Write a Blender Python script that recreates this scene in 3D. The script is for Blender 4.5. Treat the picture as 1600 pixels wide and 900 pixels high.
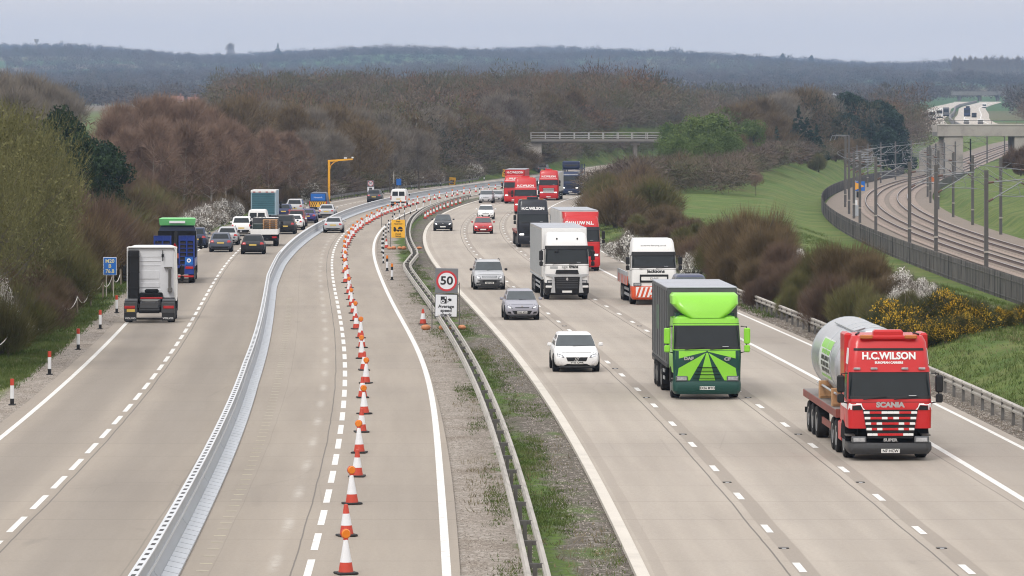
import bpy, bmesh, math, random
import numpy as np
from mathutils import Vector, Matrix

scene = bpy.context.scene
for _o in list(bpy.data.objects):
    bpy.data.objects.remove(_o)
COL = scene.collection
PI = math.pi

# ------------------------------------------------------------------ camera
F = 6607.0          # focal length in pixels of the 1600 px wide photograph
EYE = 9.8           # eye height above the carriageway, standing on an overbridge
HORIZON = 195.0     # image row of eye level
cam_d = bpy.data.cameras.new('camera')
cam = bpy.data.objects.new('camera', cam_d)
COL.objects.link(cam)
cam.location = (0, 0, EYE)
cam.rotation_euler = (PI/2, 0, 0)
cam_d.sensor_width = 36.0
cam_d.lens = F/1600*36.0
cam_d.shift_y = -(450.0-HORIZON)/1600
cam_d.clip_start = 1.0
cam_d.clip_end = 30000
scene.camera = cam
scene.view_settings.view_transform = 'Standard'
scene.view_settings.look = 'None'
scene.view_settings.exposure = 0.16
scene.view_settings.gamma = 1.0
scene.view_settings.use_curve_mapping = False
scene.render.engine = 'CYCLES'
scene.cycles.use_denoising = True
scene.cycles.use_adaptive_sampling = True
scene.cycles.adaptive_threshold = 0.015
scene.cycles.max_bounces = 5
scene.cycles.diffuse_bounces = 2
scene.cycles.glossy_bounces = 3
scene.cycles.transmission_bounces = 2
scene.cycles.volume_bounces = 0
scene.cycles.sample_clamp_indirect = 6
scene.render.film_transparent = False
scene.cycles.filter_width = 1.1

# ------------------------------------------------------------------ sky: a grey overcast over a Nishita sky
SUN_EL, SUN_AZ = 48.0, 205.0
world = bpy.data.worlds.new('World')
scene.world = world
world.use_nodes = True
wn = world.node_tree
wn.nodes.clear()
_out = wn.nodes.new('ShaderNodeOutputWorld')
_bg = wn.nodes.new('ShaderNodeBackground')
_bg.inputs[1].default_value = 0.1
_sky = wn.nodes.new('ShaderNodeTexSky')
_sky.sky_type = 'NISHITA'
_sky.sun_disc = False
_sky.sun_elevation = math.radians(SUN_EL)
_sky.sun_rotation = math.radians(SUN_AZ)
_sky.dust_density = 2.0
_hs = wn.nodes.new('ShaderNodeHueSaturation')
_hs.inputs['Saturation'].default_value = 0.35
wn.links.new(_sky.outputs[0], _hs.inputs['Color'])
_tc = wn.nodes.new('ShaderNodeTexCoord')
_sep = wn.nodes.new('ShaderNodeSeparateXYZ')
wn.links.new(_tc.outputs['Generated'], _sep.inputs[0])
_mr = wn.nodes.new('ShaderNodeMapRange')
_mr.inputs['From Min'].default_value = 0.0
_mr.inputs['From Max'].default_value = 0.9
wn.links.new(_sep.outputs['Z'], _mr.inputs['Value'])
_rmp = wn.nodes.new('ShaderNodeValToRGB')
_rmp.color_ramp.elements[0].position = 0.0
_rmp.color_ramp.elements[0].color = (0.835, 0.765, 0.70, 1)
_rmp.color_ramp.elements[1].position = 1.0
_rmp.color_ramp.elements[1].color = (1.45, 1.44, 1.46, 1)
_e = _rmp.color_ramp.elements.new(0.035)
_e.color = (0.81, 0.74, 0.685, 1)
wn.links.new(_mr.outputs[0], _rmp.inputs[0])
_map = wn.nodes.new('ShaderNodeMapping')
_map.inputs['Scale'].default_value = (3, 3, 40)
wn.links.new(_tc.outputs['Generated'], _map.inputs[0])
_ns = wn.nodes.new('ShaderNodeTexNoise')
_ns.inputs['Scale'].default_value = 2.0
_ns.inputs['Detail'].default_value = 4
wn.links.new(_map.outputs[0], _ns.inputs['Vector'])
_cr = wn.nodes.new('ShaderNodeMapRange')
_cr.inputs['From Min'].default_value = 0.3
_cr.inputs['From Max'].default_value = 0.7
_cr.inputs['To Min'].default_value = 10.6
_cr.inputs['To Max'].default_value = 11.4
wn.links.new(_ns.outputs[0], _cr.inputs['Value'])
_vm = wn.nodes.new('ShaderNodeVectorMath')
_vm.operation = 'SCALE'
wn.links.new(_rmp.outputs[0], _vm.inputs[0])
wn.links.new(_cr.outputs[0], _vm.inputs['Scale'])
_mx = wn.nodes.new('ShaderNodeMix')
_mx.data_type = 'RGBA'
_mx.inputs[0].default_value = 0.86
wn.links.new(_hs.outputs[0], _mx.inputs[6])
wn.links.new(_vm.outputs[0], _mx.inputs[7])
wn.links.new(_mx.outputs[2], _bg.inputs[0])
wn.links.new(_bg.outputs[0], _out.inputs[0])

sun_d = bpy.data.lights.new('sun', 'SUN')
sun_d.energy = 1.3
sun_d.angle = math.radians(14)
sun_d.color = (1.0, 0.96, 0.90)
sun = bpy.data.objects.new('sun', sun_d)
COL.objects.link(sun)
sun.rotation_euler = (math.radians(90-SUN_EL), 0, math.radians(-(SUN_AZ-180)))
sun.location = (-60, -60, 120)

# ------------------------------------------------------------------ material helpers
def lin(c):
    c = c/255.0
    return c/12.92 if c <= 0.04045 else ((c+0.055)/1.055)**2.4
def S(r, g, b):
    return (lin(r), lin(g), lin(b))
def nd(nt, typ, ins=None, **props):
    n = nt.nodes.new(typ)
    for k, v in props.items():
        setattr(n, k, v)
    for k, v in (ins or {}).items():
        if isinstance(v, bpy.types.NodeSocket):
            nt.links.new(v, n.inputs[k])
        else:
            n.inputs[k].default_value = v
    return n
def MA(nt, op, a, b=0.0, c=None, clamp=False):
    n = nt.nodes.new('ShaderNodeMath')
    n.operation = op
    n.use_clamp = clamp
    for i, v in enumerate((a, b) if c is None else (a, b, c)):
        if isinstance(v, bpy.types.NodeSocket):
            nt.links.new(v, n.inputs[i])
        else:
            n.inputs[i].default_value = v
    return n.outputs[0]
def c4(c):
    return (c[0], c[1], c[2], 1.0)
def MIX(nt, fac, a, b, blend='MIX'):
    n = nt.nodes.new('ShaderNodeMix')
    n.data_type = 'RGBA'
    n.blend_type = blend
    n.clamp_factor = True
    for i, v in ((0, fac), (6, a), (7, b)):
        if isinstance(v, bpy.types.NodeSocket):
            nt.links.new(v, n.inputs[i])
        else:
            n.inputs[i].default_value = v if i == 0 else c4(v)
    return n.outputs[2]
def STEP(nt, v, a, b, lo=0.0, hi=1.0):
    n = nd(nt, 'ShaderNodeMapRange', {'Value': v, 'From Min': a, 'From Max': b, 'To Min': lo, 'To Max': hi}, interpolation_type='SMOOTHSTEP')
    return n.outputs[0]
def BAND(nt, v, a, b, s):
    return MA(nt, 'MULTIPLY', STEP(nt, v, a-s, a+s), STEP(nt, v, b-s, b+s, 1.0, 0.0))
def NOISE(nt, vec, scale, detail=3.0, rough=0.55):
    return nd(nt, 'ShaderNodeTexNoise', {'Vector': vec, 'Scale': scale, 'Detail': detail, 'Roughness': rough}).outputs[0]
def newmat(name):
    m = bpy.data.materials.new(name)
    m.use_nodes = True
    nt = m.node_tree
    b = nt.nodes['Principled BSDF']
    return m, nt, b
_mats = {}
def PM(name, col, rough=0.5, metal=0.0, var=0.12, scale=3.0, bump=0.0, coat=0.0, dirt=0.0, spec=0.5):
    """plain painted / plastic / metal surface with procedural unevenness"""
    if name in _mats:
        return _mats[name]
    m, nt, b = newmat(name)
    co = nd(nt, 'ShaderNodeTexCoord').outputs['Object']
    n1 = NOISE(nt, co, scale, 4.0)
    k = MA(nt, 'MULTIPLY_ADD', n1, 2*var, 1.0-var)
    base = nt.nodes.new('ShaderNodeVectorMath')
    base.operation = 'SCALE'
    base.inputs[0].default_value = col
    nt.links.new(k, base.inputs['Scale'])
    out = base.outputs[0]
    if dirt > 0:
        n2 = NOISE(nt, co, scale*0.7, 5.0, 0.65)
        out = MIX(nt, STEP(nt, n2, 0.45, 0.75, 0.0, dirt), out, (0.12, 0.105, 0.085))
    nt.links.new(out, b.inputs['Base Color'])
    b.inputs['Metallic'].default_value = metal
    b.inputs['Specular IOR Level'].default_value = spec
    rr = MA(nt, 'MULTIPLY_ADD', n1, 0.16, rough-0.08, clamp=True)
    nt.links.new(rr, b.inputs['Roughness'])
    b.inputs['Coat Weight'].default_value = coat
    b.inputs['Coat Roughness'].default_value = 0.06
    if bump > 0:
        bn = nd(nt, 'ShaderNodeBump', {'Height': NOISE(nt, co, scale*6, 3.0), 'Strength': bump, 'Distance': 0.02})
        nt.links.new(bn.outputs[0], b.inputs['Normal'])
    _mats[name] = m
    return m
def paint(name, col, dirt=0.06):
    return PM(name, col, rough=0.34, var=0.05, scale=1.3, coat=0.22, dirt=dirt, spec=0.35)

# ------------------------------------------------------------------ naming helpers
def tag(o, label=None, cat=None, group=None, kind=None):
    if label: o['label'] = label
    if cat: o['category'] = cat
    if group: o['group'] = group
    if kind: o['kind'] = kind
    return o
def thing(name, label, cat, loc=(0, 0, 0), rz=0.0, group=None):
    o = bpy.data.objects.new(name, None)
    COL.objects.link(o)
    o.location = loc
    o.rotation_euler = (0, 0, rz)
    o.empty_display_size = 0.3
    return tag(o, label, cat, group)
def link_mesh(name, me, parent=None):
    o = bpy.data.objects.new(name, me)
    COL.objects.link(o)
    if parent is not None:
        o.parent = parent
    return o
def dup(root, loc, rz=None, scale=None, label=None, group=None):
    r = root.copy()
    COL.objects.link(r)
    r.location = loc
    if rz is not None: r.rotation_euler = (0, 0, rz)
    if scale is not None: r.scale = scale
    if label: r['label'] = label
    if group: r['group'] = group
    for ch in list(root.children):
        c = ch.copy(); COL.objects.link(c); c.parent = r
        for g in list(ch.children):
            d = g.copy(); COL.objects.link(d); d.parent = c
    return r

# ------------------------------------------------------------------ mesh builder
def rrect(hw, y0, y1, r, z, n=4):
    """rounded rectangle ring in plan, starting back-left, along the front, to back-right"""
    pts = [(-hw, y1, z)]
    for k in range(n+1):
        a = PI + k*(PI/2)/n
        pts.append((-hw+r+r*math.cos(a), y0+r+r*math.sin(a), z))
    for k in range(n+1):
        a = 1.5*PI + k*(PI/2)/n
        pts.append((hw-r+r*math.cos(a), y0+r+r*math.sin(a), z))
    pts.append((hw, y1, z))
    return pts
class MB:
    def __init__(self):
        self.v, self.f, self.m = [], [], []
    def add(self, vs, fs, mi=0):
        k = len(self.v)
        self.v += [tuple(p) for p in vs]
        self.f += [tuple(i+k for i in f) for f in fs]
        self.m += [mi]*len(fs)
        return self
    def box(self, x0, x1, y0, y1, z0, z1, mi=0, bev=0.0, rot=None):
        if bev > 0:
            b = bev
            X, Y, Z = (x0, x1), (y0, y1), (z0, z1)
            vs, idx = [], {}
            for i in (0, 1):
                for j in (0, 1):
                    for k in (0, 1):
                        sx, sy, sz = (1-2*i), (1-2*j), (1-2*k)
                        for ax, p in (('x', (X[i], Y[j]+sy*b, Z[k]+sz*b)), ('y', (X[i]+sx*b, Y[j], Z[k]+sz*b)), ('z', (X[i]+sx*b, Y[j]+sy*b, Z[k]))):
                            idx[(i, j, k, ax)] = len(vs); vs.append(p)
            fs = []
            for i in (0, 1):
                fs.append([idx[(i, j, k, 'x')] for j, k in ((0, 0), (1, 0), (1, 1), (0, 1))])
                fs.append([idx[(j, i, k, 'y')] for j, k in ((0, 0), (1, 0), (1, 1), (0, 1))])
                fs.append([idx[(j, k, i, 'z')] for j, k in ((0, 0), (1, 0), (1, 1), (0, 1))])
            for i in (0, 1):
                for j in (0, 1):
                    fs.append([idx[(i, j, 0, 'x')], idx[(i, j, 1, 'x')], idx[(i, j, 1, 'y')], idx[(i, j, 0, 'y')]])
                    fs.append([idx[(i, 0, j, 'x')], idx[(i, 1, j, 'x')], idx[(i, 1, j, 'z')], idx[(i, 0, j, 'z')]])
                    fs.append([idx[(0, i, j, 'y')], idx[(1, i, j, 'y')], idx[(1, i, j, 'z')], idx[(0, i, j, 'z')]])
                    for k in (0, 1):
                        fs.append([idx[(i, j, k, 'x')], idx[(i, j, k, 'y')], idx[(i, j, k, 'z')]])
        else:
            vs = [(x, y, z) for x in (x0, x1) for y in (y0, y1) for z in (z0, z1)]
            fs = [(0, 1, 3, 2), (4, 6, 7, 5), (0, 4, 5, 1), (2, 3, 7, 6), (0, 2, 6, 4), (1, 5, 7, 3)]
        if rot is not None:
            vs = [rot @ Vector(p) for p in vs]
        return self.add(vs, fs, mi)
    def cyl(self, p0, p1, r0, r1=None, n=12, mi=0, caps=True):
        r1 = r0 if r1 is None else r1
        p0, p1 = Vector(p0), Vector(p1)
        d = (p1-p0).normalized()
        u = d.orthogonal().normalized(); w = d.cross(u)
        vs = []
        for p, r in ((p0, r0), (p1, r1)):
            for k in range(n):
                a = 2*PI*k/n
                vs.append(p+u*(r*math.cos(a))+w*(r*math.sin(a)))
        fs = [(k, (k+1) % n, n+(k+1) % n, n+k) for k in range(n)]
        if caps:
            fs += [tuple(range(n-1, -1, -1)), tuple(range(n, 2*n))]
        return self.add(vs, fs, mi)
    def lathe(self, prof, n=20, mi=0, axis='z', at=(0, 0, 0), mis=None):
        vs, fs = [], []
        m = len(prof)
        for k in range(n):
            a = 2*PI*k/n
            for r, h in prof:
                if axis == 'z': p = (r*math.cos(a), r*math.sin(a), h)
                elif axis == 'x': p = (h, r*math.cos(a), r*math.sin(a))
                else: p = (r*math.cos(a), h, r*math.sin(a))
                vs.append((p[0]+at[0], p[1]+at[1], p[2]+at[2]))
        for j in range(m-1):
            fs = []
            for k in range(n):
                k2 = (k+1) % n
                fs.append((k*m+j, k2*m+j, k2*m+j+1, k*m+j+1))
            if j == 0:
                self.add(vs, fs, mis[j] if mis else mi); base = len(self.v)-len(vs)
            else:
                self.f += [tuple(i+base for i in f) for f in fs]
                self.m += [mis[j] if mis else mi]*len(fs)
        return self
    def tube(self, pts, r, n=6, mi=0, r1=None):
        pts = [Vector(p) for p in pts]
        r1 = r if r1 is None else r1
        vs, fs = [], []
        u = None
        for i, p in enumerate(pts):
            d = (pts[min(i+1, len(pts)-1)]-pts[max(i-1, 0)]).normalized()
            if u is None: u = d.orthogonal().normalized()
            u = (u-d*u.dot(d)).normalized(); w = d.cross(u)
            rr = r+(r1-r)*i/max(1, len(pts)-1)
            for k in range(n):
                a = 2*PI*k/n
                vs.append(p+u*(rr*math.cos(a))+w*(rr*math.sin(a)))
        for i in range(len(pts)-1):
            for k in range(n):
                fs.append((i*n+k, i*n+(k+1) % n, (i+1)*n+(k+1) % n, (i+1)*n+k))
        fs += [tuple(range(n-1, -1, -1)), tuple((len(pts)-1)*n+k for k in range(n))]
        return self.add(vs, fs, mi)
    def slab(self, pts, vec, mi=0):
        """polygon thickened along vec"""
        n = len(pts); v = Vector(vec)
        vs = [Vector(p) for p in pts]+[Vector(p)+v for p in pts]
        fs = [tuple(range(n-1, -1, -1)), tuple(range(n, 2*n))]+[(k, (k+1) % n, n+(k+1) % n, n+k) for k in range(n)]
        return self.add(vs, fs, mi)
    def loft(self, rings, closed=True, mi=0, cap0=True, cap1=True):
        n = len(rings[0]); vs = [p for r in rings for p in r]; fs = []
        for i in range(len(rings)-1):
            for k in range(n if closed else n-1):
                fs.append((i*n+k, i*n+(k+1) % n, (i+1)*n+(k+1) % n, (i+1)*n+k))
        if cap0: fs.append(tuple(range(n-1, -1, -1)))
        if cap1: fs.append(tuple((len(rings)-1)*n+k for k in range(n)))
        return self.add(vs, fs, mi)
    def sweep(self, path, prof, mi=0, caps=True):
        """profile of (across, up) swept along a path of (x, y, z) running mostly along y"""
        P = [Vector(p) for p in path]; rings = []
        for i, p in enumerate(P):
            d = (P[min(i+1, len(P)-1)]-P[max(i-1, 0)]); d.z = 0; d.normalize()
            a = Vector((d.y, -d.x, 0))
            rings.append([p+a*s+Vector((0, 0, h)) for s, h in prof])
        return self.loft(rings, True, mi, caps, caps)
    def build(self, name, mats, parent=None, smooth=35.0, recalc=True):
        me = bpy.data.meshes.new(name)
        me.from_pydata([tuple(p) for p in self.v], [], self.f)
        if not isinstance(mats, (list, tuple)): mats = [mats]
        for m in mats: me.materials.append(m)
        me.polygons.foreach_set('material_index', self.m)
        if recalc:
            bm = bmesh.new(); bm.from_mesh(me)
            bmesh.ops.recalc_face_normals(bm, faces=bm.faces)
            bm.to_mesh(me); bm.free()
        if smooth:
            me.polygons.foreach_set('use_smooth', [True]*len(me.polygons))
            me.set_sharp_from_angle(angle=math.radians(smooth))
        me.update()
        return link_mesh(name, me, parent)
def np_mesh(name, verts, faces, mats, parent=None, uv=None, fmat=None, smooth=False, link=True):
    """fast mesh from numpy arrays; faces is (n, k)"""
    me = bpy.data.meshes.new(name)
    nf, k = faces.shape
    me.vertices.add(len(verts)); me.vertices.foreach_set('co', verts.astype(np.float32).ravel())
    me.loops.add(nf*k); me.loops.foreach_set('vertex_index', faces.astype(np.int32).ravel())
    me.polygons.add(nf); me.polygons.foreach_set('loop_start', np.arange(0, nf*k, k, dtype=np.int32))
    for m in (mats if isinstance(mats, (list, tuple)) else [mats]): me.materials.append(m)
    if fmat is not None: me.polygons.foreach_set('material_index', fmat.astype(np.int32))
    if smooth: me.polygons.foreach_set('use_smooth', np.ones(nf, dtype=bool))
    if uv is not None:
        l = me.uv_layers.new(name='UVMap')
        l.data.foreach_set('uv', uv[faces.ravel()].astype(np.float32).ravel())
    me.update(calc_edges=True)
    return link_mesh(name, me, parent) if link else me
def text(s, size, mat, parent, loc, rot=(PI/2, 0, 0), name='lettering', bold=0.0, wide=1.0, depth=0.004, align='CENTER', space=1.0):
    cu = bpy.data.curves.new('txt', 'FONT')
    cu.body = s; cu.size = size; cu.align_x = align; cu.align_y = 'CENTER'
    cu.extrude = depth; cu.offset = bold; cu.resolution_u = 3; cu.space_character = space
    tmp = bpy.data.objects.new('txt', cu)
    COL.objects.link(tmp)
    dg = bpy.context.evaluated_depsgraph_get()
    me = bpy.data.meshes.new_from_object(tmp.evaluated_get(dg))
    bpy.data.objects.remove(tmp); bpy.data.curves.remove(cu)
    me.name = name
    me.materials.clear(); me.materials.append(mat)
    o = link_mesh(name, me, parent)
    o.location = loc; o.rotation_euler = rot; o.scale = (wide, 1, 1)
    return o

# ------------------------------------------------------------------ the lie of the land (all in metres)
_ty = np.array([60, 91.8, 130.8, 160, 192.7, 244.3, 291, 323.8, 359.7, 380.9, 404.7, 434.6, 470.9, 513.9, 545, 588.6, 620, 667, 705, 744, 790, 850, 900])
_tx = np.array([3.4, 2.78, 1.914, .89, -.39, -2.96, -5.17, -6.37, -7.49, -7.95, -8.15, -8.0, -7.3, -5.9, -4.3, -1.4, 1.6, 6.6, 11.3, 16.7, 23.6, 33.8, 43])
_pc = np.polyfit((_ty-480)/420, _tx, 8)
def R0(Y):
    """X of the left edge strip of the near (oncoming) carriageway"""
    Y = np.asarray(Y, dtype=float)
    return np.where(Y < 900, np.polyval(_pc, (np.clip(Y, 40, 900)-480)/420), 43.02+(Y-900)*0.197)
def RP(off, Y):
    return (float(R0(Y))+off, float(Y))
def heading(Y):
    return math.atan2(float(R0(Y+2)-R0(Y-2)), 4.0)     # + = road bears right going away
_ay = np.array([40, 200, 315, 348, 420.5, 492, 578, 654.6, 735.6, 811, 903, 968, 1060, 1150, 1300, 1600])
_ax = np.array([38.6, 38.0, 38.1, 38.5, 40.6, 43.3, 48.9, 56, 65.1, 75.7, 90, 101, 118, 136, 168, 235])
_pa = np.polyfit((_ay-800)/800, _ax, 6)
def RA(Y):
    """X of the centre of the nearer railway track"""
    return np.polyval(_pa, (np.asarray(Y, dtype=float)-800)/800)
def railz(Y):
    return np.interp(Y, [0, 880, 960, 1150, 1400, 2000], [-1, -1, 0.3, 4.6, 8.5, 15])
_by = [0, 700, 800, 1000, 1250, 1500, 1900, 2500, 3000, 4000, 5000, 6000, 7000, 9000, 12000]
_bz = [0, 0, 0.6, 3.2, 6.8, 10.2, 14.7, 21.5, 29, 52, 80, 103, 112, 80, 0]
def sstep(a, b, v):
    t = np.clip((v-a)/(b-a), 0, 1); return t*t*(3-2*t)
def roadz(Y):
    return np.interp(Y, [0, 700, 800, 1000], [0, 0, 0.6, 3.2])
def ground(X, Y):
    X = np.asarray(X, dtype=float); Y = np.asarray(Y, dtype=float)
    z = np.interp(Y, _by, _bz)
    far = sstep(2600, 5500, Y)
    z = z*(1+far*(-X)*0.00015)
    z = z+far*(6*np.sin(X*0.006+1.3)+4*np.sin(X*0.017+Y*0.002)+5*np.sin(Y*0.004))
    off = X-R0(Y)
    wood = sstep(640, 1000, Y)*(1-sstep(1500, 2000, Y))*(1-sstep(18, 48, X-0.03*(Y-700)))*(sstep(-160, -60, X))
    road_mask = 1-np.clip(sstep(-26, -19.5, off)-sstep(15, 24, off), 0, 1)*(1-sstep(980, 1080, Y))
    z = z+wood*7.0*road_mask
    lf = sstep(900, 1500, Y)*(1-sstep(1800, 2400, Y))*(1-sstep(-130, -70, X))
    z = z+lf*3.0
    # grassy rise between the road and the railway, and the small bank beside the hard shoulder
    da = X-RA(Y)
    hill = sstep(430, 800, Y)*(1-sstep(900, 1100, Y))*sstep(18, 34, off)*(1-sstep(-24, -10, da))
    z = z+hill*4.2
    bank = sstep(15.2, 19.5, off)*(1-sstep(23, 33, off))*(1-sstep(500, 650, Y))*sstep(60, 120, Y)*(1-0.6*sstep(220, 330, Y))
    z = z+bank*1.15
    lbank = (1-sstep(-33, -22.5, off))*(1-sstep(700, 1000, Y))
    z = z+lbank*0.8
    # railway formation and the bank on its far side
    w = sstep(-14, -8.5, da)*(1-sstep(10.5, 12.5, da))*(1-sstep(1150, 1350, Y))
    z = z*(1-w)+railz(Y)*w-0.25*w
    rb = sstep(11.0, 26, da)*(1-sstep(900, 1200, Y))
    z = z+rb*4.0
    # cutting for the main road and motorway shelf far off
    fx = np.interp(Y, FAR_Y, FAR_X)
    fm = sstep(1350, 1480, Y)*(1-sstep(2600, 2900, Y))*(1-sstep(14, 34, np.abs(X-fx+6)))
    z = z*(1-fm)+np.interp(Y, _by, _bz)*fm
    # under the near road the ground lies just below the concrete
    under = (sstep(-18.8, -18.2, off)-sstep(13.9, 14.3, off))*(1-sstep(860, 900, Y))
    z = z-0.05*np.clip(under, 0, 1)-0.012
    return z
FAR_Y = np.array([1250, 1400, 1500, 1600, 1700, 1800, 1900, 2050, 2200, 2350, 2500, 2700, 2900])
FAR_X = np.array([146, 156.5, 164.6, 174, 184.5, 196, 207, 223, 239, 257, 277, 307, 340])
def gz(x, y):
    return float(ground(np.array([x]), np.array([y]))[0])

# ------------------------------------------------------------------ ground sheet
def ground_material():
    m, nt, b = newmat('verge_and_fields')
    uvn = nd(nt, 'ShaderNodeUVMap'); uv = uvn.outputs[0]
    sp = nd(nt, 'ShaderNodeSeparateXYZ', {0: uv}); u, v = sp.outputs[0], sp.outputs[1]
    geo = nd(nt, 'ShaderNodeNewGeometry').outputs['Position']
    n_big = NOISE(nt, geo, 0.03, 4.0)
    n_mid = NOISE(nt, geo, 0.35, 5.0, 0.6)
    n_fin = NOISE(nt, geo, 3.0, 4.0, 0.7)
    n_grit = NOISE(nt, geo, 14.0, 2.0, 0.8)
    vor = nd(nt, 'ShaderNodeTexVoronoi', {'Vector': geo, 'Scale': 9.0}).outputs['Color']
    vs_ = nd(nt, 'ShaderNodeSeparateColor', {0: vor}).outputs[0]
    # grass
    grass = MIX(nt, STEP(nt, n_mid, 0.35, 0.68), (0.060, 0.105, 0.022), (0.125, 0.165, 0.042))
    grass = MIX(nt, STEP(nt, n_fin, 0.40, 0.75, 0, 0.55), grass, (0.15, 0.14, 0.065))
    grass = MIX(nt, STEP(nt, n_big, 0.42, 0.66, 0, 0.6), grass, (0.078, 0.142, 0.028))
    grass = MIX(nt, STEP(nt, NOISE(nt, geo, 0.11, 5.0, 0.65), 0.46, 0.66, 0, 0.55), grass, (0.155, 0.165, 0.060))
    # gravel with dead leaves and moss
    grav = MIX(nt, STEP(nt, n_grit, 0.33, 0.68), (0.125, 0.105, 0.085), (0.40, 0.355, 0.31))
    grav = MIX(nt, STEP(nt, vs_, 0.62, 0.9, 0, 0.65), grav, (0.45, 0.41, 0.37))
    grav = MIX(nt, STEP(nt, n_mid, 0.45, 0.7, 0, 0.6), grav, (0.16, 0.125, 0.095))
    # median: gravel left, earth and moss in the middle
    un = MA(nt, 'ADD', u, MA(nt, 'MULTIPLY_ADD', n_mid, 2.4, -1.2))
    med_g = MA(nt, 'MULTIPLY', BAND(nt, un, -2.35, -1.45, 0.22), STEP(nt, n_big, 0.36, 0.50, 0, 0.95))
    med_g2 = MA(nt, 'MULTIPLY', BAND(nt, un, -1.5, -0.35, 0.2), STEP(nt, NOISE(nt, geo, 0.16, 4.0, 0.6), 0.53, 0.64, 0, 0.7))
    soil = MIX(nt, STEP(nt, n_grit, 0.35, 0.7), (0.060, 0.050, 0.040), (0.20, 0.175, 0.15))
    soil = MIX(nt, STEP(nt, n_fin, 0.45, 0.8, 0, 0.5), soil, (0.085, 0.10, 0.05))
    soil = MIX(nt, STEP(nt, vs_, 0.8, 0.95, 0, 0.6), soil, (0.36, 0.33, 0.30))
    med = MIX(nt, STEP(nt, un, -2.5, -2.0), grav, soil)
    moss = MIX(nt, STEP(nt, n_fin, 0.35, 0.7), (0.05, 0.10, 0.014), (0.105, 0.165, 0.030))
    med = MIX(nt, MA(nt, 'MULTIPLY', MA(nt, 'MAXIMUM', med_g, med_g2), STEP(nt, n_fin, 0.28, 0.5)), med, moss)
    # far country
    fld = nd(nt, 'ShaderNodeTexVoronoi', {'Vector': geo, 'Scale': 0.0042}).outputs['Color']
    fs = nd(nt, 'ShaderNodeSeparateColor', {0: fld})
    farc = MIX(nt, STEP(nt, fs.outputs[0], 0.45, 0.55), (0.050, 0.105, 0.035), (0.115, 0.115, 0.060))
    farc = MIX(nt, STEP(nt, fs.outputs[1], 0.72, 0.78), farc, (0.16, 0.13, 0.09))
    base = MIX(nt, STEP(nt, v, 1300, 1700), grass, farc)
    # zones across the road
    ue = MA(nt, 'ADD', u, MA(nt, 'MULTIPLY_ADD', n_mid, 1.6, -0.8))
    near = STEP(nt, v, 800, 900, 1.0, 0.0)
    base = MIX(nt, MA(nt, 'MULTIPLY', BAND(nt, MA(nt, 'ADD', u, MA(nt, 'MULTIPLY_ADD', n_mid, 1.0, -0.5)), -19.65, -17.0, 0.25), near), base, grav)
    base = MIX(nt, MA(nt, 'MULTIPLY', BAND(nt, u, -4.9, 0.2, 0.05), near), base, med)
    rg = MA(nt, 'MULTIPLY', BAND(nt, ue, 13.0, 15.9, 0.3), MA(nt, 'MULTIPLY', near, STEP(nt, v, 235, 262, 1.0, 0.0)))
    base = MIX(nt, rg, base, MIX(nt, 0.80, grav, soil))
    # leaf litter below the shrub belts
    lit = MA(nt, 'ADD', STEP(nt, ue, -22.6, -21.7, 1.0, 0.0), MA(nt, 'MULTIPLY', BAND(nt, ue, 17.6, 24.5, 0.6), STEP(nt, v, 182, 200)), clamp=True)
    litter = MIX(nt, n_fin, (0.06, 0.048, 0.035), (0.14, 0.115, 0.085))
    base = MIX(nt, MA(nt, 'MULTIPLY', lit, MA(nt, 'MULTIPLY', near, 0.85)), base, litter)
    nt.links.new(base, b.inputs['Base Color'])
    b.inputs['Roughness'].default_value = 0.95
    b.inputs['Specular IOR Level'].default_value = 0.15
    bn = nd(nt, 'ShaderNodeBump', {'Height': MA(nt, 'ADD', n_grit, n_fin), 'Strength': 0.6, 'Distance': 0.06})
    nt.links.new(bn.outputs[0], b.inputs['Normal'])
    return m
ys = np.unique(np.concatenate([np.arange(-40, 320, 4.0), np.arange(320, 700, 8.0), np.arange(700, 1400, 18.0), np.arange(1400, 3000, 45.0), np.arange(3000, 12001, 150.0)]))
us = np.unique(np.concatenate([np.arange(-60, 80, 1.25), np.arange(-160, -60, 8), np.arange(80, 320, 5), np.arange(-600, -160, 40), np.arange(320, 700, 30), np.arange(-2600, -600, 125), np.arange(700, 2700, 125)]))
_UU, _YY = np.meshgrid(us, ys)
_XX = _UU+np.where(_YY < 900, R0(np.minimum(_YY, 900)), 43.02)*np.clip(1-np.abs(_UU)/300, 0, 1)
_ZZ = ground(_XX, _YY)
_vv = np.stack([_XX.ravel(), _YY.ravel(), _ZZ.ravel()], 1)
_nu = len(us)
_i = np.arange(len(ys)-1)[:, None]*_nu+np.arange(_nu-1)[None, :]
_ff = np.stack([_i, _i+1, _i+_nu+1, _i+_nu], -1).reshape(-1, 4)
_uvg = np.stack([(_XX-R0(np.minimum(_YY, 900))).ravel(), _YY.ravel()], 1)
tag(np_mesh('ground', _vv, _ff, ground_material(), uv=_uvg, smooth=True), kind='structure')

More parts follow.
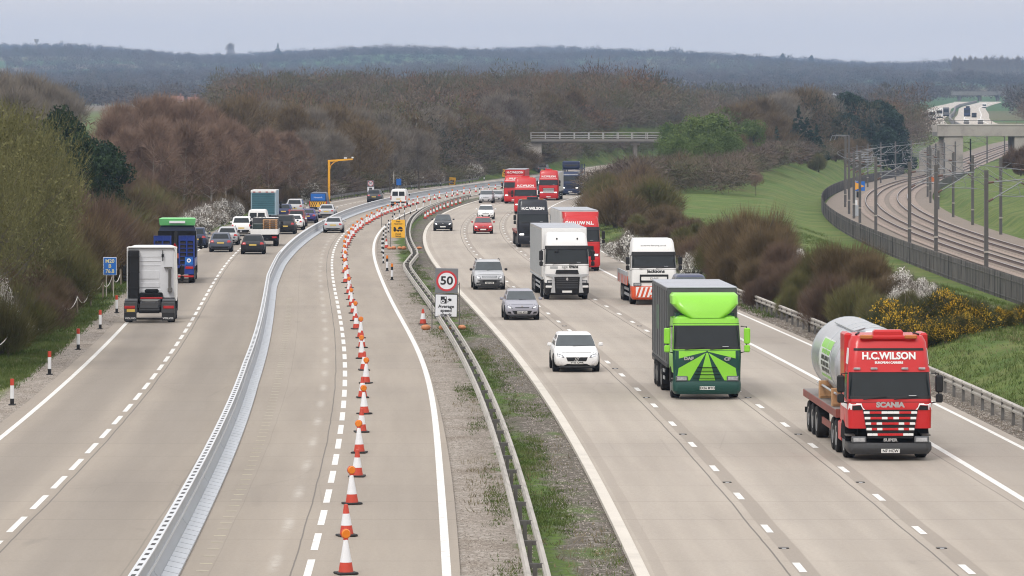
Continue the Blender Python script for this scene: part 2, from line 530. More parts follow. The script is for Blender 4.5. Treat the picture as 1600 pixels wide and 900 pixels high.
# ------------------------------------------------------------------ carriageways
def strip(name, o0, o1, mat, z=0.0, y0=30.0, y1=900.0, step=4.0, nx=2, kind='structure'):
    Y = np.arange(y0, y1+0.1, step)
    f = [(o if callable(o) else (lambda q, o=o: np.full_like(q, o))) for o in (o0, o1)]
    A, B = f[0](Y), f[1](Y)
    vs, uv = [], []
    for k in range(nx):
        t = k/(nx-1)
        u = A+(B-A)*t
        vs.append(np.stack([R0(Y)+u, Y, roadz(Y)+z], 1)); uv.append(np.stack([u, Y], 1))
    n = len(Y)
    fs = []
    for k in range(nx-1):
        i = np.arange(n-1)
        fs.append(np.stack([k*n+i, (k+1)*n+i, (k+1)*n+i+1, k*n+i+1], 1))
    o = np_mesh(name, np.concatenate(vs), np.concatenate(fs), mat, uv=np.concatenate(uv))
    return tag(o, kind=kind) if kind else o
def concrete_road(name, tone_a, tone_b, lanes, wear, joints, ghost=None):
    m, nt, b = newmat(name)
    uv = nd(nt, 'ShaderNodeUVMap').outputs[0]
    sp = nd(nt, 'ShaderNodeSeparateXYZ', {0: uv}); u, v = sp.outputs[0], sp.outputs[1]
    stretched = nd(nt, 'ShaderNodeMapping', {0: uv, 'Scale': (1.0, 0.05, 1.0)}).outputs[0]
    mott = NOISE(nt, stretched, 0.8, 5.0, 0.6)
    blot = NOISE(nt, uv, 0.06, 4.0, 0.6)
    grit = NOISE(nt, uv, 9.0, 3.0, 0.7)
    col = MIX(nt, STEP(nt, mott, 0.25, 0.75), tone_a, tone_b)
    col = MIX(nt, STEP(nt, blot, 0.45, 0.72, 0, 0.30), col, (tone_a[0]*0.78, tone_a[1]*0.78, tone_a[2]*0.80))
    # each slab between transverse joints has its own tone
    slab = nd(nt, 'ShaderNodeTexWhiteNoise', {'W': MA(nt, 'ADD', MA(nt, 'FLOOR', MA(nt, 'DIVIDE', v, 10.0)), MA(nt, 'MULTIPLY', MA(nt, 'FLOOR', MA(nt, 'DIVIDE', u, 3.65)), 17.0))}, noise_dimensions='1D').outputs['Value']
    col = MIX(nt, MA(nt, 'MULTIPLY', slab, 0.16), col, (tone_b[0]*1.15, tone_b[1]*1.12, tone_b[2]*1.08))
    # tyre polish and oil drip
    for c, wdt, amt in wear:
        f = BAND(nt, MA(nt, 'ADD', u, MA(nt, 'MULTIPLY_ADD', blot, 0.5, -0.25)), c-wdt, c+wdt, wdt*0.9)
        f = MA(nt, 'MULTIPLY', f, MA(nt, 'MULTIPLY_ADD', mott, 0.8*amt, 0.6*amt))
        col = MIX(nt, f, col, (0.115, 0.105, 0.098))
    # transverse joints
    jt = MA(nt, 'ABSOLUTE', MA(nt, 'SUBTRACT', MA(nt, 'FRACT', MA(nt, 'DIVIDE', v, 5.0)), 0.5))
    jf = STEP(nt, jt, 0.487, 0.497, 0.0, 0.30)
    col = MIX(nt, jf, col, (0.10, 0.09, 0.08))
    # longitudinal joints
    for c, wdt, amt, cc in joints:
        wob = MA(nt, 'ADD', u, MA(nt, 'MULTIPLY_ADD', NOISE(nt, nd(nt, 'ShaderNodeMapping', {0: uv, 'Scale': (0.0, 1.0, 0.0)}).outputs[0], 0.15, 3.0), 0.10, -0.05))
        col = MIX(nt, MA(nt, 'MULTIPLY', BAND(nt, wob, c-wdt, c+wdt, max(0.012, wdt*0.12)), amt), col, cc)
    if ghost is not None:      # paint scrubbed off the old lane line, left as a pale bruise
        gy = MA(nt, 'MODULO', v, 9.0)
        gf = MA(nt, 'MULTIPLY', BAND(nt, u, ghost-0.09, ghost+0.09, 0.13), MA(nt, 'MULTIPLY_ADD', BAND(nt, gy, 3.2, 6.2, 1.1), 0.85, 0.12))
        gf = MA(nt, 'MULTIPLY', gf, STEP(nt, NOISE(nt, uv, 2.2, 4.0, 0.7), 0.25, 0.62))
        col = MIX(nt, MA(nt, 'MULTIPLY', gf, 0.55), col, (0.58, 0.545, 0.50))
    # old spills and patched slabs
    sp_ = NOISE(nt, nd(nt, 'ShaderNodeMapping', {0: uv, 'Scale': (1.0, 0.22, 1.0)}).outputs[0], 0.9, 3.0, 0.5)
    col = MIX(nt, STEP(nt, sp_, 0.68, 0.80, 0.0, 0.35), col, (0.17, 0.152, 0.135))
    crk = nd(nt, 'ShaderNodeTexVoronoi', {'Vector': nd(nt, 'ShaderNodeMapping', {0: uv, 'Scale': (0.35, 0.06, 1.0)}).outputs[0], 'Scale': 1.0}, feature='DISTANCE_TO_EDGE').outputs[0]
    col = MIX(nt, MA(nt, 'MULTIPLY', STEP(nt, crk, 0.004, 0.011, 1.0, 0.0), STEP(nt, blot, 0.54, 0.62, 0.0, 0.10)), col, (0.10, 0.09, 0.08))
    col = MIX(nt, STEP(nt, grit, 0.3, 0.75, 0.0, 0.16), col, (0.14, 0.125, 0.11))
    nt.links.new(col, b.inputs['Base Color'])
    b.inputs['Roughness'].default_value = 0.85
    b.inputs['Specular IOR Level'].default_value = 0.25
    nt.links.new(nd(nt, 'ShaderNodeBump', {'Height': grit, 'Strength': 0.15, 'Distance': 0.01}).outputs[0], b.inputs['Normal'])
    return m
DARKJ = (0.10, 0.09, 0.085)
BANDC = (0.27, 0.235, 0.20)
MAT_RC = concrete_road('pale_concrete_paving', (0.345, 0.303, 0.258), (0.425, 0.378, 0.325), 3,
    [(1.05, 0.28, 0.10), (2.6, 0.28, 0.10), (1.85, 0.30, 0.10), (4.75, 0.30, 0.13), (6.3, 0.30, 0.13), (5.5, 0.35, 0.12), (9.15, 0.4, 0.15), (8.3, 0.30, 0.15), (10.0, 0.30, 0.15), (12.3, 1.4, 0.28)],
    [(3.70, 0.22, 0.70, BANDC), (7.35, 0.22, 0.70, BANDC), (3.25, 0.022, 0.8, DARKJ), (6.9, 0.022, 0.8, DARKJ), (10.55, 0.022, 0.5, DARKJ), (0.45, 0.14, 0.35, BANDC)])
MAT_LC = concrete_road('worn_concrete_paving', (0.282, 0.245, 0.205), (0.348, 0.304, 0.255), 2,
    [(-13.0, 0.7, 0.28), (-12.1, 0.3, 0.15), (-16.3, 0.7, 0.30), (-17.0, 0.3, 0.15), (-15.6, 0.3, 0.1), (-8.8, 0.35, 0.06), (-5.3, 0.4, 0.05)],
    [(-7.62, 0.018, 0.75, DARKJ), (-14.45, 0.02, 0.75, DARKJ), (-11.3, 0.02, 0.3, DARKJ), (-9.4, 0.012, 0.25, DARKJ)], ghost=-8.05)
strip('near_carriageway', 0.16, 13.95, MAT_RC, nx=9)
strip('far_carriageway', -18.45, -3.92, MAT_LC, nx=9)
MAT_EDGE = PM('pale_kerb_concrete', (0.56, 0.52, 0.46), 0.85, var=0.10, scale=0.6, dirt=0.2)
kb = MB()
kb.sweep([(float(R0(y))+0.05, y, float(roadz(y))) for y in np.arange(40, 900, 4.0)], [(-0.16, -0.1), (-0.16, 0.045), (-0.13, 0.06), (0.13, 0.045), (0.13, -0.1)])
tag(kb.build('kerb', MAT_EDGE), kind='structure')
def marking_mat(name, col, wear):
    m, nt, b = newmat(name)
    uv = nd(nt, 'ShaderNodeUVMap').outputs[0]
    n = NOISE(nt, uv, 5.0, 4.0, 0.7)
    nt.links.new(MIX(nt, STEP(nt, n, 0.42, 0.75, 0.0, wear), col, (0.36, 0.32, 0.28)), b.inputs['Base Color'])
    b.inputs['Roughness'].default_value = 0.7
    return m
MAT_WHITE = marking_mat('white_road_paint', (0.70, 0.69, 0.665), 0.6)
MAT_FADED = marking_mat('scrubbed_road_paint', (0.425, 0.385, 0.34), 1.0)
strip('edge_line', 10.86, 11.06, MAT_WHITE, z=0.004, y1=860)
strip('edge_line', 13.44, 13.60, MAT_WHITE, z=0.004, y1=860)
def l_edge(o):
    def f(Y): return o+0.12*np.sin(Y*0.045)*np.exp(-((Y-160)/90)**2)
    return f
strip('edge_line', l_edge(-4.26), l_edge(-4.06), MAT_WHITE, z=0.004, y1=860)
strip('edge_line', -17.95, -17.77, MAT_WHITE, z=0.004, y1=860)
def dashes(name, off, wd, ln, mod, ph, mat, y0=70, y1=700):
    vs, fs, uv = [], [], []
    y = y0+ph
    while y < y1:
        k = len(vs)
        for yy in (y, y+ln):
            for o in (off-wd/2, off+wd/2):
                vs.append((float(R0(yy))+o, yy, float(roadz(yy))+0.005)); uv.append((o, yy))
        fs.append((k, k+1, k+3, k+2)); y += mod
    return tag(np_mesh(name, np.array(vs), np.array(fs), mat, uv=np.array(uv)), kind='structure')
# lane lines: 2 m marks every 9 m; the roadworks line: 4 m marks every 6 m
dashes('lane_marking', 3.60, 0.17, 2.0, 9.0, 92.6-70-9*2, MAT_WHITE)
dashes('lane_marking', 7.25, 0.17, 2.0, 9.0, 92.2-70-9*2, MAT_WHITE)
dashes('lane_marking', -7.25, 0.17, 4.0, 6.1, 3.0, MAT_WHITE)
dashes('lane_marking', -14.7, 0.16, 4.0, 6.1, 1.2, MAT_WHITE)
tk = []
MAT_YEL = marking_mat('setting_out_paint', (0.60, 0.56, 0.40), 0.6)
_dv, _df, _du = [], [], []
for y in np.arange(72, 240, 1.6):
    k = len(_dv)
    for yy in (y, y+0.09):
        for o in (-9.72, -9.44):
            _dv.append((float(R0(yy))+o+(-0.33*float(sstep(90, 200, yy))), yy, 0.005)); _du.append((o, yy))
    _df.append((k, k+1, k+3, k+2))
tag(np_mesh('setting_out_marks', np.array(_dv), np.array(_df), MAT_YEL, uv=np.array(_du)), kind='structure')
# ------------------------------------------------------------------ vegetation
def plant_mat(name, ca, cb, rnd=0.35, rough=0.9, nscale=0.9, trans=0.0):
    """twigs or leaves: two tones mixed by each plant's own random tint and by clumps"""
    m, nt, b = newmat(name)
    oi = nd(nt, 'ShaderNodeObjectInfo').outputs['Random']
    co = nd(nt, 'ShaderNodeTexCoord').outputs['Object']
    n = NOISE(nt, co, nscale, 3.0)
    f = MA(nt, 'ADD', MA(nt, 'MULTIPLY', STEP(nt, n, 0.3, 0.7), 1.0-rnd), MA(nt, 'MULTIPLY', oi, rnd))
    col = MIX(nt, f, ca, cb)
    nt.links.new(col, b.inputs['Base Color'])
    b.inputs['Roughness'].default_value = rough
    b.inputs['Specular IOR Level'].default_value = 0.1
    return m
V_BARK = PM('bark', (0.10, 0.085, 0.07), 0.95, var=0.3, scale=6)
V_BARKP = PM('pale_bark', (0.34, 0.31, 0.27), 0.9, var=0.3, scale=5)
V_TW = {
    'brown': plant_mat('brown_twigs', (0.080, 0.060, 0.033), (0.205, 0.150, 0.086)),
    'purple': plant_mat('purple_brown_twigs', (0.080, 0.055, 0.040), (0.175, 0.120, 0.086)),
    'olive': plant_mat('olive_twigs', (0.080, 0.076, 0.030), (0.175, 0.160, 0.070)),
    'red': plant_mat('reddish_twigs', (0.165, 0.115, 0.085), (0.275, 0.190, 0.145)),
    'grey': plant_mat('grey_twigs', (0.150, 0.130, 0.105), (0.245, 0.215, 0.180)),
    'willow': plant_mat('young_willow_leaves', (0.085, 0.086, 0.036), (0.185, 0.178, 0.080)),
    'dark': plant_mat('dark_evergreen_leaves', (0.014, 0.030, 0.016), (0.040, 0.064, 0.030)),
    'pine': plant_mat('pine_needles', (0.018, 0.036, 0.026), (0.042, 0.068, 0.044)),
    'green': plant_mat('fresh_green_leaves', (0.070, 0.110, 0.030), (0.135, 0.180, 0.055)),
    'white': plant_mat('white_blossom', (0.76, 0.73, 0.68), (0.88, 0.86, 0.83)),
    'yellow': plant_mat('yellow_gorse_flowers', (0.66, 0.40, 0.03), (0.82, 0.54, 0.06)),
    'gorse': plant_mat('gorse_spines', (0.040, 0.048, 0.020), (0.095, 0.095, 0.040)),
}
def blades(rng, P, D, ln, w, lw=0.0):
    """one thin tapered blade per point; returns verts, tris"""
    n = len(P)
    L = ln*(0.6+0.8*rng.random(n))[:, None]
    D = D/np.linalg.norm(D, axis=1, keepdims=True)
    side = np.cross(D, rng.normal(size=(n, 3))); side /= np.linalg.norm(side, axis=1, keepdims=True)+1e-9
    W = w*(0.7+0.6*rng.random(n))[:, None]
    v = np.empty((n, 3, 3))
    v[:, 0] = P-side*W/2; v[:, 1] = P+side*W/2; v[:, 2] = P+D*L+side*lw*W
    return v.reshape(-1, 3), np.arange(3*n).reshape(n, 3)
def leaves(rng, P, size, asp=0.6):
    n = len(P)
    a = rng.normal(size=(n, 3)); a /= np.linalg.norm(a, axis=1, keepdims=True)
    b = np.cross(a, rng.normal(size=(n, 3))); b /= np.linalg.norm(b, axis=1, keepdims=True)
    s = size*(0.6+0.8*rng.random(n))[:, None]
    v = np.empty((n, 4, 3))
    v[:, 0] = P-a*s; v[:, 1] = P+b*s*asp; v[:, 2] = P+a*s; v[:, 3] = P-b*s*asp
    return v.reshape(-1, 3), np.arange(4*n).reshape(n, 4)
def lobe_points(rng, lobes, n, lo=0.35):
    w = np.array([l[3]*l[4]*l[5] for l in lobes])**0.67; w /= w.sum()
    which = rng.choice(len(lobes), size=n, p=w)
    L = np.array(lobes)[which]
    d = rng.normal(size=(n, 3)); d /= np.linalg.norm(d, axis=1, keepdims=True)
    r = (lo**3+(1-lo**3)*rng.random(n))**(1/3)
    P = L[:, :3]+d*r[:, None]*L[:, 3:6]
    return P, d
def stems(mb, rng, n, h, spread, r, wob=0.12):
    tips = []
    for k in range(n):
        a = 2*PI*(k+rng.random()*0.7)/n
        s = spread*(0.35+0.75*rng.random()); hh = h*(0.7+0.35*rng.random())
        b0 = 0.18*rng.random()
        pts = [(b0*math.cos(a), b0*math.sin(a), -0.15)]
        for t in (0.3, 0.65, 1.0):
            pts.append((math.cos(a)*s*t**1.4+rng.normal()*wob*t, math.sin(a)*s*t**1.4+rng.normal()*wob*t, hh*t))
        mb.tube(pts, r*(0.7+0.5*rng.random()), 4, 0, r*0.18)
        tips.append(pts)
    return tips
def shrub_proto(name, seed, h, wdt, tw, n, blade=(0.9, 0.022), up=0.9, extra=None, lumps=8, low=0.25):
    rng = np.random.default_rng(seed)
    root = thing(name, 'x', 'shrub')
    mb = MB(); stems(mb, rng, 13, h*0.8, wdt*0.42, 0.05); mb.build('stem', V_BARK, root, smooth=0)
    lobes = []
    for k in range(lumps):
        a = rng.random()*2*PI; d = wdt*0.36*math.sqrt(rng.random())
        hh = h*(0.62+0.38*rng.random())*(1-0.38*(d/(wdt*0.36))**2)
        rx = wdt*(0.17+0.10*rng.random())
        lobes.append((math.cos(a)*d, math.sin(a)*d, hh*0.52, rx, rx, hh*0.46))
    lobes.append((0, 0, h*0.32, wdt*0.40, wdt*0.40, h*0.30))
    P, d = lobe_points(rng, lobes, n, low)
    P[:, 2] = np.maximum(P[:, 2], 0.03)
    out = P.copy(); out[:, 2] = 0; out /= (wdt*0.5)
    D = out*0.55+d*0.25+np.array([0, 0, up])+rng.normal(size=P.shape)*0.28
    v, f = blades(rng, P, D, blade[0], blade[1])
    np_mesh('twigs', v, f, V_TW[tw], root)
    if extra:
        mat, m, size, lo, bias = extra
        Q, dq = lobe_points(rng, lobes, m*3, lo)
        k = Q[:, 2] > h*bias*rng.random(len(Q))
        cl = np.sin(Q[:, 0]*2.3+seed)*np.cos(Q[:, 1]*2.1)+np.sin(Q[:, 2]*2.7+seed*2)+rng.normal(size=len(Q))*0.7
        Q = Q[k & (cl > -0.2)][:m]
        v, f = leaves(rng, Q+dq[:len(Q)]*0.05, size)
        np_mesh('blossom' if mat in ('white', 'yellow') else 'leaves', v, f, V_TW[mat], root)
    root['h0'] = h
    return root
def tree_proto(name, seed, h, wdt, tw, n, kind='twig', trunk=0.16, bark=None, blade=(1.0, 0.03), first=0.3, limbs=14, leaf=0.14, cone=False, up=0.8, lumps=14, fork=1):
    rng = np.random.default_rng(seed)
    root = thing(name, 'x', 'tree')
    mb = MB()
    lean = rng.normal(size=2)*0.02*h
    tr = [(0, 0, -0.3)]+[(lean[0]*t+rng.normal()*0.05, lean[1]*t+rng.normal()*0.05, h*0.94*t) for t in (0.2, 0.45, 0.7, 1.0)]
    mb.tube(tr, trunk, 7, 0, trunk*0.12)
    lobes = []
    for k in range(limbs):
        t = first+(0.95-first)*(k+rng.random()*0.6)/limbs
        a = k*2.4+rng.random()*0.6
        if cone: reach = wdt*0.5*(1.02-t)/(1-first)*(0.85+0.3*rng.random()); rise = -0.05*reach
        else: reach = wdt*0.5*math.sin(PI*min(1, (t-first)/(1-first)*0.8+0.22))*(0.6+0.45*rng.random()); rise = reach*(0.5+0.5*rng.random())
        z = h*0.94*t
        p0 = (lean[0]*t, lean[1]*t, z*0.96)
        p1 = (p0[0]+math.cos(a)*reach*0.55, p0[1]+math.sin(a)*reach*0.55, z+rise*0.4)
        p2 = (p0[0]+math.cos(a)*reach, p0[1]+math.sin(a)*reach, min(h*0.98, z+rise))
        mb.tube([p0, p1, p2], trunk*0.42*(1.1-t), 4, 0, trunk*0.06)
        r = max(0.35, (wdt*0.20 if not cone else reach*0.55)*(0.75+0.5*rng.random()))
        lobes.append(((p1[0]+p2[0])/2, (p1[1]+p2[1])/2, (p1[2]+p2[2])/2+0.1*r, r, r, r*(0.85 if not cone else 0.5)))
    mb.build('trunk', bark or V_BARK, root, smooth=0)
    lobes.append((lean[0]*0.9, lean[1]*0.9, h*0.86, wdt*(0.14 if not cone else 0.06), wdt*(0.14 if not cone else 0.06), h*0.12))
    P, d = lobe_points(rng, lobes, n, 0.3)
    if kind == 'twig':
        D = d*0.7+np.array([0, 0, up])+rng.normal(size=P.shape)*0.3
        v, f = blades(rng, P, D, blade[0], blade[1])
    else:
        v, f = leaves(rng, P, leaf, 0.55)
    if kind == 'both':
        k = len(P)//2
        D = d[:k]*0.7+np.array([0, 0, up])+rng.normal(size=(k, 3))*0.35
        v, _ = blades(rng, P[:k], D, blade[0], blade[1])
        v2, _ = leaves(rng, P[k:], leaf, 0.5)
        v2 = v2.reshape(-1, 4, 3); v2 = np.concatenate([v2[:, (0, 1, 2)], v2[:, (0, 2, 3)]], 0).reshape(-1, 3)
        v = np.concatenate([v, v2]); f = np.arange(len(v)).reshape(-1, 3)
    np_mesh('crown', v, f, V_TW[tw], root)
    root['h0'] = h
    return root
PROTO = {}
def variants(key, fn, seeds):
    PROTO[key] = [fn(s) for s in seeds]
    for p in PROTO[key]: p['fresh'] = 1
R_ = random.Random(4)
variants('brown', lambda s: shrub_proto('bare_shrub', s, 5, 5.6, 'brown', 13000), (11, 12, 13))
variants('purple', lambda s: shrub_proto('bare_shrub', s, 4, 5.0, 'purple', 11000, blade=(0.8, 0.02)), (21, 22))
variants('olive', lambda s: shrub_proto('bare_shrub', s, 4.5, 5.2, 'olive', 11000, extra=('green', 1500, 0.05, 0.6, 0.5)), (31, 32))
variants('fbrown', lambda s: shrub_proto('bare_shrub', s, 6, 6.5, 'brown', 5600, blade=(1.2, 0.055)), (41, 42, 43))
variants('fpurple', lambda s: shrub_proto('bare_shrub', s, 6, 6.5, 'purple', 5600, blade=(1.2, 0.055)), (51, 52, 53))
variants('folive', lambda s: shrub_proto('bare_shrub', s, 6, 6.5, 'olive', 5600, blade=(1.2, 0.055), extra=('green', 700, 0.11, 0.6, 0.5)), (61, 62))
variants('blossom', lambda s: shrub_proto('blossom_shrub', s, 3.2, 3.6, 'grey', 3500, blade=(0.6, 0.02), extra=('white', 9000, 0.062, 0.55, 0.12)), (71, 72))
variants('fblossom', lambda s: shrub_proto('blossom_shrub', s, 4, 4.2, 'grey', 2600, blade=(0.8, 0.05), extra=('white', 4200, 0.115, 0.55, 0.12)), (76, 77))
variants('gorse', lambda s: shrub_proto('gorse_bush', s, 3.0, 4.0, 'gorse', 7000, blade=(0.42, 0.028), up=0.5, extra=('yellow', 2900, 0.056, 0.72, 0.50), low=0.45), (81, 82, 83))
variants('willow', lambda s: tree_proto('willow_tree', s, 10, 8.5, 'willow', 22000, kind='both', leaf=0.062, blade=(0.55, 0.022), first=0.26, limbs=30, up=1.1), (91, 92))
variants('tall', lambda s: tree_proto('bare_tree', s, 13, 8, 'grey', 6000, blade=(1.3, 0.05), first=0.3, limbs=18, up=0.9), (101, 102, 103))
variants('tallbrown', lambda s: tree_proto('bare_tree', s, 12, 8.5, 'brown', 6000, blade=(1.3, 0.06), first=0.2, limbs=20), (111, 112))
variants('birch', lambda s: tree_proto('birch_tree', s, 12, 6, 'red', 6500, blade=(1.1, 0.05), bark=V_BARKP, trunk=0.17, first=0.25, limbs=18, up=0.6), (121, 122, 123))
variants('evergreen', lambda s: tree_proto('evergreen_tree', s, 10, 6.5, 'dark', 8000, kind='leaf', leaf=0.17, first=0.08, limbs=24), (131, 132))
variants('pine', lambda s: tree_proto('conifer_tree', s, 11, 6.5, 'pine', 6000, kind='leaf', leaf=0.22, first=0.1, limbs=26, cone=True), (141, 142))
variants('roundpine', lambda s: tree_proto('conifer_tree', s, 11, 7.5, 'pine', 6000, kind='leaf', leaf=0.24, first=0.12, limbs=22), (146,))
variants('leafy', lambda s: tree_proto('leafy_tree', s, 9, 8.0, 'green', 6500, kind='leaf', leaf=0.17, first=0.1, limbs=20), (151, 152))
variants('copper', lambda s: tree_proto('young_tree', s, 4.5, 4.2, 'red', 2600, blade=(0.6, 0.05), trunk=0.09, first=0.35, limbs=12), (161,))
_cyc = {}
def place(key, X, Y, h, wide=1.0, label='', group='', cat=None, rz=None):
    vs = PROTO[key]
    i = _cyc.get(key, 0); _cyc[key] = i+1
    p = vs[i % len(vs)]
    s = h/p['h0']
    sc = (s*wide, s*wide, s)
    rz = R_.random()*2*PI if rz is None else rz
    z = gz(X, Y)
    if p['fresh']:
        p['fresh'] = 0; o = p
        o.location = (X, Y, z); o.rotation_euler = (0, 0, rz); o.scale = sc
    else:
        o = dup(p, (X, Y, z), rz, sc)
    o['label'] = label
    if group: o['group'] = group
    elif 'group' in o: del o['group']
    if cat: o['category'] = cat
    return o
def put(key, xpx, Y, ytop, wide=1.0, label='', group='', cat=None):
    X = (xpx-800)*Y/F
    return place(key, X, Y, EYE+(HORIZON-ytop)*Y/F-gz(X, Y), wide, label, group, cat)
U = R_.uniform
# --- left foreground willows
G = 'willow trees at the left edge'
L = 'olive green budding willow towering over the fence at the left edge'
for x, y, t, w in ((-45, 176, 172, 1.0), (-2, 190, 190, 0.95), (30, 204, 232, 0.8), (-10, 212, 215, 0.95), (55, 226, 262, 0.72), (-55, 168, 250, 0.8)):
    put('willow', x, y, t, w, L, G)
# --- dark evergreens behind them
L = 'dark green evergreen tree rising behind the left roadside shrubs'
G = 'dark evergreens behind the left belt'
for x, y, t, w in ((92, 345, 168, 0.7), (128, 335, 208, 0.95), (160, 345, 222, 0.9), (112, 350, 188, 0.8)):
    put('evergreen', x, y, t, w, L, G)
put('evergreen', 412, 505, 219, 0.45, 'small dark ivy covered tree among bare birches left of the road')
# --- bare shrubs along the left verge
LB = {'brown': 'bare brown twiggy shrub in the belt along the left verge', 'purple': 'bare purple brown shrub in the belt along the left verge', 'olive': 'bare olive tinged shrub in the belt along the left verge'}
y = 150.0
k = 0
while y < 335:
    for row, (o, h) in enumerate(((-22.9 if y < 250 else -21.6, 2.3), (-25.0, 3.8), (-29.5, 5.4))):
        key = ('brown', 'olive', 'brown', 'olive', 'purple', 'brown', 'olive')[(k*3+row*2) % 7]
        yy = y+U(-2, 2)+row
        place(key, float(R0(yy))+o+U(-0.8, 0.5), yy, h*U(0.8, 1.15), U(0.95, 1.3), LB[key], key+' shrubs in the left belt')
    y += 6.2; k += 1
while y < 525:
    for row, (o, h) in enumerate(((-21.6, 3.0), (-25.0, 5.0), (-30.5, 7.0))):
        key = ('fbrown', 'folive', 'fbrown', 'fbrown', 'fpurple', 'folive')[(k*2+row) % 6]
        yy = y+U(-3, 3)+row*2
        place(key, float(R0(yy))+o+U(-1, 0.3), yy, h*U(0.8, 1.15), U(0.95, 1.25), LB[key[1:]].replace('in the belt along', 'in the far belt along'), key[1:]+' shrubs in the far left belt')
    y += 11.5; k += 1
for x, yy, t, key in ((20, 205, 400, 'purple'), (58, 214, 395, 'brown'), (95, 226, 372, 'olive'), (120, 250, 352, 'purple'), (150, 262, 340, 'brown'), (105, 246, 300, 'brown'), (165, 268, 318, 'brown'), (70, 235, 330, 'olive'), (135, 262, 288, 'purple'), (190, 285, 300, 'brown'), (28, 190, 430, 'olive'), (60, 200, 440, 'purple'), (95, 222, 430, 'purple'), (0, 180, 440, 'olive')):
    put(key, x, yy, t, 1.05, LB[key], key+' shrubs in the left belt')
# --- white blossom on the left
L = 'white blossoming shrub at the front of the left roadside belt'
G = 'blossoming shrubs on the left verge'
for yy, o, h, w in ((281, -21.2, 3.0, 0.9), (293, -20.9, 2.9, 0.9), (366, -20.7, 2.5, 1.0), (379, -20.4, 2.7, 1.1), (392, -20.5, 2.9, 1.1), (406, -20.6, 2.6, 1.0), (420, -20.7, 2.9, 1.0), (436, -20.9, 3.0, 0.9), (535, -20.8, 3.2, 0.9), (566, -20.9, 2.8, 0.9), (640, -20.8, 3.0, 0.9), (662, -20.9, 3.4, 0.9), (684, -20.8, 3.2, 0.9), (730, -21.5, 4.2, 0.8)):
    place('blossom' if yy < 300 else 'fblossom', float(R0(yy))+o, yy, h, w, L, G)
put('blossom', 2, 182, 425, 0.5, 'small white blossoming shrub below the willows at the left edge')
# --- reddish birches and tall bare trees behind the left belt
L = 'reddish bare birch with pale stems behind the left shrub belt'
G = 'reddish birches left of the road'
for x, yy, t in ((172, 430, 180), (190, 440, 164), (205, 452, 168), (226, 446, 158), (250, 460, 152), (272, 470, 150), (292, 460, 162), (312, 480, 158), (330, 470, 168), (240, 400, 188), (285, 410, 192), (330, 430, 195), (352, 450, 190), (380, 470, 200), (200, 400, 200), (420, 500, 205), (455, 520, 208)):
    put('birch', x, yy, t, U(0.9, 1.2), L, G)
L = 'tall dark bare tree in the group at the far left'
G = 'tall bare trees at the far left'
for x, yy, t in ((-8, 560, 118), (14, 600, 120), (36, 580, 122), (58, 610, 130), (78, 570, 140), (20, 520, 140), (60, 530, 156)):
    put('tall', x, yy, t, U(0.95, 1.2), L, G)
L = 'bare brown tree standing above the shrubs left of the curve'
G = 'bare trees left of the curve'
for x, yy, t in ((350, 560, 165), (385, 590, 158), (420, 610, 160), (455, 600, 168), (490, 620, 172), (525, 640, 170), (560, 650, 172), (600, 660, 176), (640, 680, 180), (560, 590, 196), (610, 610, 200), (655, 640, 205), (480, 560, 205), (520, 575, 208)):
    put('tallbrown' if R_.random() < 0.6 else 'tall', x, yy, t, U(1.0, 1.3), L, G)
for yy in range(610, 900, 13):
    place('tallbrown' if R_.random() < 0.6 else 'tall', float(R0(yy))-26-U(0, 8), yy, U(7.5, 10.5), U(1.0, 1.3), L, G)
L = 'dark bare bush filling the cutting beside the overbridge'
for yy, o, h in ((772, -21, 4.5), (784, -22, 6), (780, -26, 8), (792, -29, 8.5), (770, -30, 9), (775, 19, 5.5), (788, 20, 7.5), (772, 23, 8), (790, 25, 9), (760, 18.5, 4.5), (745, 20, 6)):
    place('fpurple' if yy % 2 else 'fbrown', float(R0(yy))+o, yy, h, 1.2, L, 'bushes around the overbridge')
L = 'olive green leafing tree among the bare trees left of the curve'
for yy, o, h in ((352, -27, 5.5), (388, -28, 6.5), (420, -27, 6), (455, -28.5, 7), (492, -27, 6.5), (530, -29, 8), (566, -27, 7), (605, -28, 7.5), (650, -27, 7), (700, -27, 7), (745, -28, 8)):
    place('folive', float(R0(yy))+o, yy, h, 1.1, L, 'olive green trees left of the curve', 'tree')
# --- right side belt
LR = {'brown': 'bare brown twiggy shrub behind the hard shoulder on the right', 'purple': 'bare purple brown shrub behind the hard shoulder on the right', 'olive': 'bare olive tinged shrub behind the hard shoulder on the right'}
for x, yy, t, key, w in ((1420, 196, 462, 'olive', 0.9), (1388, 203, 430, 'brown', 0.9), (1352, 208, 392, 'brown', 1.0), (1322, 214, 366, 'brown', 0.95), (1288, 220, 376, 'olive', 0.9), (1262, 226, 392, 'purple', 1.0), (1300, 200, 432, 'purple', 0.9), (1340, 194, 440, 'olive', 0.95), (1375, 190, 462, 'olive', 0.9), (1250, 216, 428, 'olive', 0.8), (1278, 206, 448, 'purple', 0.8),
        (1225, 236, 384, 'purple', 0.9), (1200, 244, 335, 'brown', 0.85), (1180, 250, 312, 'brown', 0.85), (1160, 255, 322, 'brown', 0.9), (1138, 262, 352, 'olive', 0.85), (1215, 232, 410, 'purple', 0.9), (1180, 238, 400, 'brown', 0.9), (1150, 245, 392, 'brown', 0.9), (1118, 266, 372, 'purple', 0.85), (1100, 278, 368, 'purple', 1.0), (1128, 252, 405, 'purple', 0.85), (1192, 226, 432, 'purple', 0.8), (1235, 214, 452, 'olive', 0.7)):
    put(key, x, yy, t-14, w, LR[key], key+' shrubs in the right belt')
yy = 285.0
k = 0
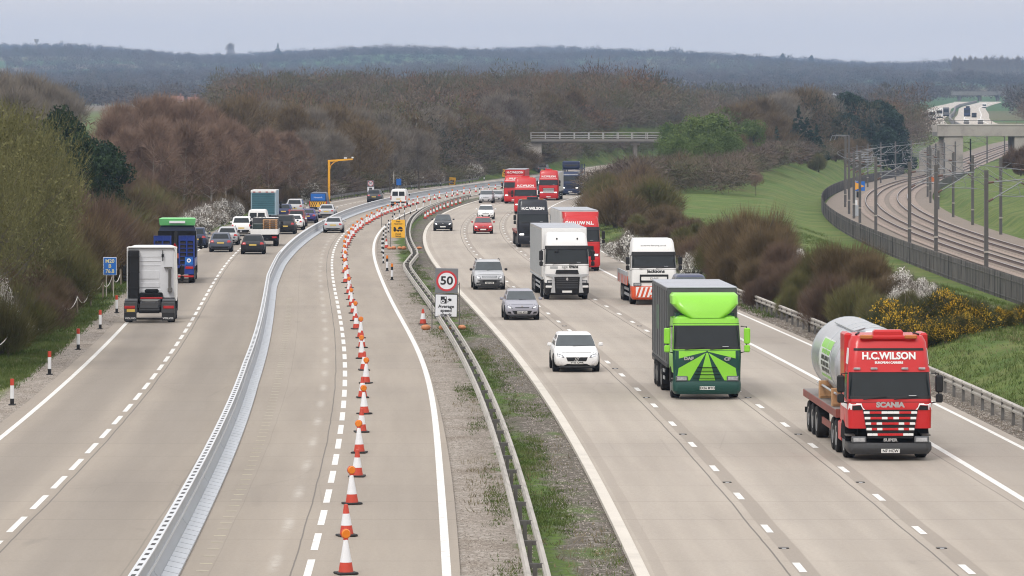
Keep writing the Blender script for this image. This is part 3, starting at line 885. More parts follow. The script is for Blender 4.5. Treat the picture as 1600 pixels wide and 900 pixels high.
while yy < 530:
    for row, (o, h) in enumerate(((18.0, 2.2), (21.5, 2.9)) if yy < 385 else ((17.0, 4.0), (20.8, 5.0))):
        key = ('fbrown', 'folive', 'fbrown', 'fpurple', 'fbrown')[(k*2+row) % 5]
        q = yy+U(-3, 3)+row*2
        place(key, float(R0(q))+o+U(-0.3, 0.9), q, h*U(0.8, 1.12)*(0.8 if yy < 360 else 1.0), U(0.95, 1.25), LR[key[1:]].replace('behind', 'far along behind'), key[1:]+' shrubs in the far right belt')
    yy += 10.5; k += 1
for x, yy, t, w in ((1268, 214, 444, 1.0), (1282, 209, 452, 1.0), (1392, 205, 420, 0.9), (1412, 203, 414, 1.0), (1436, 202, 424, 1.0), (1458, 200, 438, 0.8), (1248, 238, 378, 0.7), (1400, 197, 448, 0.9)):
    put('blossom', x, yy, t, w, 'white blossoming shrub near the right guardrail and gorse', 'blossoming shrubs on the right')
for x, yy, t, w in ((940, 330, 368, 0.7), (962, 315, 362, 0.8), (985, 300, 352, 0.8), (930, 350, 378, 0.6), (1072, 270, 388, 0.7), (1086, 268, 378, 0.6)):
    put('fblossom', x, yy, t, w, 'greyish white blossoming shrub beside the distant right verge', 'blossoming shrubs beside the distant right verge')
LG = 'yellow flowering gorse bush above the grassy bank on the right'
for x, yy, t, w in ((1368, 183, 478, 0.8), (1392, 181, 464, 0.85), (1420, 180, 450, 0.95), (1448, 181, 446, 1.0), (1476, 180, 448, 1.0), (1502, 179, 450, 0.95), (1522, 178, 462, 0.9), (1405, 178, 486, 0.8), (1440, 177, 490, 0.8), (1478, 176, 492, 0.8), (1510, 176, 490, 0.8)):
    put('gorse', x, yy, t-9, w, LG, 'gorse bushes on the right bank')
put('gorse', 1570, 180, 466, 0.75, 'small yellow gorse bush standing alone at the right edge')
put('gorse', 1600, 182, 458, 0.75, 'yellow gorse bush cut by the right edge of the picture')
# --- trees on the rise between the road and the railway
L = 'fresh green rounded tree on the slope right of the overbridge'
for x, yy, t, w in ((1085, 640, 186, 1.0), (1112, 650, 182, 1.1), (1132, 640, 205, 0.9), (1060, 620, 215, 0.9), (1100, 600, 215, 1.0), (1050, 720, 196, 0.9), (1150, 690, 214, 0.8), (1172, 720, 190, 0.8), (1128, 760, 174, 0.9)):
    put('leafy', x, yy, t, w, L, 'fresh green trees right of the overbridge')
L = 'dark conifer on the grassy rise between the road and the railway'
for x, yy, t, w in ((1156, 720, 200, 0.9), (1178, 740, 206, 0.7), (1212, 780, 195, 0.95), (1250, 800, 162, 0.8), (1262, 790, 180, 1.0), (1275, 800, 192, 0.9), (1240, 830, 185, 0.8)):
    put('pine', x, yy, t, w, L, 'dark conifers on the grassy rise')
L = 'dark green conifer in the dense clump above the railway curve'
for x, yy, t, w in ((1308, 930, 158, 1.0), (1322, 940, 146, 0.9), (1338, 945, 152, 1.0), (1356, 935, 160, 1.0), (1374, 940, 158, 1.0), (1390, 930, 172, 1.0), (1404, 925, 188, 0.9), (1330, 915, 180, 1.1), (1360, 910, 185, 1.1), (1386, 905, 200, 0.9), (1310, 910, 178, 1.0), (1412, 915, 205, 0.8)):
    put('roundpine' if x % 4 else 'pine', x, yy, t, w*1.15, L, 'conifers above the railway curve')
for x, yy, t, key in ((1160, 800, 168, 'tallbrown'), (1190, 850, 156, 'tallbrown'), (1222, 880, 148, 'tall'), (1255, 900, 143, 'tallbrown'), (1282, 920, 146, 'tall'), (1130, 760, 172, 'tallbrown'), (1088, 720, 190, 'tallbrown'), (1112, 740, 178, 'tall'), (1210, 800, 180, 'tallbrown'), (1150, 700, 212, 'tallbrown'), (1185, 770, 195, 'tallbrown')):
    put(key, x, yy, t, 1.25, 'bare brown tree standing behind the green trees right of the road', 'bare trees on the right rise')
put('copper', 1181, 560, 274, 0.9, 'small copper red tree in the grass beside the right shrub belt')
put('copper', 1251, 760, 252, 0.9, 'small round copper tree alone on the green slope')
put('copper', 1224, 775, 253, 0.6, 'smallest young bare tree on the green slope')
for x, yy, t in ((1322, 860, 206), (1340, 850, 212), (1306, 840, 218)):
    put('fbrown', x, yy, t, 0.9, 'light brown bush at the top of the green slope', 'bushes at the top of the green slope')
put('folive', 1279, 770, 232, 0.8, 'low olive bush under the dark conifers on the slope')
for x, yy, t in ((1582, 640, 228), (1600, 620, 222), (1616, 600, 232), (1595, 580, 246), (1572, 660, 246)):
    put('fpurple', x, yy, t, 0.9, 'reddish brown bush on the bank beyond the railway at the right edge', 'bushes beyond the railway')
# lone trees breaking the skyline and the rows beyond the railway
for x, yy, t, key, lab in ((433, 5600, 66, 'pine', 'tall dark conifer breaking the skyline at the left'), (827, 5600, 72, 'pine', 'pointed conifer breaking the skyline near the middle'), (570, 5400, 72, 'evergreen', 'broad dark tree standing on the ridge left of the middle'), (743, 5500, 76, 'pine', 'smaller pointed conifer on the ridge between two others'), (1223, 5300, 83, 'evergreen', 'round dark tree on the skyline right of the middle'), (1268, 5300, 86, 'evergreen', 'lower dark tree on the skyline beside a rounder one'), (360, 5600, 68, 'tall', 'bare broad tree on the left skyline'), (452, 2200, 112, 'evergreen', 'dark tree poking out above the brown wood at the left'), (415, 2000, 122, 'pine', 'narrow dark conifer in the valley at the left')):
    put(key, x, yy, t, 1.0 if key == 'pine' and yy > 5000 else 0.65, lab)
for k in range(13):
    put('tall', 1492+k*8.2, 4200+60*(k % 3), 89+(k % 3)*1.6, 0.42, 'slender bare poplar in the row on the right skyline', 'row of poplars on the skyline')
# --- woodland that reads as one mass
def unit_crown(rng, n, ln, w):
    lob = [(0, 0, 0.5, 0.42, 0.42, 0.42)]
    for k in range(7):
        a = rng.random()*2*PI
        lob.append((0.3*math.cos(a), 0.3*math.sin(a), 0.3+0.45*rng.random(), 0.22, 0.22, 0.22))
    P, d = lobe_points(rng, lob, n, 0.5)
    D = d*0.8+np.array([0, 0, 0.35])+rng.normal(size=P.shape)*0.5
    return blades(rng, P, D, ln, w)[0]
def wood_mat(name, cols):
    m, nt, b = newmat(name)
    uv = nd(nt, 'ShaderNodeUVMap').outputs[0]
    t = nd(nt, 'ShaderNodeSeparateXYZ', {0: uv}).outputs[0]
    r = nd(nt, 'ShaderNodeValToRGB', {0: t})
    cr = r.color_ramp
    while len(cr.elements) > 1: cr.elements.remove(cr.elements[-1])
    cr.elements[0].position = 0; cr.elements[0].color = c4(cols[0])
    for i, c in enumerate(cols[1:]):
        e = cr.elements.new((i+1)/(len(cols)-1)); e.color = c4(c)
    cr.interpolation = 'LINEAR'
    nt.links.new(r.outputs[0], b.inputs['Base Color'])
    b.inputs['Roughness'].default_value = 0.95
    b.inputs['Specular IOR Level'].default_value = 0.05
    return m
def wood(name, spots, mat, n, ln, w, seed):
    """spots: rows of x, y, height, width, tint"""
    rng = np.random.default_rng(seed)
    base = [unit_crown(rng, n, ln, w) for _ in range(6)]
    vs, uv = [], []
    zg = ground(spots[:, 0], spots[:, 1])
    for i, (x, y, h, wd, tint) in enumerate(spots):
        c = base[i % 6]; a = rng.random()*2*PI; ca, sa = math.cos(a), math.sin(a)
        v = np.empty_like(c)
        v[:, 0] = (c[:, 0]*ca-c[:, 1]*sa)*wd+x; v[:, 1] = (c[:, 0]*sa+c[:, 1]*ca)*wd+y; v[:, 2] = c[:, 2]*h+zg[i]
        vs.append(v)
        t = np.full((len(c), 2), tint); t[:, 0] += np.repeat(rng.normal(size=len(c)//3)*0.05, 3); uv.append(np.clip(t, 0.01, 0.99))
    V = np.concatenate(vs)
    return tag(np_mesh(name, V, np.arange(len(V)).reshape(-1, 3), mat, uv=np.concatenate(uv)), kind='stuff')
def far_open(x, y):
    """true where the motorway, the railway or a field must stay open"""
    fx = np.interp(y, FAR_Y, FAR_X)
    px = 800+x*F/y
    a = (np.abs(x-fx+7) < 24) & (y > 1150) & (y < 2750)
    b = (np.abs(x-RA(np.minimum(y, 1600))-2) < 15) & (y < 1500)
    off = x-R0(y)
    c = (off > -24) & (off < 20) & (y < 1020)
    d = (y < 1250) & (x > RA(np.minimum(y, 1600))+12)
    e = (px > 1452) & (px < 1568) & (y < 1500)
    f = (px > 108) & (px < 345) & (y > 600) & (y < 1950)
    g = (px > 1288) & (px < 1372) & (y > 950) & (y < 1900)
    hgrass = (off > 20) & (x < RA(np.minimum(y, 1600))-4) & (y < 880)
    return a | b | c | d | e | f | g | hgrass
rng = np.random.default_rng(9)
pts = []
for y in np.arange(655, 1560, 11.0):
    hx = y*0.135
    for x in np.arange(-hx, hx, 7.5):
        X, Y = x+rng.uniform(-3, 3), y+rng.uniform(-4, 4)
        nz = math.sin(X*0.05+Y*0.013)+math.sin(X*0.021-Y*0.03+2)
        h = 9.5+1.3*nz+rng.normal()*1.2
        tint = 0.42+0.20*nz+rng.normal()*0.30
        wd = rng.uniform(7.0, 11.5)
        q = rng.random()
        if q < 0.05: tint = 0.99
        elif q < 0.20: h *= 1.18; wd *= 1.35
        elif q < 0.30: h *= 0.75
        pts.append((X, Y, max(5.5, h), wd, np.clip(tint, 0.02, 0.90) if q >= 0.05 else 0.985))
pts = np.array(pts)
pts = pts[~far_open(pts[:, 0], pts[:, 1])]
MAT_WOOD = wood_mat('bare_woodland', [(0.098, 0.074, 0.064), (0.160, 0.125, 0.092), (0.115, 0.098, 0.070), (0.092, 0.096, 0.045), (0.185, 0.105, 0.068), (0.026, 0.038, 0.024)])
wood('bare_woodland', pts, MAT_WOOD, 620, 0.075, 0.0145, 5)
belt = []
for yy in np.arange(528, 1010, 7.0):
    for o, h in ((-21.6, 3.2), (-24.8, 5.2), (-29.5, 7.0)) + (((16.6, 4.4), (20.4, 5.2)) + (((25.5, 5.0), (31.0, 4.6)) if yy > 548 else ()) if yy < 830 else ()):
        q = yy+rng.uniform(-3, 3)
        if o > 0 and q > 640: h *= 0.9
        if q > 800 and o < 0: h *= 1.15
        belt.append((float(R0(q))+o+rng.uniform(-0.8, 0.3)*(1 if o < 0 else -1), q, h*rng.uniform(0.85, 1.15), rng.uniform(6.5, 8.5), rng.choice([0.05, 0.2, 0.35, 0.45, 0.6])+rng.normal()*0.06))
wood('distant_shrub_belt', np.array(belt), MAT_WOOD, 900, 0.16, 0.012, 8)
pts = []
for y in np.arange(1620, 6900, 62.0):
    hx = y*0.137
    sp = 9.0+y*0.0011
    for x in np.arange(-hx, hx, sp):
        X, Y = x+rng.uniform(-4, 4), y+rng.uniform(-28, 28)
        nz = math.sin(X*0.011+Y*0.004)+math.sin(X*0.004-Y*0.0031+1)
        if nz < -1.0 and Y < 3300: continue
        h = 10.5+1.5*nz+rng.normal()*1.8
        if rng.random() < 0.03: h *= 1.3
        pts.append((X, Y, max(6, h), rng.uniform(11, 17), np.clip(0.45+0.2*nz+rng.normal()*0.2, 0.02, 0.98)))
pts = np.array(pts)
pts = pts[~far_open(pts[:, 0], pts[:, 1])]
MAT_FARWOOD = wood_mat('distant_woodland', [(0.034, 0.046, 0.034), (0.075, 0.064, 0.054), (0.105, 0.088, 0.070), (0.078, 0.082, 0.052)])
wood('distant_woodland', pts, MAT_FARWOOD, 230, 0.11, 0.05, 6)
# ------------------------------------------------------------------ roadside furniture
M_GALV = PM('galvanised_steel', (0.46, 0.49, 0.52), 0.42, 0.55, var=0.15, scale=1.2, dirt=0.12)
M_GALVW = PM('weathered_steel_rail', (0.42, 0.395, 0.355), 0.6, 0.25, var=0.25, scale=0.9, dirt=0.55)
M_STEELD = PM('dull_dark_steel', (0.16, 0.155, 0.15), 0.6, 0.5, var=0.25, scale=2, dirt=0.3)
M_BLACK = PM('black_rubber', (0.018, 0.018, 0.019), 0.75, var=0.2)
M_BLKP = PM('black_plastic', (0.014, 0.014, 0.015), 0.5, var=0.15, spec=0.3)
M_DKGREY = PM('dark_grey_plastic', (0.055, 0.056, 0.060), 0.5, var=0.12, dirt=0.1)
M_CWHITE = PM('reflective_white_sleeve', (0.72, 0.73, 0.75), 0.45, var=0.08, dirt=0.15)
M_CRED = PM('orange_red_cone_plastic', (0.52, 0.050, 0.024), 0.5, var=0.22, scale=2, dirt=0.25)
M_AMBER = PM('amber_lamp_lens', (0.72, 0.20, 0.015), 0.2, var=0.1, coat=0.5)
M_SIGNW = PM('white_sign_face', (0.74, 0.76, 0.80), 0.4, var=0.03, dirt=0.05)
M_SIGNG = PM('grey_sign_face', (0.165, 0.175, 0.19), 0.5, var=0.06)
M_SIGNR = PM('red_sign_film', (0.55, 0.035, 0.045), 0.4, var=0.05)
M_SIGNK = PM('black_sign_film', (0.015, 0.015, 0.018), 0.5, var=0.05)
M_SIGNY = PM('yellow_sign_face', (0.80, 0.43, 0.03), 0.45, var=0.05, dirt=0.06)
M_SIGNB = PM('blue_sign_face', (0.012, 0.130, 0.48), 0.4, var=0.05)
M_SAND = PM('orange_sandbag_plastic', (0.55, 0.22, 0.10), 0.7, var=0.2, scale=4, dirt=0.2)
M_WOODP = PM('grey_weathered_timber', (0.20, 0.165, 0.125), 0.9, var=0.3, scale=3)

# traffic cones: every second one carries an amber lamp
def make_cone(lamp, h=0.76):
    t = thing('traffic_cone', 'x', 'traffic cone')
    b = MB(); b.box(-0.22, 0.22, -0.22, 0.22, 0, 0.05, 0, 0.015); b.build('base', M_BLACK, t)
    c = MB()
    c.lathe([(0.165, 0.05), (0.130, 0.26)], 18, 1)
    c.lathe([(0.1305, 0.26), (0.082, 0.54)], 18, 0)
    c.lathe([(0.0815, 0.54), (0.050, h-0.02), (0.03, h), (0.0, h)], 18, 1 if not lamp else 2)
    c.build('cone_body', [M_CWHITE, M_CRED, M_CWHITE if lamp else M_CRED], t)
    if lamp:
        l = MB(); l.lathe([(0, -0.05), (0.085, -0.05), (0.105, -0.025), (0.105, 0.025), (0.085, 0.05), (0, 0.05)], 20, 0, 'y', (0, 0, h+0.12))
        lo = l.build('lamp', M_AMBER, t)
        k = MB(); k.box(-0.05, 0.05, -0.04, 0.04, h-0.02, h+0.02, 0, 0.01); k.lathe([(0.106, -0.02), (0.112, -0.02), (0.112, 0.02), (0.106, 0.02)], 20, 0, 'y', (0, 0, h+0.12)); k.build('lamp_holder', M_CRED, lo)
    return t
LCONE = ['traffic cone with an amber lamp on top in the long line', 'plain white topped traffic cone standing between two cones with lamps']
proto_c = [make_cone(True), make_cone(False)]
used_c = [False, False]
def cone(kind, x, y, label, group):
    loc = (x, y, float(roadz(y))+0.005); rz = U(-0.5, 0.5); tl = U(-0.03, 0.03)
    if not used_c[kind]:
        used_c[kind] = True; o = proto_c[kind]; o.location = loc; o.rotation_euler = (0, 0, rz)
    else: o = dup(proto_c[kind], loc, rz)
    o.rotation_euler = (tl*0.5, tl, rz)
    o['label'] = label
    if group: o['group'] = group
    elif 'group' in o: del o['group']
    return o
k = 0
Yc = 92.2
while Yc < 760:
    off = np.interp(Yc, [90, 160, 300, 420, 760], [-6.48, -6.55, -6.35, -6.2, -6.2])
    lab = LCONE[k % 2]
    if k == 0: lab = 'nearest traffic cone with an amber lamp at the bottom of the picture'
    if k == 1: lab = 'second nearest cone in the line, with no lamp'
    cone(k % 2, float(R0(Yc))+off+U(-0.10, 0.10), Yc, lab, 'traffic cones along the closed lane')
    Yc += 8.5 if Yc < 300 else (6.5 if Yc < 500 else 9.0); k += 1
for j in range(11):
    yy = 440+j*8.5
    cone(1, float(R0(yy))-1.05, yy, 'traffic cone in the short row between the carriageways near the curve', 'short row of cones in the central reserve')
cone(1, (661-800)*EYE/(507-195), 64750/(507-195), 'lone traffic cone with a red top beside the speed check sign', '')
cone(1, (604-800)*EYE/(388-195), 64750/(388-195), 'traffic cone beside the yellow sign and its marker posts', '')

# striped marker posts
def make_post(cols, h, r=0.055, base=True):
    t = thing('marker_post', 'x', 'marker post')
    b = MB()
    n = len(cols); z = 0.0
    for i, c in enumerate(cols):
        z2 = h*(i+1)/n
        b.cyl((0, 0, z+0.001*i), (0, 0, z2), r, r, 10, c)
        z = z2
    b.build('post', [M_BLKP, M_CWHITE, M_CRED, M_AMBER], t)
    if base:
        f = MB(); f.box(-0.12, 0.12, -0.12, 0.12, 0.0, 0.04, 0, 0.01); f.build('foot', M_BLACK, t)
    return t
p1 = make_post([0, 1, 1, 2], 0.92, 0.07)
first = True
for y in (148, 166, 184.5, 203, 220.5, 239, 257, 275):
    x = float(R0(y))-18.85
    o = p1 if first else dup(p1, (x, y, gz(x, y)))
    o.location = (x, y, gz(x, y)); first = False
    o['label'] = 'black and white marker post with red top on the gravel at the left edge' if y != 148 else 'nearest red topped marker post beside the left edge line'
    o['group'] = 'red topped marker posts on the left verge'
p2 = make_post([0, 1, 0, 1, 0, 1, 0], 1.15, 0.055)
p3 = make_post([0, 1, 1, 0, 3], 1.05, 0.075)
for i, (px, py, key) in enumerate(((612.5, 436, 3), (605, 422, 3), (599, 410, 2), (597, 394, 2), (599, 380, 2), (603, 370, 2), (607, 362, 2), (613, 355, 2))):
    pr = p2 if key == 2 else p3
    y = 64750/(py-195); x = (px-800)*EYE/(py-195)
    lab = 'black and white banded post in the row beside the yellow sign' if key == 2 else 'taller amber topped black and white post at the near end of the row'
    if i in (0, 2): o = pr; o.location = (x, y, gz(x, y))
    else: o = dup(pr, (x, y, gz(x, y)))
    o['label'] = lab; o['group'] = 'banded posts along the central reserve' if key == 2 else 'amber topped posts in the central reserve'
p4 = make_post([0, 1, 1, 0], 1.0, 0.06, False)
for i in range(14):
    y = 425+i*14; x = float(R0(y))-3.7
    if i == 0: o = p4; o.location = (x, y, gz(x, y))
    else: o = dup(p4, (x, y, gz(x, y)))
    o['label'] = 'short white and black marker post along the far central reserve'; o['group'] = 'marker posts along the far central reserve'
p5 = make_post([0, 1, 0], 1.0, 0.07, False)
for i in range(9):
    y = 590+i*17; x = float(R0(y))-18.9
    if i == 0: o = p5; o.location = (x, y, gz(x, y))
    else: o = dup(p5, (x, y, gz(x, y)))
    o['label'] = 'white marker post on the outer verge of the distant curve'; o['group'] = 'white marker posts on the distant verge'

# temporary steel barrier: slotted top flange, leaning face, ribbed foot plates
def baroff(y): return np.interp(y, [40, 90, 160, 254, 294, 350, 400, 470, 600, 800], [-10.35, -10.45, -10.95, -11.15, -10.9, -10.2, -9.65, -9.6, -9.7, -9.9])
bar = thing('steel_safety_barrier', 'long grey temporary steel barrier dividing the two left lanes from the roadworks', 'barrier')
M_BARL = PM('zinc_barrier_flange', (0.60, 0.62, 0.64), 0.45, 0.35, var=0.1, scale=0.8)
M_BARF = PM('zinc_barrier_face', (0.385, 0.42, 0.46), 0.45, 0.45, var=0.16, scale=0.7, dirt=0.08)
M_BARP = PM('zinc_foot_plate', (0.47, 0.50, 0.535), 0.5, 0.35, var=0.14, scale=0.9, dirt=0.1)
def bpath(y0, y1, st): return [(float(R0(y))+float(baroff(y)), y, float(roadz(y))) for y in np.arange(y0, y1+0.01, st)]
b = MB()
y = 78.0
while y < 780:
    seg = 12.0
    b.sweep(bpath(y, y+seg-0.06, (seg-0.06)/4), [(-0.30, 0.02), (-0.19, 0.30), (-0.13, 0.76), (0.0, 0.76), (0.0, 0.30), (0.11, 0.14), (0.11, 0.02)])
    y += seg
b.build('face_panels', M_BARF, bar)
b = MB()
b.sweep(bpath(78, 780, 4.0), [(-0.17, 0.765), (-0.17, 0.80), (0.03, 0.80), (0.03, 0.765)])
b.sweep(bpath(78, 780, 4.0), [(0.001, 0.40), (0.02, 0.40), (0.02, 0.47), (0.001, 0.47)])
b.build('top_flange', M_BARL, bar)
b = MB()
for y in np.arange(79, 300, 1.05):
    x = float(R0(y))+float(baroff(y)); s = math.tan(heading(y)); 
    b.box(x-0.115, x-0.025, y, y+0.42, 0.796, 0.803)
b.build('flange_slots', M_BLKP, bar)['kind'] = 'stuff'
b = MB()
for y in np.arange(79, 420, 1.05):
    pts = bpath(y, y+0.98, 0.98)
    b.sweep(pts, [(0.11, 0.02), (0.11, 0.15), (0.44, 0.075), (0.44, 0.02)])
b.sweep(bpath(420, 780, 4.0), [(0.11, 0.02), (0.11, 0.15), (0.44, 0.075), (0.44, 0.02)])
b.build('foot_plates', M_BARP, bar)['kind'] = 'stuff'

# guard rails
WBEAM = [(-0.02, 0.0), (0.05, 0.04), (0.05, 0.10), (-0.01, 0.14), (-0.01, 0.18), (0.05, 0.22), (0.05, 0.28), (-0.02, 0.32), (-0.04, 0.32), (0.0, 0.28), (0.0, 0.22), (-0.06, 0.18), (-0.06, 0.14), (0.0, 0.10), (0.0, 0.04), (-0.04, 0.0)]
def guardrail(label, offf, y0, y1, step, sides, mat, post_h=0.62, gap=0.0, zf=None):
    t = thing('guardrail', label, 'guardrail')
    Y = np.arange(y0, y1+0.1, 2.0)
    P = [(float(R0(y))+offf(y), y) for y in Y]
    zb = [gz(x, y) for x, y in P]
    for s in sides:
        b = MB()
        b.sweep([(x+s*gap, y, z+0.40) for (x, y), z in zip(P, zb)], [(s*-u if s < 0 else u*s if s else u, w) for u, w in WBEAM] if s else [(-u, w) for u, w in WBEAM])
        b.build('rail_beam', mat, t)
    for y in np.arange(y0+0.5, y1, step):
        x = float(R0(y))+offf(y); z = gz(x, y)
        b = MB(); 
        b.box(x-0.05, x+0.05, y-0.06, y+0.06, z-0.3, z+post_h)
        b.box(x-gap, x+gap, y-0.03, y+0.03, z+0.50, z+0.60) if gap else None
        b.build('post', M_STEELD, t)
    return t
def med(y): return float(np.interp(y, [60, 200, 268, 279, 302, 312, 383, 410, 470, 560], [-2.36, -2.36, -2.4, -2.36, -1.32, -1.22, -1.5, -1.7, -2.2, -2.4]))
guardrail('double sided weathered guardrail winding along the central reserve', med, 84, 560, 4.85, (-1, 1), M_GALVW, 0.60, 0.20)
guardrail('single weathered guardrail beside the right hard shoulder', lambda y: float(np.interp(y, [60, 235], [14.45, 15.0])), 92, 238, 2.4, (0,), M_GALVW, 0.70)
guardrail('dark guardrail along the outer verge of the distant left curve', lambda y: -18.9, 480, 720, 4.0, (0,), M_STEELD, 0.68)

# signs
def legs(mb, x0, x1, h, lean=0.35):
    for x in (x0, x1):
        mb.cyl((x, 0.03, 0), (x, 0.03, h), 0.022, n=6)
        mb.cyl((x, 0.05, h*0.8), (x, 0.05+lean*h*0.6, 0.0), 0.018, n=6)
        mb.cyl((x, -0.05, 0.02), (x, 0.05+lean*h*0.6, 0.02), 0.018, n=6)
def sandbags(x, y, n, label):
    for i in range(n):
        t = MB()
        t.lathe([(0.0, -0.24), (0.09, -0.22), (0.17, -0.10), (0.18, 0.05), (0.12, 0.19), (0.03, 0.25), (0.0, 0.25)], 10, 0, 'x')
        o = t.build('sandbag', M_SAND)
        o.location = (x+i*0.40-0.20*n+U(-0.06, 0.06), y-0.25+U(-0.3, 0.3), gz(x, y)+0.12); o.rotation_euler = (0, U(-0.15, 0.15), U(-1.2, 1.2)); o.scale = (U(0.85, 1.1), 1.0, U(0.6, 0.9))
        tag(o, label, 'sandbag', 'sandbags '+label[-28:])
# 50 limit over camera plate
sx, sy = -3.20, 204.0
t = thing('speed_limit_sign', 'grey framed 50 speed limit sign above a white average speed check plate', 'road sign', (sx, sy, gz(sx, sy)), 0.03)
b = MB(); legs(b, -0.66, 0.66, 2.25)
b.cyl((-0.66, 0.03, 2.15), (0.66, 0.03, 2.15), 0.018, n=6); b.cyl((-0.66, 0.03, 0.8), (0.66, 0.03, 0.8), 0.018, n=6); b.build('frame', M_STEELD, t)
tilt = 0.05
b = MB(); b.box(-0.55, 0.55, -0.03, 0.0, 1.74, 2.94, 0, 0.012); pl = b.build('limit_plate', M_SIGNG, t)
def disc(r0, r1, y, z, mat, parent, name, x=0.0, n=48):
    d = MB()
    d.lathe([(r0, y), (r1, y), (r1, y-0.006), (r0, y-0.006), (r0, y)] if r0 > 0 else [(0, y-0.006), (r1, y-0.006), (r1, y)], n, 0, 'y', (x, 0, z))
    return d.build(name, mat, parent)
disc(0.0, 0.42, -0.031, 2.33, M_SIGNW, pl, 'white_disc')
disc(0.40, 0.50, -0.035, 2.33, M_SIGNR, pl, 'red_ring')
text('50', 0.56, M_SIGNK, pl, (0, -0.042, 2.33), bold=0.012, wide=1.12)
b = MB(); b.box(-0.55, 0.55, -0.03, 0.0, 0.58, 1.70, 0, 0.012); b.box(-0.515, 0.515, -0.036, -0.029, 0.615, 1.665, 1); p2_ = b.build('camera_plate', [M_SIGNK, M_SIGNW], t)
for i, s in enumerate(('Average', 'speed', 'check')):
    text(s, 0.21, M_SIGNK, p2_, (0.0, -0.042, 1.10-i*0.20), bold=0.006, wide=1.1)
b = MB()
b.box(-0.27, 0.02, -0.043, -0.036, 1.24, 1.58); b.slab([(0.08, -0.036, 1.42), (0.16, -0.036, 1.36), (0.16, -0.036, 1.50), (0.08, -0.036, 1.46)], (0, -0.007, 0)); b.box(0.16, 0.25, -0.043, -0.036, 1.36, 1.48)
for q in range(3): b.box(0.05+q*0.035, 0.068+q*0.035, -0.043, -0.036, 1.29+q*0.012, 1.35)
co = b.build('camera_symbol', M_SIGNK, p2_)
disc(0.045, 0.085, -0.044, 1.34, M_SIGNW, p2_, 'lens_ring', -0.16, 24); disc(0, 0.04, -0.044, 1.51, M_SIGNW, p2_, 'lens_ring', -0.04, 20)
pl.rotation_euler = (0, tilt*0.4, 0); p2_.rotation_euler = (0, tilt*0.4, 0)
sandbags(sx+0.55, sy-0.2, 3, 'orange sandbag weighting the foot of the 50 sign'); sandbags(sx-0.75, sy-0.2, 1, 'orange sandbag weighting the foot of the 50 sign')
# yellow works sign
sx, sy = -9.02, 335.0
t = thing('works_sign', 'yellow roadworks sign with a black recovery truck picture', 'road sign', (sx, sy, gz(sx, sy)), 0.0)
b = MB(); legs(b, -0.60, 0.60, 2.35); b.build('frame', M_STEELD, t)
b = MB(); b.box(-0.54, 0.54, -0.03, 0.0, 0.92, 2.34, 0, 0.012); pl = b.build('sign_plate', M_SIGNY, t)
for s, z in (('Free', 2.20), ('recovery', 2.02), ('Await', 1.22), ('rescue', 1.05)):
    text(s, 0.19, M_SIGNK, pl, (0, -0.036, z), bold=0.003)
b = MB()
b.box(-0.38, 0.38, -0.037, -0.030, 1.48, 1.56); b.slab([(-0.36, -0.03, 1.56), (-0.36, -0.03, 1.76), (-0.24, -0.03, 1.78), (-0.16, -0.03, 1.66), (-0.14, -0.03, 1.56)], (0, -0.007, 0))
b.slab([(-0.02, -0.03, 1.60), (0.0, -0.03, 1.70), (0.08, -0.03, 1.79), (0.24, -0.03, 1.79), (0.34, -0.03, 1.70), (0.36, -0.03, 1.60)], (0, -0.007, 0))
for q in (-0.26, 0.0, 0.24): b.cyl((q, -0.037, 1.46), (q, -0.030, 1.46), 0.07, n=14)
b.build('recovery_truck_symbol', M_SIGNK, pl)
sandbags(sx+0.1, sy-0.4, 4, 'orange sandbag lying at the foot of the yellow sign'); sandbags(sx+1.9, sy-0.3, 1, 'orange sandbag lying on the guardrail side of the yellow sign')
# works frame left of the guardrail further up
sx, sy = float(R0(405))-3.3, 405.0
t = thing('barrier_frame', 'thin dark metal barrier frame standing in the far central reserve', 'barrier frame', (sx, sy, gz(sx, sy)))
b = MB()
for q in (-1.1, 0.0, 1.1): b.cyl((q, 0, 0), (q, 0, 1.5), 0.03, n=6)
for q in (0.35, 1.4): b.cyl((-1.1, 0, q), (1.1, 0, q), 0.025, n=6)
b.build('rails', M_STEELD, t)
# blue driver location sign
sx, sy = float(R0(240))-20.1, 240.0
t = thing('location_sign', 'blue motorway location sign in front of bare shrubs at the left', 'road sign', (sx, sy, gz(sx, sy)), 0.08)
b = MB(); b.cyl((-0.2, 0.02, -0.2), (-0.2, 0.02, 2.2), 0.03, n=8); b.cyl((0.2, 0.02, -0.2), (0.2, 0.02, 2.2), 0.03, n=8); b.build('posts', M_GALVW, t)
b = MB(); b.box(-0.38, 0.38, -0.03, 0, 1.28, 2.30, 0, 0.02); b.box(-0.355, 0.355, -0.036, -0.029, 1.305, 2.275, 1); pl = b.build('sign_plate', [M_SIGNW, M_SIGNB], t)
M_LETY = PM('pale_yellow_lettering', (0.62, 0.58, 0.30), 0.5)
for s, z in (('M20', 2.07), ('B', 1.79), ('76.8', 1.50)): text(s, 0.29, M_LETY, pl, (0, -0.040, z), bold=0.006)
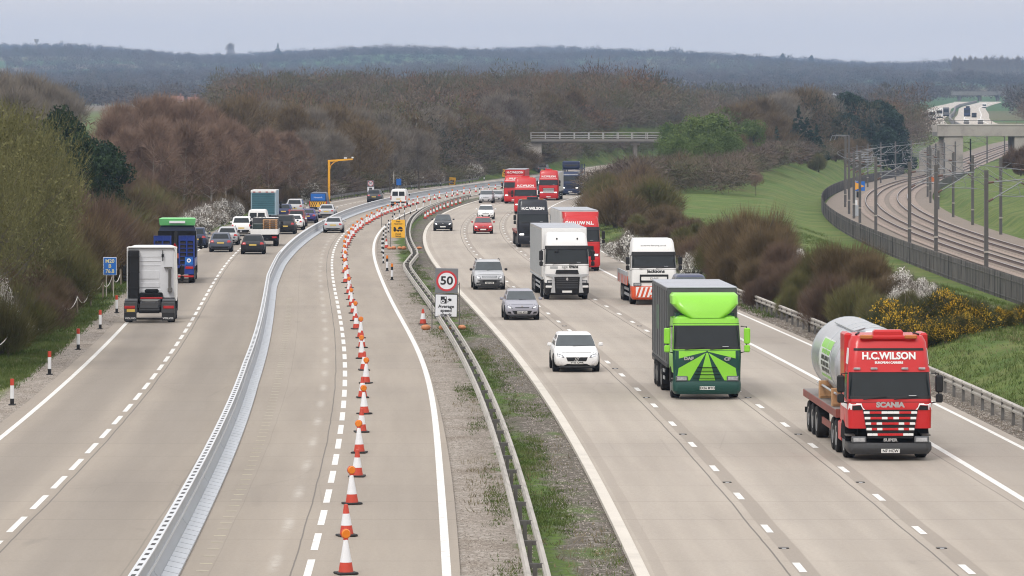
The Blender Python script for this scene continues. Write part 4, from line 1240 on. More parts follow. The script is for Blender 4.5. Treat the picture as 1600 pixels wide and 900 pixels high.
# small signs further along the left verge
sx, sy = float(R0(588))-18.4, 588.0
t = thing('speed_limit_sign', 'small distant 50 sign on the left verge beyond the yellow camera mast', 'road sign', (sx, sy, gz(sx, sy)))
b = MB(); legs(b, -0.5, 0.5, 1.6); b.build('frame', M_STEELD, t)
b = MB(); b.box(-0.46, 0.46, -0.03, 0, 1.25, 2.15); pl = b.build('limit_plate', M_SIGNG, t)
disc(0, 0.33, -0.031, 1.70, M_SIGNW, pl, 'white_disc'); disc(0.31, 0.39, -0.035, 1.70, M_SIGNR, pl, 'red_ring'); text('50', 0.42, M_SIGNK, pl, (0, -0.042, 1.70), bold=0.008)
b = MB(); b.box(-0.46, 0.46, -0.03, 0, 0.50, 1.22); pl = b.build('camera_plate', M_SIGNW, t)
b = MB(); b.box(-0.2, 0.2, -0.036, -0.03, 0.8, 1.1); b.build('camera_symbol', M_SIGNK, pl)
sx, sy = float(R0(620))-18.9, 620.0
t = thing('steel_mast', 'thin grey steel mast rising from the left verge at the curve', 'mast', (sx, sy, gz(sx, sy)))
b = MB(); b.cyl((0, 0, -0.3), (0, 0, 8.0), 0.10, 0.06, 8); b.box(-0.1, 0.1, -0.06, 0.06, 8.0, 8.25); b.build('pole', M_GALVW, t)
b = MB(); b.box(-0.2, 0.2, -0.35, -0.10, 0.0, 1.2, 0, 0.02); b.build('cabinet', M_DKGREY, t)
sx += 0.75
t = thing('location_sign', 'small blue sign beside the thin grey mast on the far left verge', 'road sign', (sx, sy, gz(sx, sy)))
b = MB(); b.cyl((0, 0.02, -0.2), (0, 0.02, 1.9), 0.04, n=6); b.build('post', M_GALVW, t)
b = MB(); b.box(-0.36, 0.36, -0.03, 0, 1.0, 1.95); b.build('sign_plate', M_SIGNB, t)
for px, py, Y, lab in ((706, 283, 690, 'tilted yellow sign on the outer verge where the road bends'), (789, 270, 753, 'farther yellow sign below the trees left of the red trucks')):
    sx = (px-800)*Y/F
    t = thing('works_sign', lab, 'road sign', (sx, Y, gz(sx, Y)), -0.1)
    zc = EYE+(HORIZON-py)*Y/F-gz(sx, Y)
    b = MB(); legs(b, -0.45, 0.45, zc+0.6); b.build('frame', M_STEELD, t)
    b = MB(); b.box(-0.55, 0.55, -0.03, 0, zc-0.72, zc+0.62); pl = b.build('sign_plate', M_SIGNY, t); pl.rotation_euler = (0, 0.1, 0)
    b = MB(); b.box(-0.3, 0.3, -0.037, -0.03, zc-0.1, zc+0.15); b.box(-0.35, 0.35, -0.037, -0.03, zc-0.45, zc-0.32); b.build('symbol', M_SIGNK, pl)
# yellow camera mast
sx, sy = float(R0(535))-18.3, 535.0
M_YELP = PM('yellow_enamel', (0.78, 0.38, 0.02), 0.4, var=0.08, dirt=0.06)
t = thing('camera_mast', 'yellow speed camera mast with a long arm over the left lanes', 'camera mast', (sx, sy, gz(sx, sy)))
b = MB(); b.box(-0.14, 0.14, -0.14, 0.14, -0.2, 5.35, 0, 0.02); b.box(-0.25, 0.25, -0.25, 0.25, -0.2, 0.12); b.build('pole', M_YELP, t)
b = MB(); b.sweep([(0, 0, 0)], [(0, 0)]) if False else None
b.slab([(-0.14, -0.09, 5.16), (3.0, -0.09, 5.42), (3.0, -0.09, 5.60), (-0.14, -0.09, 5.40)], (0, 0.18, 0)); b.tube([(0.1, 0, 4.2), (0.25, 0, 4.75), (0.7, 0, 5.15), (1.1, 0, 5.26)], 0.06, 6); b.build('arm', M_YELP, t)
b = MB(); b.box(1.9, 2.25, -0.12, 0.12, 5.56, 5.74, 0, 0.02); b.box(2.85, 3.1, -0.1, 0.1, 5.62, 5.80, 0, 0.02); b.build('cameras', M_CWHITE, t)

# post and rope fence along the left verge
t = thing('rope_fence', 'low timber post fence with a sagging pale rope along the left grass', 'fence')
fy = np.arange(150, 262, 9.8)
fp = []
for y in fy:
    o = float(np.interp(y, [150, 180, 240, 262], [-21.9, -21.5, -20.4, -20.2])); x = float(R0(y))+o
    z = gz(x, y); h = 1.0+U(-0.1, 0.1)
    b = MB(); b.cyl((x, y, z-0.3), (x+U(-0.06, 0.06), y, z+h), 0.055, n=7); b.build('post', M_WOODP, t)
    fp.append((x, y, z+h-0.06))
b = MB(); pts = []
for i in range(len(fp)-1):
    for k in range(8):
        s = k/8; p = Vector(fp[i]).lerp(Vector(fp[i+1]), s); p.z -= 0.55*4*s*(1-s)*(0.7+0.3*math.sin(i*2.1)); pts.append(p)
b.tube(pts, 0.022, 5)
for i in (2, 4, 6, 8):
    p = Vector(fp[i]); b.tube([p, p+Vector((0.1, -0.15, -0.25)), p+Vector((0.25, -0.2, -0.1))], 0.025, 4)
b.build('rope', PM('pale_rope', (0.55, 0.53, 0.50), 0.8, var=0.25, scale=5), t)
# reflecting road studs
M_STUD = PM('cast_iron_stud', (0.07, 0.065, 0.06), 0.6)
b = MB()
b.box(-0.12, 0.12, -0.11, 0.11, 0.0, 0.022, 0, 0.006); b.box(-0.05, 0.05, -0.12, -0.10, 0.006, 0.02, 1)
st = b.build('road_stud', [M_STUD, M_SIGNW])
first = True
for off in (3.60, 7.25):
    for y in np.arange(97.8, 215, 18.0):
        o = st if first else st.copy()
        if not first: COL.objects.link(o)
        first = False
        o.location = (float(R0(y))+off, y, 0.004)
        tag(o, 'small dark road stud set between the dashes of the right carriageway', 'road stud', 'road studs in the lane lines')
# ------------------------------------------------------------------ vehicles
M_GLASS = PM('tinted_windscreen', (0.014, 0.018, 0.020), 0.10, var=0.35, scale=1.5, spec=0.35)
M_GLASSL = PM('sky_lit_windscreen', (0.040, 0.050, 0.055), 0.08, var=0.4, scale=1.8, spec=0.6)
M_TYRE = PM('tyre_rubber', (0.015, 0.015, 0.016), 0.85, var=0.2, dirt=0.12, spec=0.25)
M_RIM = PM('alloy_rim', (0.42, 0.43, 0.44), 0.35, 0.7, var=0.1)
M_CHROME = PM('bright_metal', (0.62, 0.63, 0.64), 0.22, 0.9, var=0.06)
M_LAMP = PM('headlamp_glass', (0.42, 0.43, 0.45), 0.12, 0.3, var=0.85, scale=11, coat=0.7)
M_TAIL = PM('red_tail_lamp', (0.42, 0.012, 0.014), 0.2, var=0.15, scale=8, coat=0.6)
M_PLATEW = PM('white_number_plate', (0.72, 0.72, 0.70), 0.4, var=0.03)
M_PLATEY = PM('yellow_number_plate', (0.62, 0.44, 0.10), 0.4, var=0.03)
M_UNDER = PM('dark_underbody', (0.012, 0.012, 0.013), 0.9, var=0.2, spec=0.15)
M_DASH = PM('dash_and_seam_black', (0.012, 0.012, 0.013), 0.7)  # dull black of the dashboard edge and the gaps between body panels
def headlamp_material(name, strength):
    m, nt, b = newmat(name)
    b.inputs['Base Color'].default_value = (0.8, 0.8, 0.8, 1)
    b.inputs['Emission Color'].default_value = (1.0, 0.97, 0.92, 1)
    b.inputs['Emission Strength'].default_value = strength
    return m
M_LIT = headlamp_material('lit_headlamp', 2.2)
M_LITT = None

def wheel(parent, x, y, r, w, rim_side, dual=False, rim=None):
    b = MB()
    x0, x1 = x-w/2, x+w/2
    b.lathe([(r*0.58, x0+0.01), (r*0.93, x0), (r, x0+0.035), (r, x1-0.035), (r*0.93, x1), (r*0.58, x1-0.01)], 22, 0, 'x', (0, y, r))
    t = b.build('wheel', M_TYRE, parent)
    c = MB()
    xo = x1 if rim_side > 0 else x0
    s = 1 if rim_side > 0 else -1
    c.lathe([(0, xo-s*0.03), (r*0.16, xo-s*0.02), (r*0.30, xo-s*0.07), (r*0.56, xo-s*0.05), (r*0.60, xo-s*0.008), (r*0.50, xo-s*0.02)], 18, 0, 'x', (0, y, r))
    c.build('rim', rim or M_RIM, t)
    return t
def place_vehicle(root, x, y, away, L, rz_extra=0.0):
    h = heading(y)
    if away:      # rear stands at (x, y), nose farther off
        d = Vector((math.sin(h), math.cos(h), 0))
        p = Vector((x, y, 0))+d*L
        root.rotation_euler = (0, 0, PI-h+rz_extra)
    else:
        p = Vector((x, y, 0)); root.rotation_euler = (0, 0, -h+rz_extra)
    root.location = (p.x, p.y, float(roadz(y)))
def gp(px, py):
    """ground point under an image position"""
    return (px-800)*EYE/(py-HORIZON), F*EYE/(py-HORIZON)

def lv(levels, z):
    if z < levels[0][0]: return list(levels[0])
    for a, b in zip(levels, levels[1:]):
        if a[0] <= z <= b[0]:
            t = (z-a[0])/(b[0]-a[0]); return [a[i]+(b[i]-a[i])*t for i in range(5)]
    return list(levels[-1])
def front_patch(levels, zs, frac, e, thick=None):
    """piece of the cab front, wrapped round the corners as far as frac of its perimeter"""
    rows = []
    for z in zs:
        _, hw, y0, y1, r = lv(levels, z)
        R = rrect(hw+e, y0-e, y1, r, z, 6)
        k = int(round(frac)); rows.append(R[1+k:len(R)-1-k])
    return rows
from mathutils.bvhtree import BVHTree
def bake(o):
    """apply the modifiers of o"""
    dg = bpy.context.evaluated_depsgraph_get(); dg.update()
    me = bpy.data.meshes.new_from_object(o.evaluated_get(dg)); me.name = o.data.name
    o.modifiers.clear(); o.data = me
    bm = bmesh.new(); bm.from_mesh(me); t = BVHTree.FromBMesh(bm); bm.free()
    return t
def decal(bvh, q, mat, name, parent, side=-1, e=0.006, n=5, m=3, fallback=0.0):
    """thin sheet lying on the body; q = four (x, z) corners, cast from the front (-1) or the back (+1)"""
    rows = []
    for j in range(m+1):
        v = j/m; r = []
        for i in range(n+1):
            u = i/n
            x = (q[0][0]*(1-u)+q[1][0]*u)*(1-v)+(q[3][0]*(1-u)+q[2][0]*u)*v
            z = (q[0][1]*(1-u)+q[1][1]*u)*(1-v)+(q[3][1]*(1-u)+q[2][1]*u)*v
            h = bvh.ray_cast(Vector((x, side*20.0, z)), Vector((0, -side, 0)))[0]
            r.append((x, (h.y if h is not None else fallback)+side*e, z))
        rows.append(r)
    b = MB(); b.loft(rows, False, 0, False, False)
    return b.build(name, mat, parent, smooth=60)
M_HOUS = PM('dark_lamp_housing', (0.10, 0.105, 0.115), 0.15, 0.2, var=0.3, scale=12, coat=0.7)
M_DRL = PM('bright_lamp_reflector', (0.80, 0.81, 0.84), 0.15, 0.4, var=0.1)
CAR_STYLES = {
    # L, W, H, hood rear y, screen top y, roof rear y, glass rear base y, hood z, belt z, roof inset
    'hatch': (4.05, 1.74, 1.48, 0.95, 1.75, 3.45, 3.92, 0.93, 0.98, 0.24),
    'saloon': (4.60, 1.80, 1.43, 1.25, 2.05, 3.25, 3.95, 0.92, 0.95, 0.26),
    'suv': (4.50, 1.86, 1.70, 1.10, 1.75, 4.05, 4.38, 1.06, 1.10, 0.20),
    'mpv': (4.30, 1.80, 1.62, 0.80, 1.65, 3.85, 4.20, 1.00, 1.06, 0.20),
    'estate': (4.60, 1.80, 1.47, 1.20, 1.95, 4.05, 4.48, 0.92, 0.97, 0.25),
}
def ring_section(hw, zb, zm, zs, zc, tuck=0.10, crown=0.55):
    half = [(0, zb), (hw-tuck-0.06, zb), (hw-tuck*0.35, zb+0.09), (hw, zm), (hw-0.025, zs-0.10), (hw-0.10, zs), (hw*crown, (zs+zc*2)/3), (0, zc)]
    return half
def car(style, col, label, px, py, away=False, detail=1, face='plain', wscale=1.0, plate=None, rack=False, tail='side', two_tone=None, group=None, lit=False, glass=None, off=None):
    L, W, Ht, yh, ys, yr, yg, zh, zb_, ins = CAR_STYLES[style]
    W *= wscale
    hw = W/2
    x, y = gp(px, py)
    root = thing('car', label, 'car', group=group)
    P = paint('car_paint_'+col[0], col[1])
    gm = glass or M_GLASS
    trim = two_tone or M_BLKP
    # ---- lower shell: cross sections from nose to tail
    st = [(0.00, 0.80, 0.34, 0.48, 0.60, 0.62), (0.05, 0.88, 0.24, 0.50, 0.66, 0.69), (0.16, 0.94, 0.21, 0.50, zh-0.20, zh-0.15), (0.38, 0.985, 0.20, 0.52, zh-0.10, zh-0.04), (yh*0.75, 1.0, 0.20, 0.54, zh-0.02, zh+0.035), (yh+0.15, 1.0, 0.20, 0.56, zb_-0.02, zh+0.06),
          (L*0.5, 1.0, 0.20, 0.58, zb_, zb_+0.02), (L*0.78, 1.0, 0.20, 0.58, zb_+0.01, zb_+0.03), (yg, 0.985, 0.22, 0.58, zb_+0.0, zb_+0.02)]
    if style == 'saloon': st += [(L-0.28, 0.96, 0.24, 0.58, zb_+0.0, zb_+0.04), (L-0.06, 0.90, 0.28, 0.56, zb_-0.06, zb_+0.0), (L, 0.84, 0.36, 0.54, 0.78, 0.82)]
    else: st += [(L-0.10, 0.955, 0.25, 0.58, zb_-0.05, zb_-0.03), (L-0.02, 0.91, 0.30, 0.56, 0.84, 0.86), (L, 0.86, 0.36, 0.54, 0.72, 0.74)]
    rings = []
    for yy, f, zb, zm, zs, zc in st:
        half = ring_section(hw*f, zb, zm, zs, zc)
        rings.append([(p[0], yy, p[1]) for p in half]+[(-p[0], yy, p[1]) for p in half[-2:0:-1]])
    b = MB(); b.loft(rings)
    body = b.build('body', P, root, smooth=50)
    sub = body.modifiers.new('smooth', 'SUBSURF'); sub.levels = 1; sub.render_levels = 1
    bvh = bake(body)
    # ---- cabin
    hb = hw-0.09; hr = hw-ins-0.02
    r0 = rrect(hb, yh+0.02, yg+0.03, 0.16, zb_-0.06); r1 = rrect(hr, ys, yr, 0.14, Ht-0.05); r2 = rrect(hr-0.10, ys+0.16, yr-0.12, 0.16, Ht)
    rm = [tuple(a[i]*0.5+c[i]*0.5+(0.02*(1 if a[0] > 0 else -1) if i == 0 else 0) for i in range(3)) for a, c in zip(r0, r1)]
    b = MB(); b.loft([r0, rm, r1, r2]); b.build('roof', P, root, smooth=40)
    # ---- glass, 8 mm proud of the cabin shell
    e = 0.008
    def lerp(a, c, t): return a+(c-a)*t
    b0, b1 = zb_+0.0, Ht-0.05
    def sx(t): return lerp(hb, hr, t)+0.02*4*t*(1-t)
    t0, t1 = 0.14, 0.94
    def fr(t): return lerp(yh+0.02, ys, t)
    def rr(t): return lerp(yg+0.03, yr, t)
    z0, z1 = zb_-0.06, Ht-0.05
    clev = [(z0, hb, yh+0.02, yg+0.03, 0.16), (lerp(z0, z1, 0.5), lerp(hb, hr, 0.5)+0.02, lerp(yh+0.02, ys, 0.5), lerp(yg+0.03, yr, 0.5), 0.15), (z1, hr, ys, yr, 0.14)]
    b = MB(); b.loft(front_patch(clev, [lerp(z0, z1, t) for t in (t0, 0.5, t1)], 2, 0.008), False, 0, False, False); ws = b.build('windscreen', M_GLASSL if not away else gm, root, smooth=60)
    if detail and not away:
        d_ = MB(); 
        d_.tube([(-0.1, fr(0.16)-0.03, lerp(z0, z1, 0.15)), (0.5, fr(0.22)-0.03, lerp(z0, z1, 0.17))], 0.012, 4); d_.build('wiper', M_BLKP, ws)
    q = []
    for t in (0.22, 0.9):
        w_ = sx(t)-0.12
        q.append([(-w_, rr(t)+e, lerp(z0, z1, t)), (w_, rr(t)+e, lerp(z0, z1, t))])
    b = MB(); b.loft(q, False, 0, False, False); b.build('rear_window', gm, root)
    cuts = [(0.14, 0.50), (0.53, 0.88)] if style != 'suv' and style != 'mpv' else [(0.12, 0.42), (0.45, 0.70), (0.73, 0.93)]
    for s in (-1, 1):
        for a, c in cuts:
            pts = []
            for (u, t) in ((a, 0.16), (c, 0.16), (c, 0.90), (a, 0.90)):
                yy = lerp(fr(t)+0.10, rr(t)-0.10, u); pts.append((s*(sx(t)+e), yy, lerp(z0, z1, t)))
            b = MB(); b.add(pts, [(0, 1, 2, 3)]); b.build('side_window', gm, root)
    # ---- wheels in dark arches
    wr = 0.33 if style != 'suv' else 0.37
    for yy in (0.78, L-0.78):
        for s in (-1, 1):
            b = MB(); b.lathe([(0.0, s*(hw+0.002)), (wr+0.055, s*(hw+0.002)), (wr+0.055, s*(hw-0.25)), (0.0, s*(hw-0.25))], 20, 0, 'x', (0, yy, wr+0.01)); b.build('wheel_arch', M_UNDER, root)
            wheel(root, s*(hw-0.095), yy, wr, 0.22, s)
    b = MB(); b.box(-hw*0.82, hw*0.82, 0.25, L-0.25, 0.16, 0.30); b.build('underbody', M_UNDER, root)
    # ---- front
    def nose(xx, z):   # rough y of the front surface
        return 0.02+0.16*(abs(xx)/hw)**3+max(0, z-0.60)*0.5
    zo = zh-0.93
    for s in (-1, 1):
        hl = decal(bvh, [(s*hw*0.54, 0.575+zo*0.6), (s*hw*0.90, 0.64+zo*0.6), (s*hw*0.89, 0.76+zo*0.8), (s*hw*0.60, 0.68+zo*0.8)], M_HOUS, 'headlight', root)
        decal(bvh, [(s*hw*0.62, 0.605+zo*0.6), (s*hw*0.82, 0.645+zo*0.6), (s*hw*0.82, 0.71+zo*0.8), (s*hw*0.65, 0.67+zo*0.8)], M_LIT if lit else M_DRL, 'lamp_reflector', hl, e=0.011)
        b = MB(); b.box(min(s*(hw+0.02), s*(hw+0.20)), max(s*(hw+0.02), s*(hw+0.20)), yh+0.32, yh+0.42, zb_+0.0, zb_+0.14, 0, 0.03); b.build('wing_mirror', P if face != 'suv' else M_BLKP, root)
        decal(bvh, [(s*hw*0.62, 0.33), (s*hw*0.84, 0.35), (s*hw*0.84, 0.44), (s*hw*0.66, 0.43)], M_BLKP if face != 'sport' else M_DRL, 'fog_lamp', root)
    zp = 0.40
    if face == 'suv':
        decal(bvh, [(-hw*0.93, 0.26), (hw*0.93, 0.26), (hw*0.93, 0.62), (-hw*0.93, 0.62)], M_DKGREY, 'bumper', root, n=10, e=0.02)
        g = decal(bvh, [(-hw*0.45, 0.70), (hw*0.45, 0.70), (hw*0.47, 0.83), (-hw*0.47, 0.83)], M_BLKP, 'grille', root)
        for k in range(2): decal(bvh, [(-hw*0.44, 0.73+k*0.05), (hw*0.44, 0.73+k*0.05), (hw*0.44, 0.75+k*0.05), (-hw*0.44, 0.75+k*0.05)], M_CHROME, 'grille_bar', g, e=0.012)
        decal(bvh, [(-hw*0.45, 0.44), (hw*0.45, 0.44), (hw*0.45, 0.57), (-hw*0.45, 0.57)], M_BLKP, 'lower_intake', root, e=0.026)
        for s in (-1, 1): disc(0, 0.06, -0.03+bvh.ray_cast(Vector((s*hw*0.70, -20, 0.5)), Vector((0, 1, 0)))[0].y, 0.50, M_LAMP, root, 'fog_lamp', s*hw*0.70, 14)
        zp = 0.42
    elif face == 'sport':
        g = decal(bvh, [(-hw*0.40, 0.44), (hw*0.40, 0.44), (hw*0.47, 0.60), (-hw*0.47, 0.60)], M_BLKP, 'grille', root)
        disc(0.045, 0.07, bvh.ray_cast(Vector((0, -20, 0.53)), Vector((0, 1, 0)))[0].y-0.012, 0.53, M_CHROME, g, 'front_badge', 0, 20)
        decal(bvh, [(-0.13, 0.46), (-0.10, 0.46), (0.13, 0.60), (0.10, 0.60)], M_CHROME, 'grille_bar', g, e=0.012)
        decal(bvh, [(-hw*0.66, 0.23), (hw*0.66, 0.23), (hw*0.42, 0.34), (-hw*0.42, 0.34)], M_BLKP, 'lower_intake', root, n=8)
        zp = 0.385
    else:
        decal(bvh, [(-hw*0.38, 0.61+zo), (hw*0.38, 0.61+zo), (hw*0.42, 0.655+zo), (-hw*0.42, 0.655+zo)], M_BLKP, 'grille', root)
        decal(bvh, [(-hw*0.44, 0.30), (hw*0.44, 0.30), (hw*0.58, 0.48), (-hw*0.58, 0.48)], M_BLKP, 'lower_intake', root, n=8)
        disc(0, 0.055, bvh.ray_cast(Vector((0, -20, 0.68+zo)), Vector((0, 1, 0)))[0].y-0.006, 0.68+zo, M_CHROME, root, 'front_badge', 0, 16)
    if py > 440 and not away:
        decal(bvh, [(-hw*0.88, zh-0.165), (hw*0.88, zh-0.165), (hw*0.88, zh-0.150), (-hw*0.88, zh-0.150)], M_DASH, 'bonnet_gap', root, n=12, m=1, e=0.004)
        decal(bvh, [(-hw*0.80, 0.20), (hw*0.80, 0.20), (hw*0.74, 0.27), (-hw*0.74, 0.27)], M_BLKP, 'bumper_lip', root, n=10, m=1, e=0.005)
    yp = bvh.ray_cast(Vector((0, -20, zp)), Vector((0, 1, 0)))[0].y-(0.035 if face == 'suv' else 0.014)
    b = MB(); b.box(-0.26, 0.26, yp-0.012, yp, zp-0.055, zp+0.055, 0, 0.004); pl = b.build('number_plate', M_PLATEW, root)
    if plate and not away: text(plate, 0.105, M_SIGNK, pl, (0, yp-0.016, zp), bold=0.003)
    # ---- rear
    for s in (-1, 1):
        if tail == 'high': q = [(s*hw*0.72, zb_-0.26), (s*hw*0.93, zb_-0.24), (s*hw*0.88, zb_-0.04), (s*hw*0.74, zb_-0.05)]
        else: q = [(s*hw*0.58, zb_-0.24), (s*hw*0.94, zb_-0.22), (s*hw*0.91, zb_-0.05), (s*hw*0.62, zb_-0.07)]
        decal(bvh, q, M_TAIL, 'tail_light', root, 1, 0.012, fallback=L-0.2)
    decal(bvh, [(-hw*0.88, 0.30), (hw*0.88, 0.30), (hw*0.80, 0.44), (-hw*0.80, 0.44)], M_BLKP, 'rear_bumper_trim', root, 1, 0.01, 8, fallback=L-0.2)
    if tail == 'high': decal(bvh, [(-hw*0.92, 0.40), (hw*0.92, 0.40), (hw*0.90, 0.56), (-hw*0.90, 0.56)], M_BLKP, 'rear_bumper_trim', root, 1, 0.012, 8, fallback=L-0.2)
    decal(bvh, [(-0.27, 0.66), (0.27, 0.66), (0.27, 0.77), (-0.27, 0.77)], M_PLATEY, 'rear_number_plate', root, 1, 0.016, fallback=L)
    if rack:
        b = MB()
        for s in (-1, 1): b.tube([(s*(hr-0.03), ys+0.25, Ht), (s*(hr-0.03), ys+0.4, Ht+0.07), (s*(hr-0.03), yr-0.3, Ht+0.07), (s*(hr-0.03), yr-0.15, Ht)], 0.022, 5)
        b.build('roof_rails', M_DKGREY, root)
    place_vehicle(root, x, y, away, L)
    return root
WHITE = ('white', (0.76, 0.76, 0.76)); SILVER = ('silver', (0.44, 0.45, 0.47)); GREY = ('lilac_grey', (0.30, 0.30, 0.345)); BLACK = ('black', (0.012, 0.013, 0.016)); RED = ('red', (0.42, 0.022, 0.024))
NAVY = ('navy', (0.018, 0.028, 0.085)); PURPLE = ('purple_blue', (0.035, 0.035, 0.165)); DKRED = ('dark_red', (0.15, 0.028, 0.030)); STEELB = ('steel_blue_grey', (0.085, 0.10, 0.135)); DKBLUE = ('dark_blue', (0.015, 0.030, 0.075)); DKGREY = ('dark_grey', (0.045, 0.048, 0.052))
car('hatch', WHITE, 'white hatchback alone in the lane nearest the central reserve', 901.5, 582, face='sport', plate='YY15 CWR', wscale=1.05)
car('hatch', GREY, 'lilac grey hatchback following the white hatchback', 816, 500.5, plate='DY62 MVH')
car('suv', SILVER, 'silver four wheel drive car with roof rails and dark bumper', 765, 453, face='suv', plate='HJ54 LKE', rack=True)
car('hatch', BLACK, 'black hatchback alone in the lane beside the central reserve far up the curve', 692, 361, lit=True)
car('hatch', RED, 'bright red hatchback in the middle lane with headlights on', 755, 365.5, lit=True)
car('hatch', WHITE, 'white car directly behind the red hatchback in the middle lane', 759, 343)
car('mpv', SILVER, 'pale silver people carrier near the front of the far bunch beside the central reserve', 759, 317.5)
car('saloon', SILVER, 'silver saloon tucked behind the pale people carrier on the curve', 775, 315.5)
# leaving vehicles on the left
car('hatch', STEELB, 'blue grey hatchback in the left lane, closest car behind the blue truck', 344.5, 394, True)
car('estate', SILVER, 'silver estate car with roof rails ahead of the blue grey hatchback', 355, 383, True, rack=True)
car('suv', WHITE, 'white compact four wheel drive car with raised tail lamps in the left lane', 377, 369, True, tail='high')
car('hatch', BLACK, 'dark hatchback in the right lane beside the temporary steel barrier', 395, 397.5, True, wscale=1.04)
car('suv', BLACK, 'black four wheel drive car ahead of the flatbed truck', 445, 366, True)
car('saloon', WHITE, 'white saloon in the right lane ahead of a black four wheel drive', 459, 359.5, True)
car('mpv', DKRED, 'dark red people carrier in the queue next to the steel barrier', 463, 354.5, True)
car('saloon', PURPLE, 'violet blue saloon next to the barrier ahead of the dark red car', 480, 349, True)
car('hatch', NAVY, 'navy hatchback in the left lane beyond the teal box truck', 443, 341, True)
car('suv', SILVER, 'silver four wheel drive car in the left lane before the chevron van', 460, 335.5, True)
car('saloon', SILVER, 'silver saloon leading the right lane beside the barrier curve', 509.5, 341, True)
car('saloon', SILVER, 'silver saloon alone inside the roadworks lane between barrier and cones', 520.5, 364, True)
car('mpv', DKGREY, 'dark grey car alone past the yellow camera mast', 584, 316.5, True)
car('mpv', DKBLUE, 'dark car half hidden on the hard edge beside the blue truck', 305, 388, True)
car('suv', DKGREY, 'dark distant car on the left carriageway behind the red lorries', 847, 276, True)

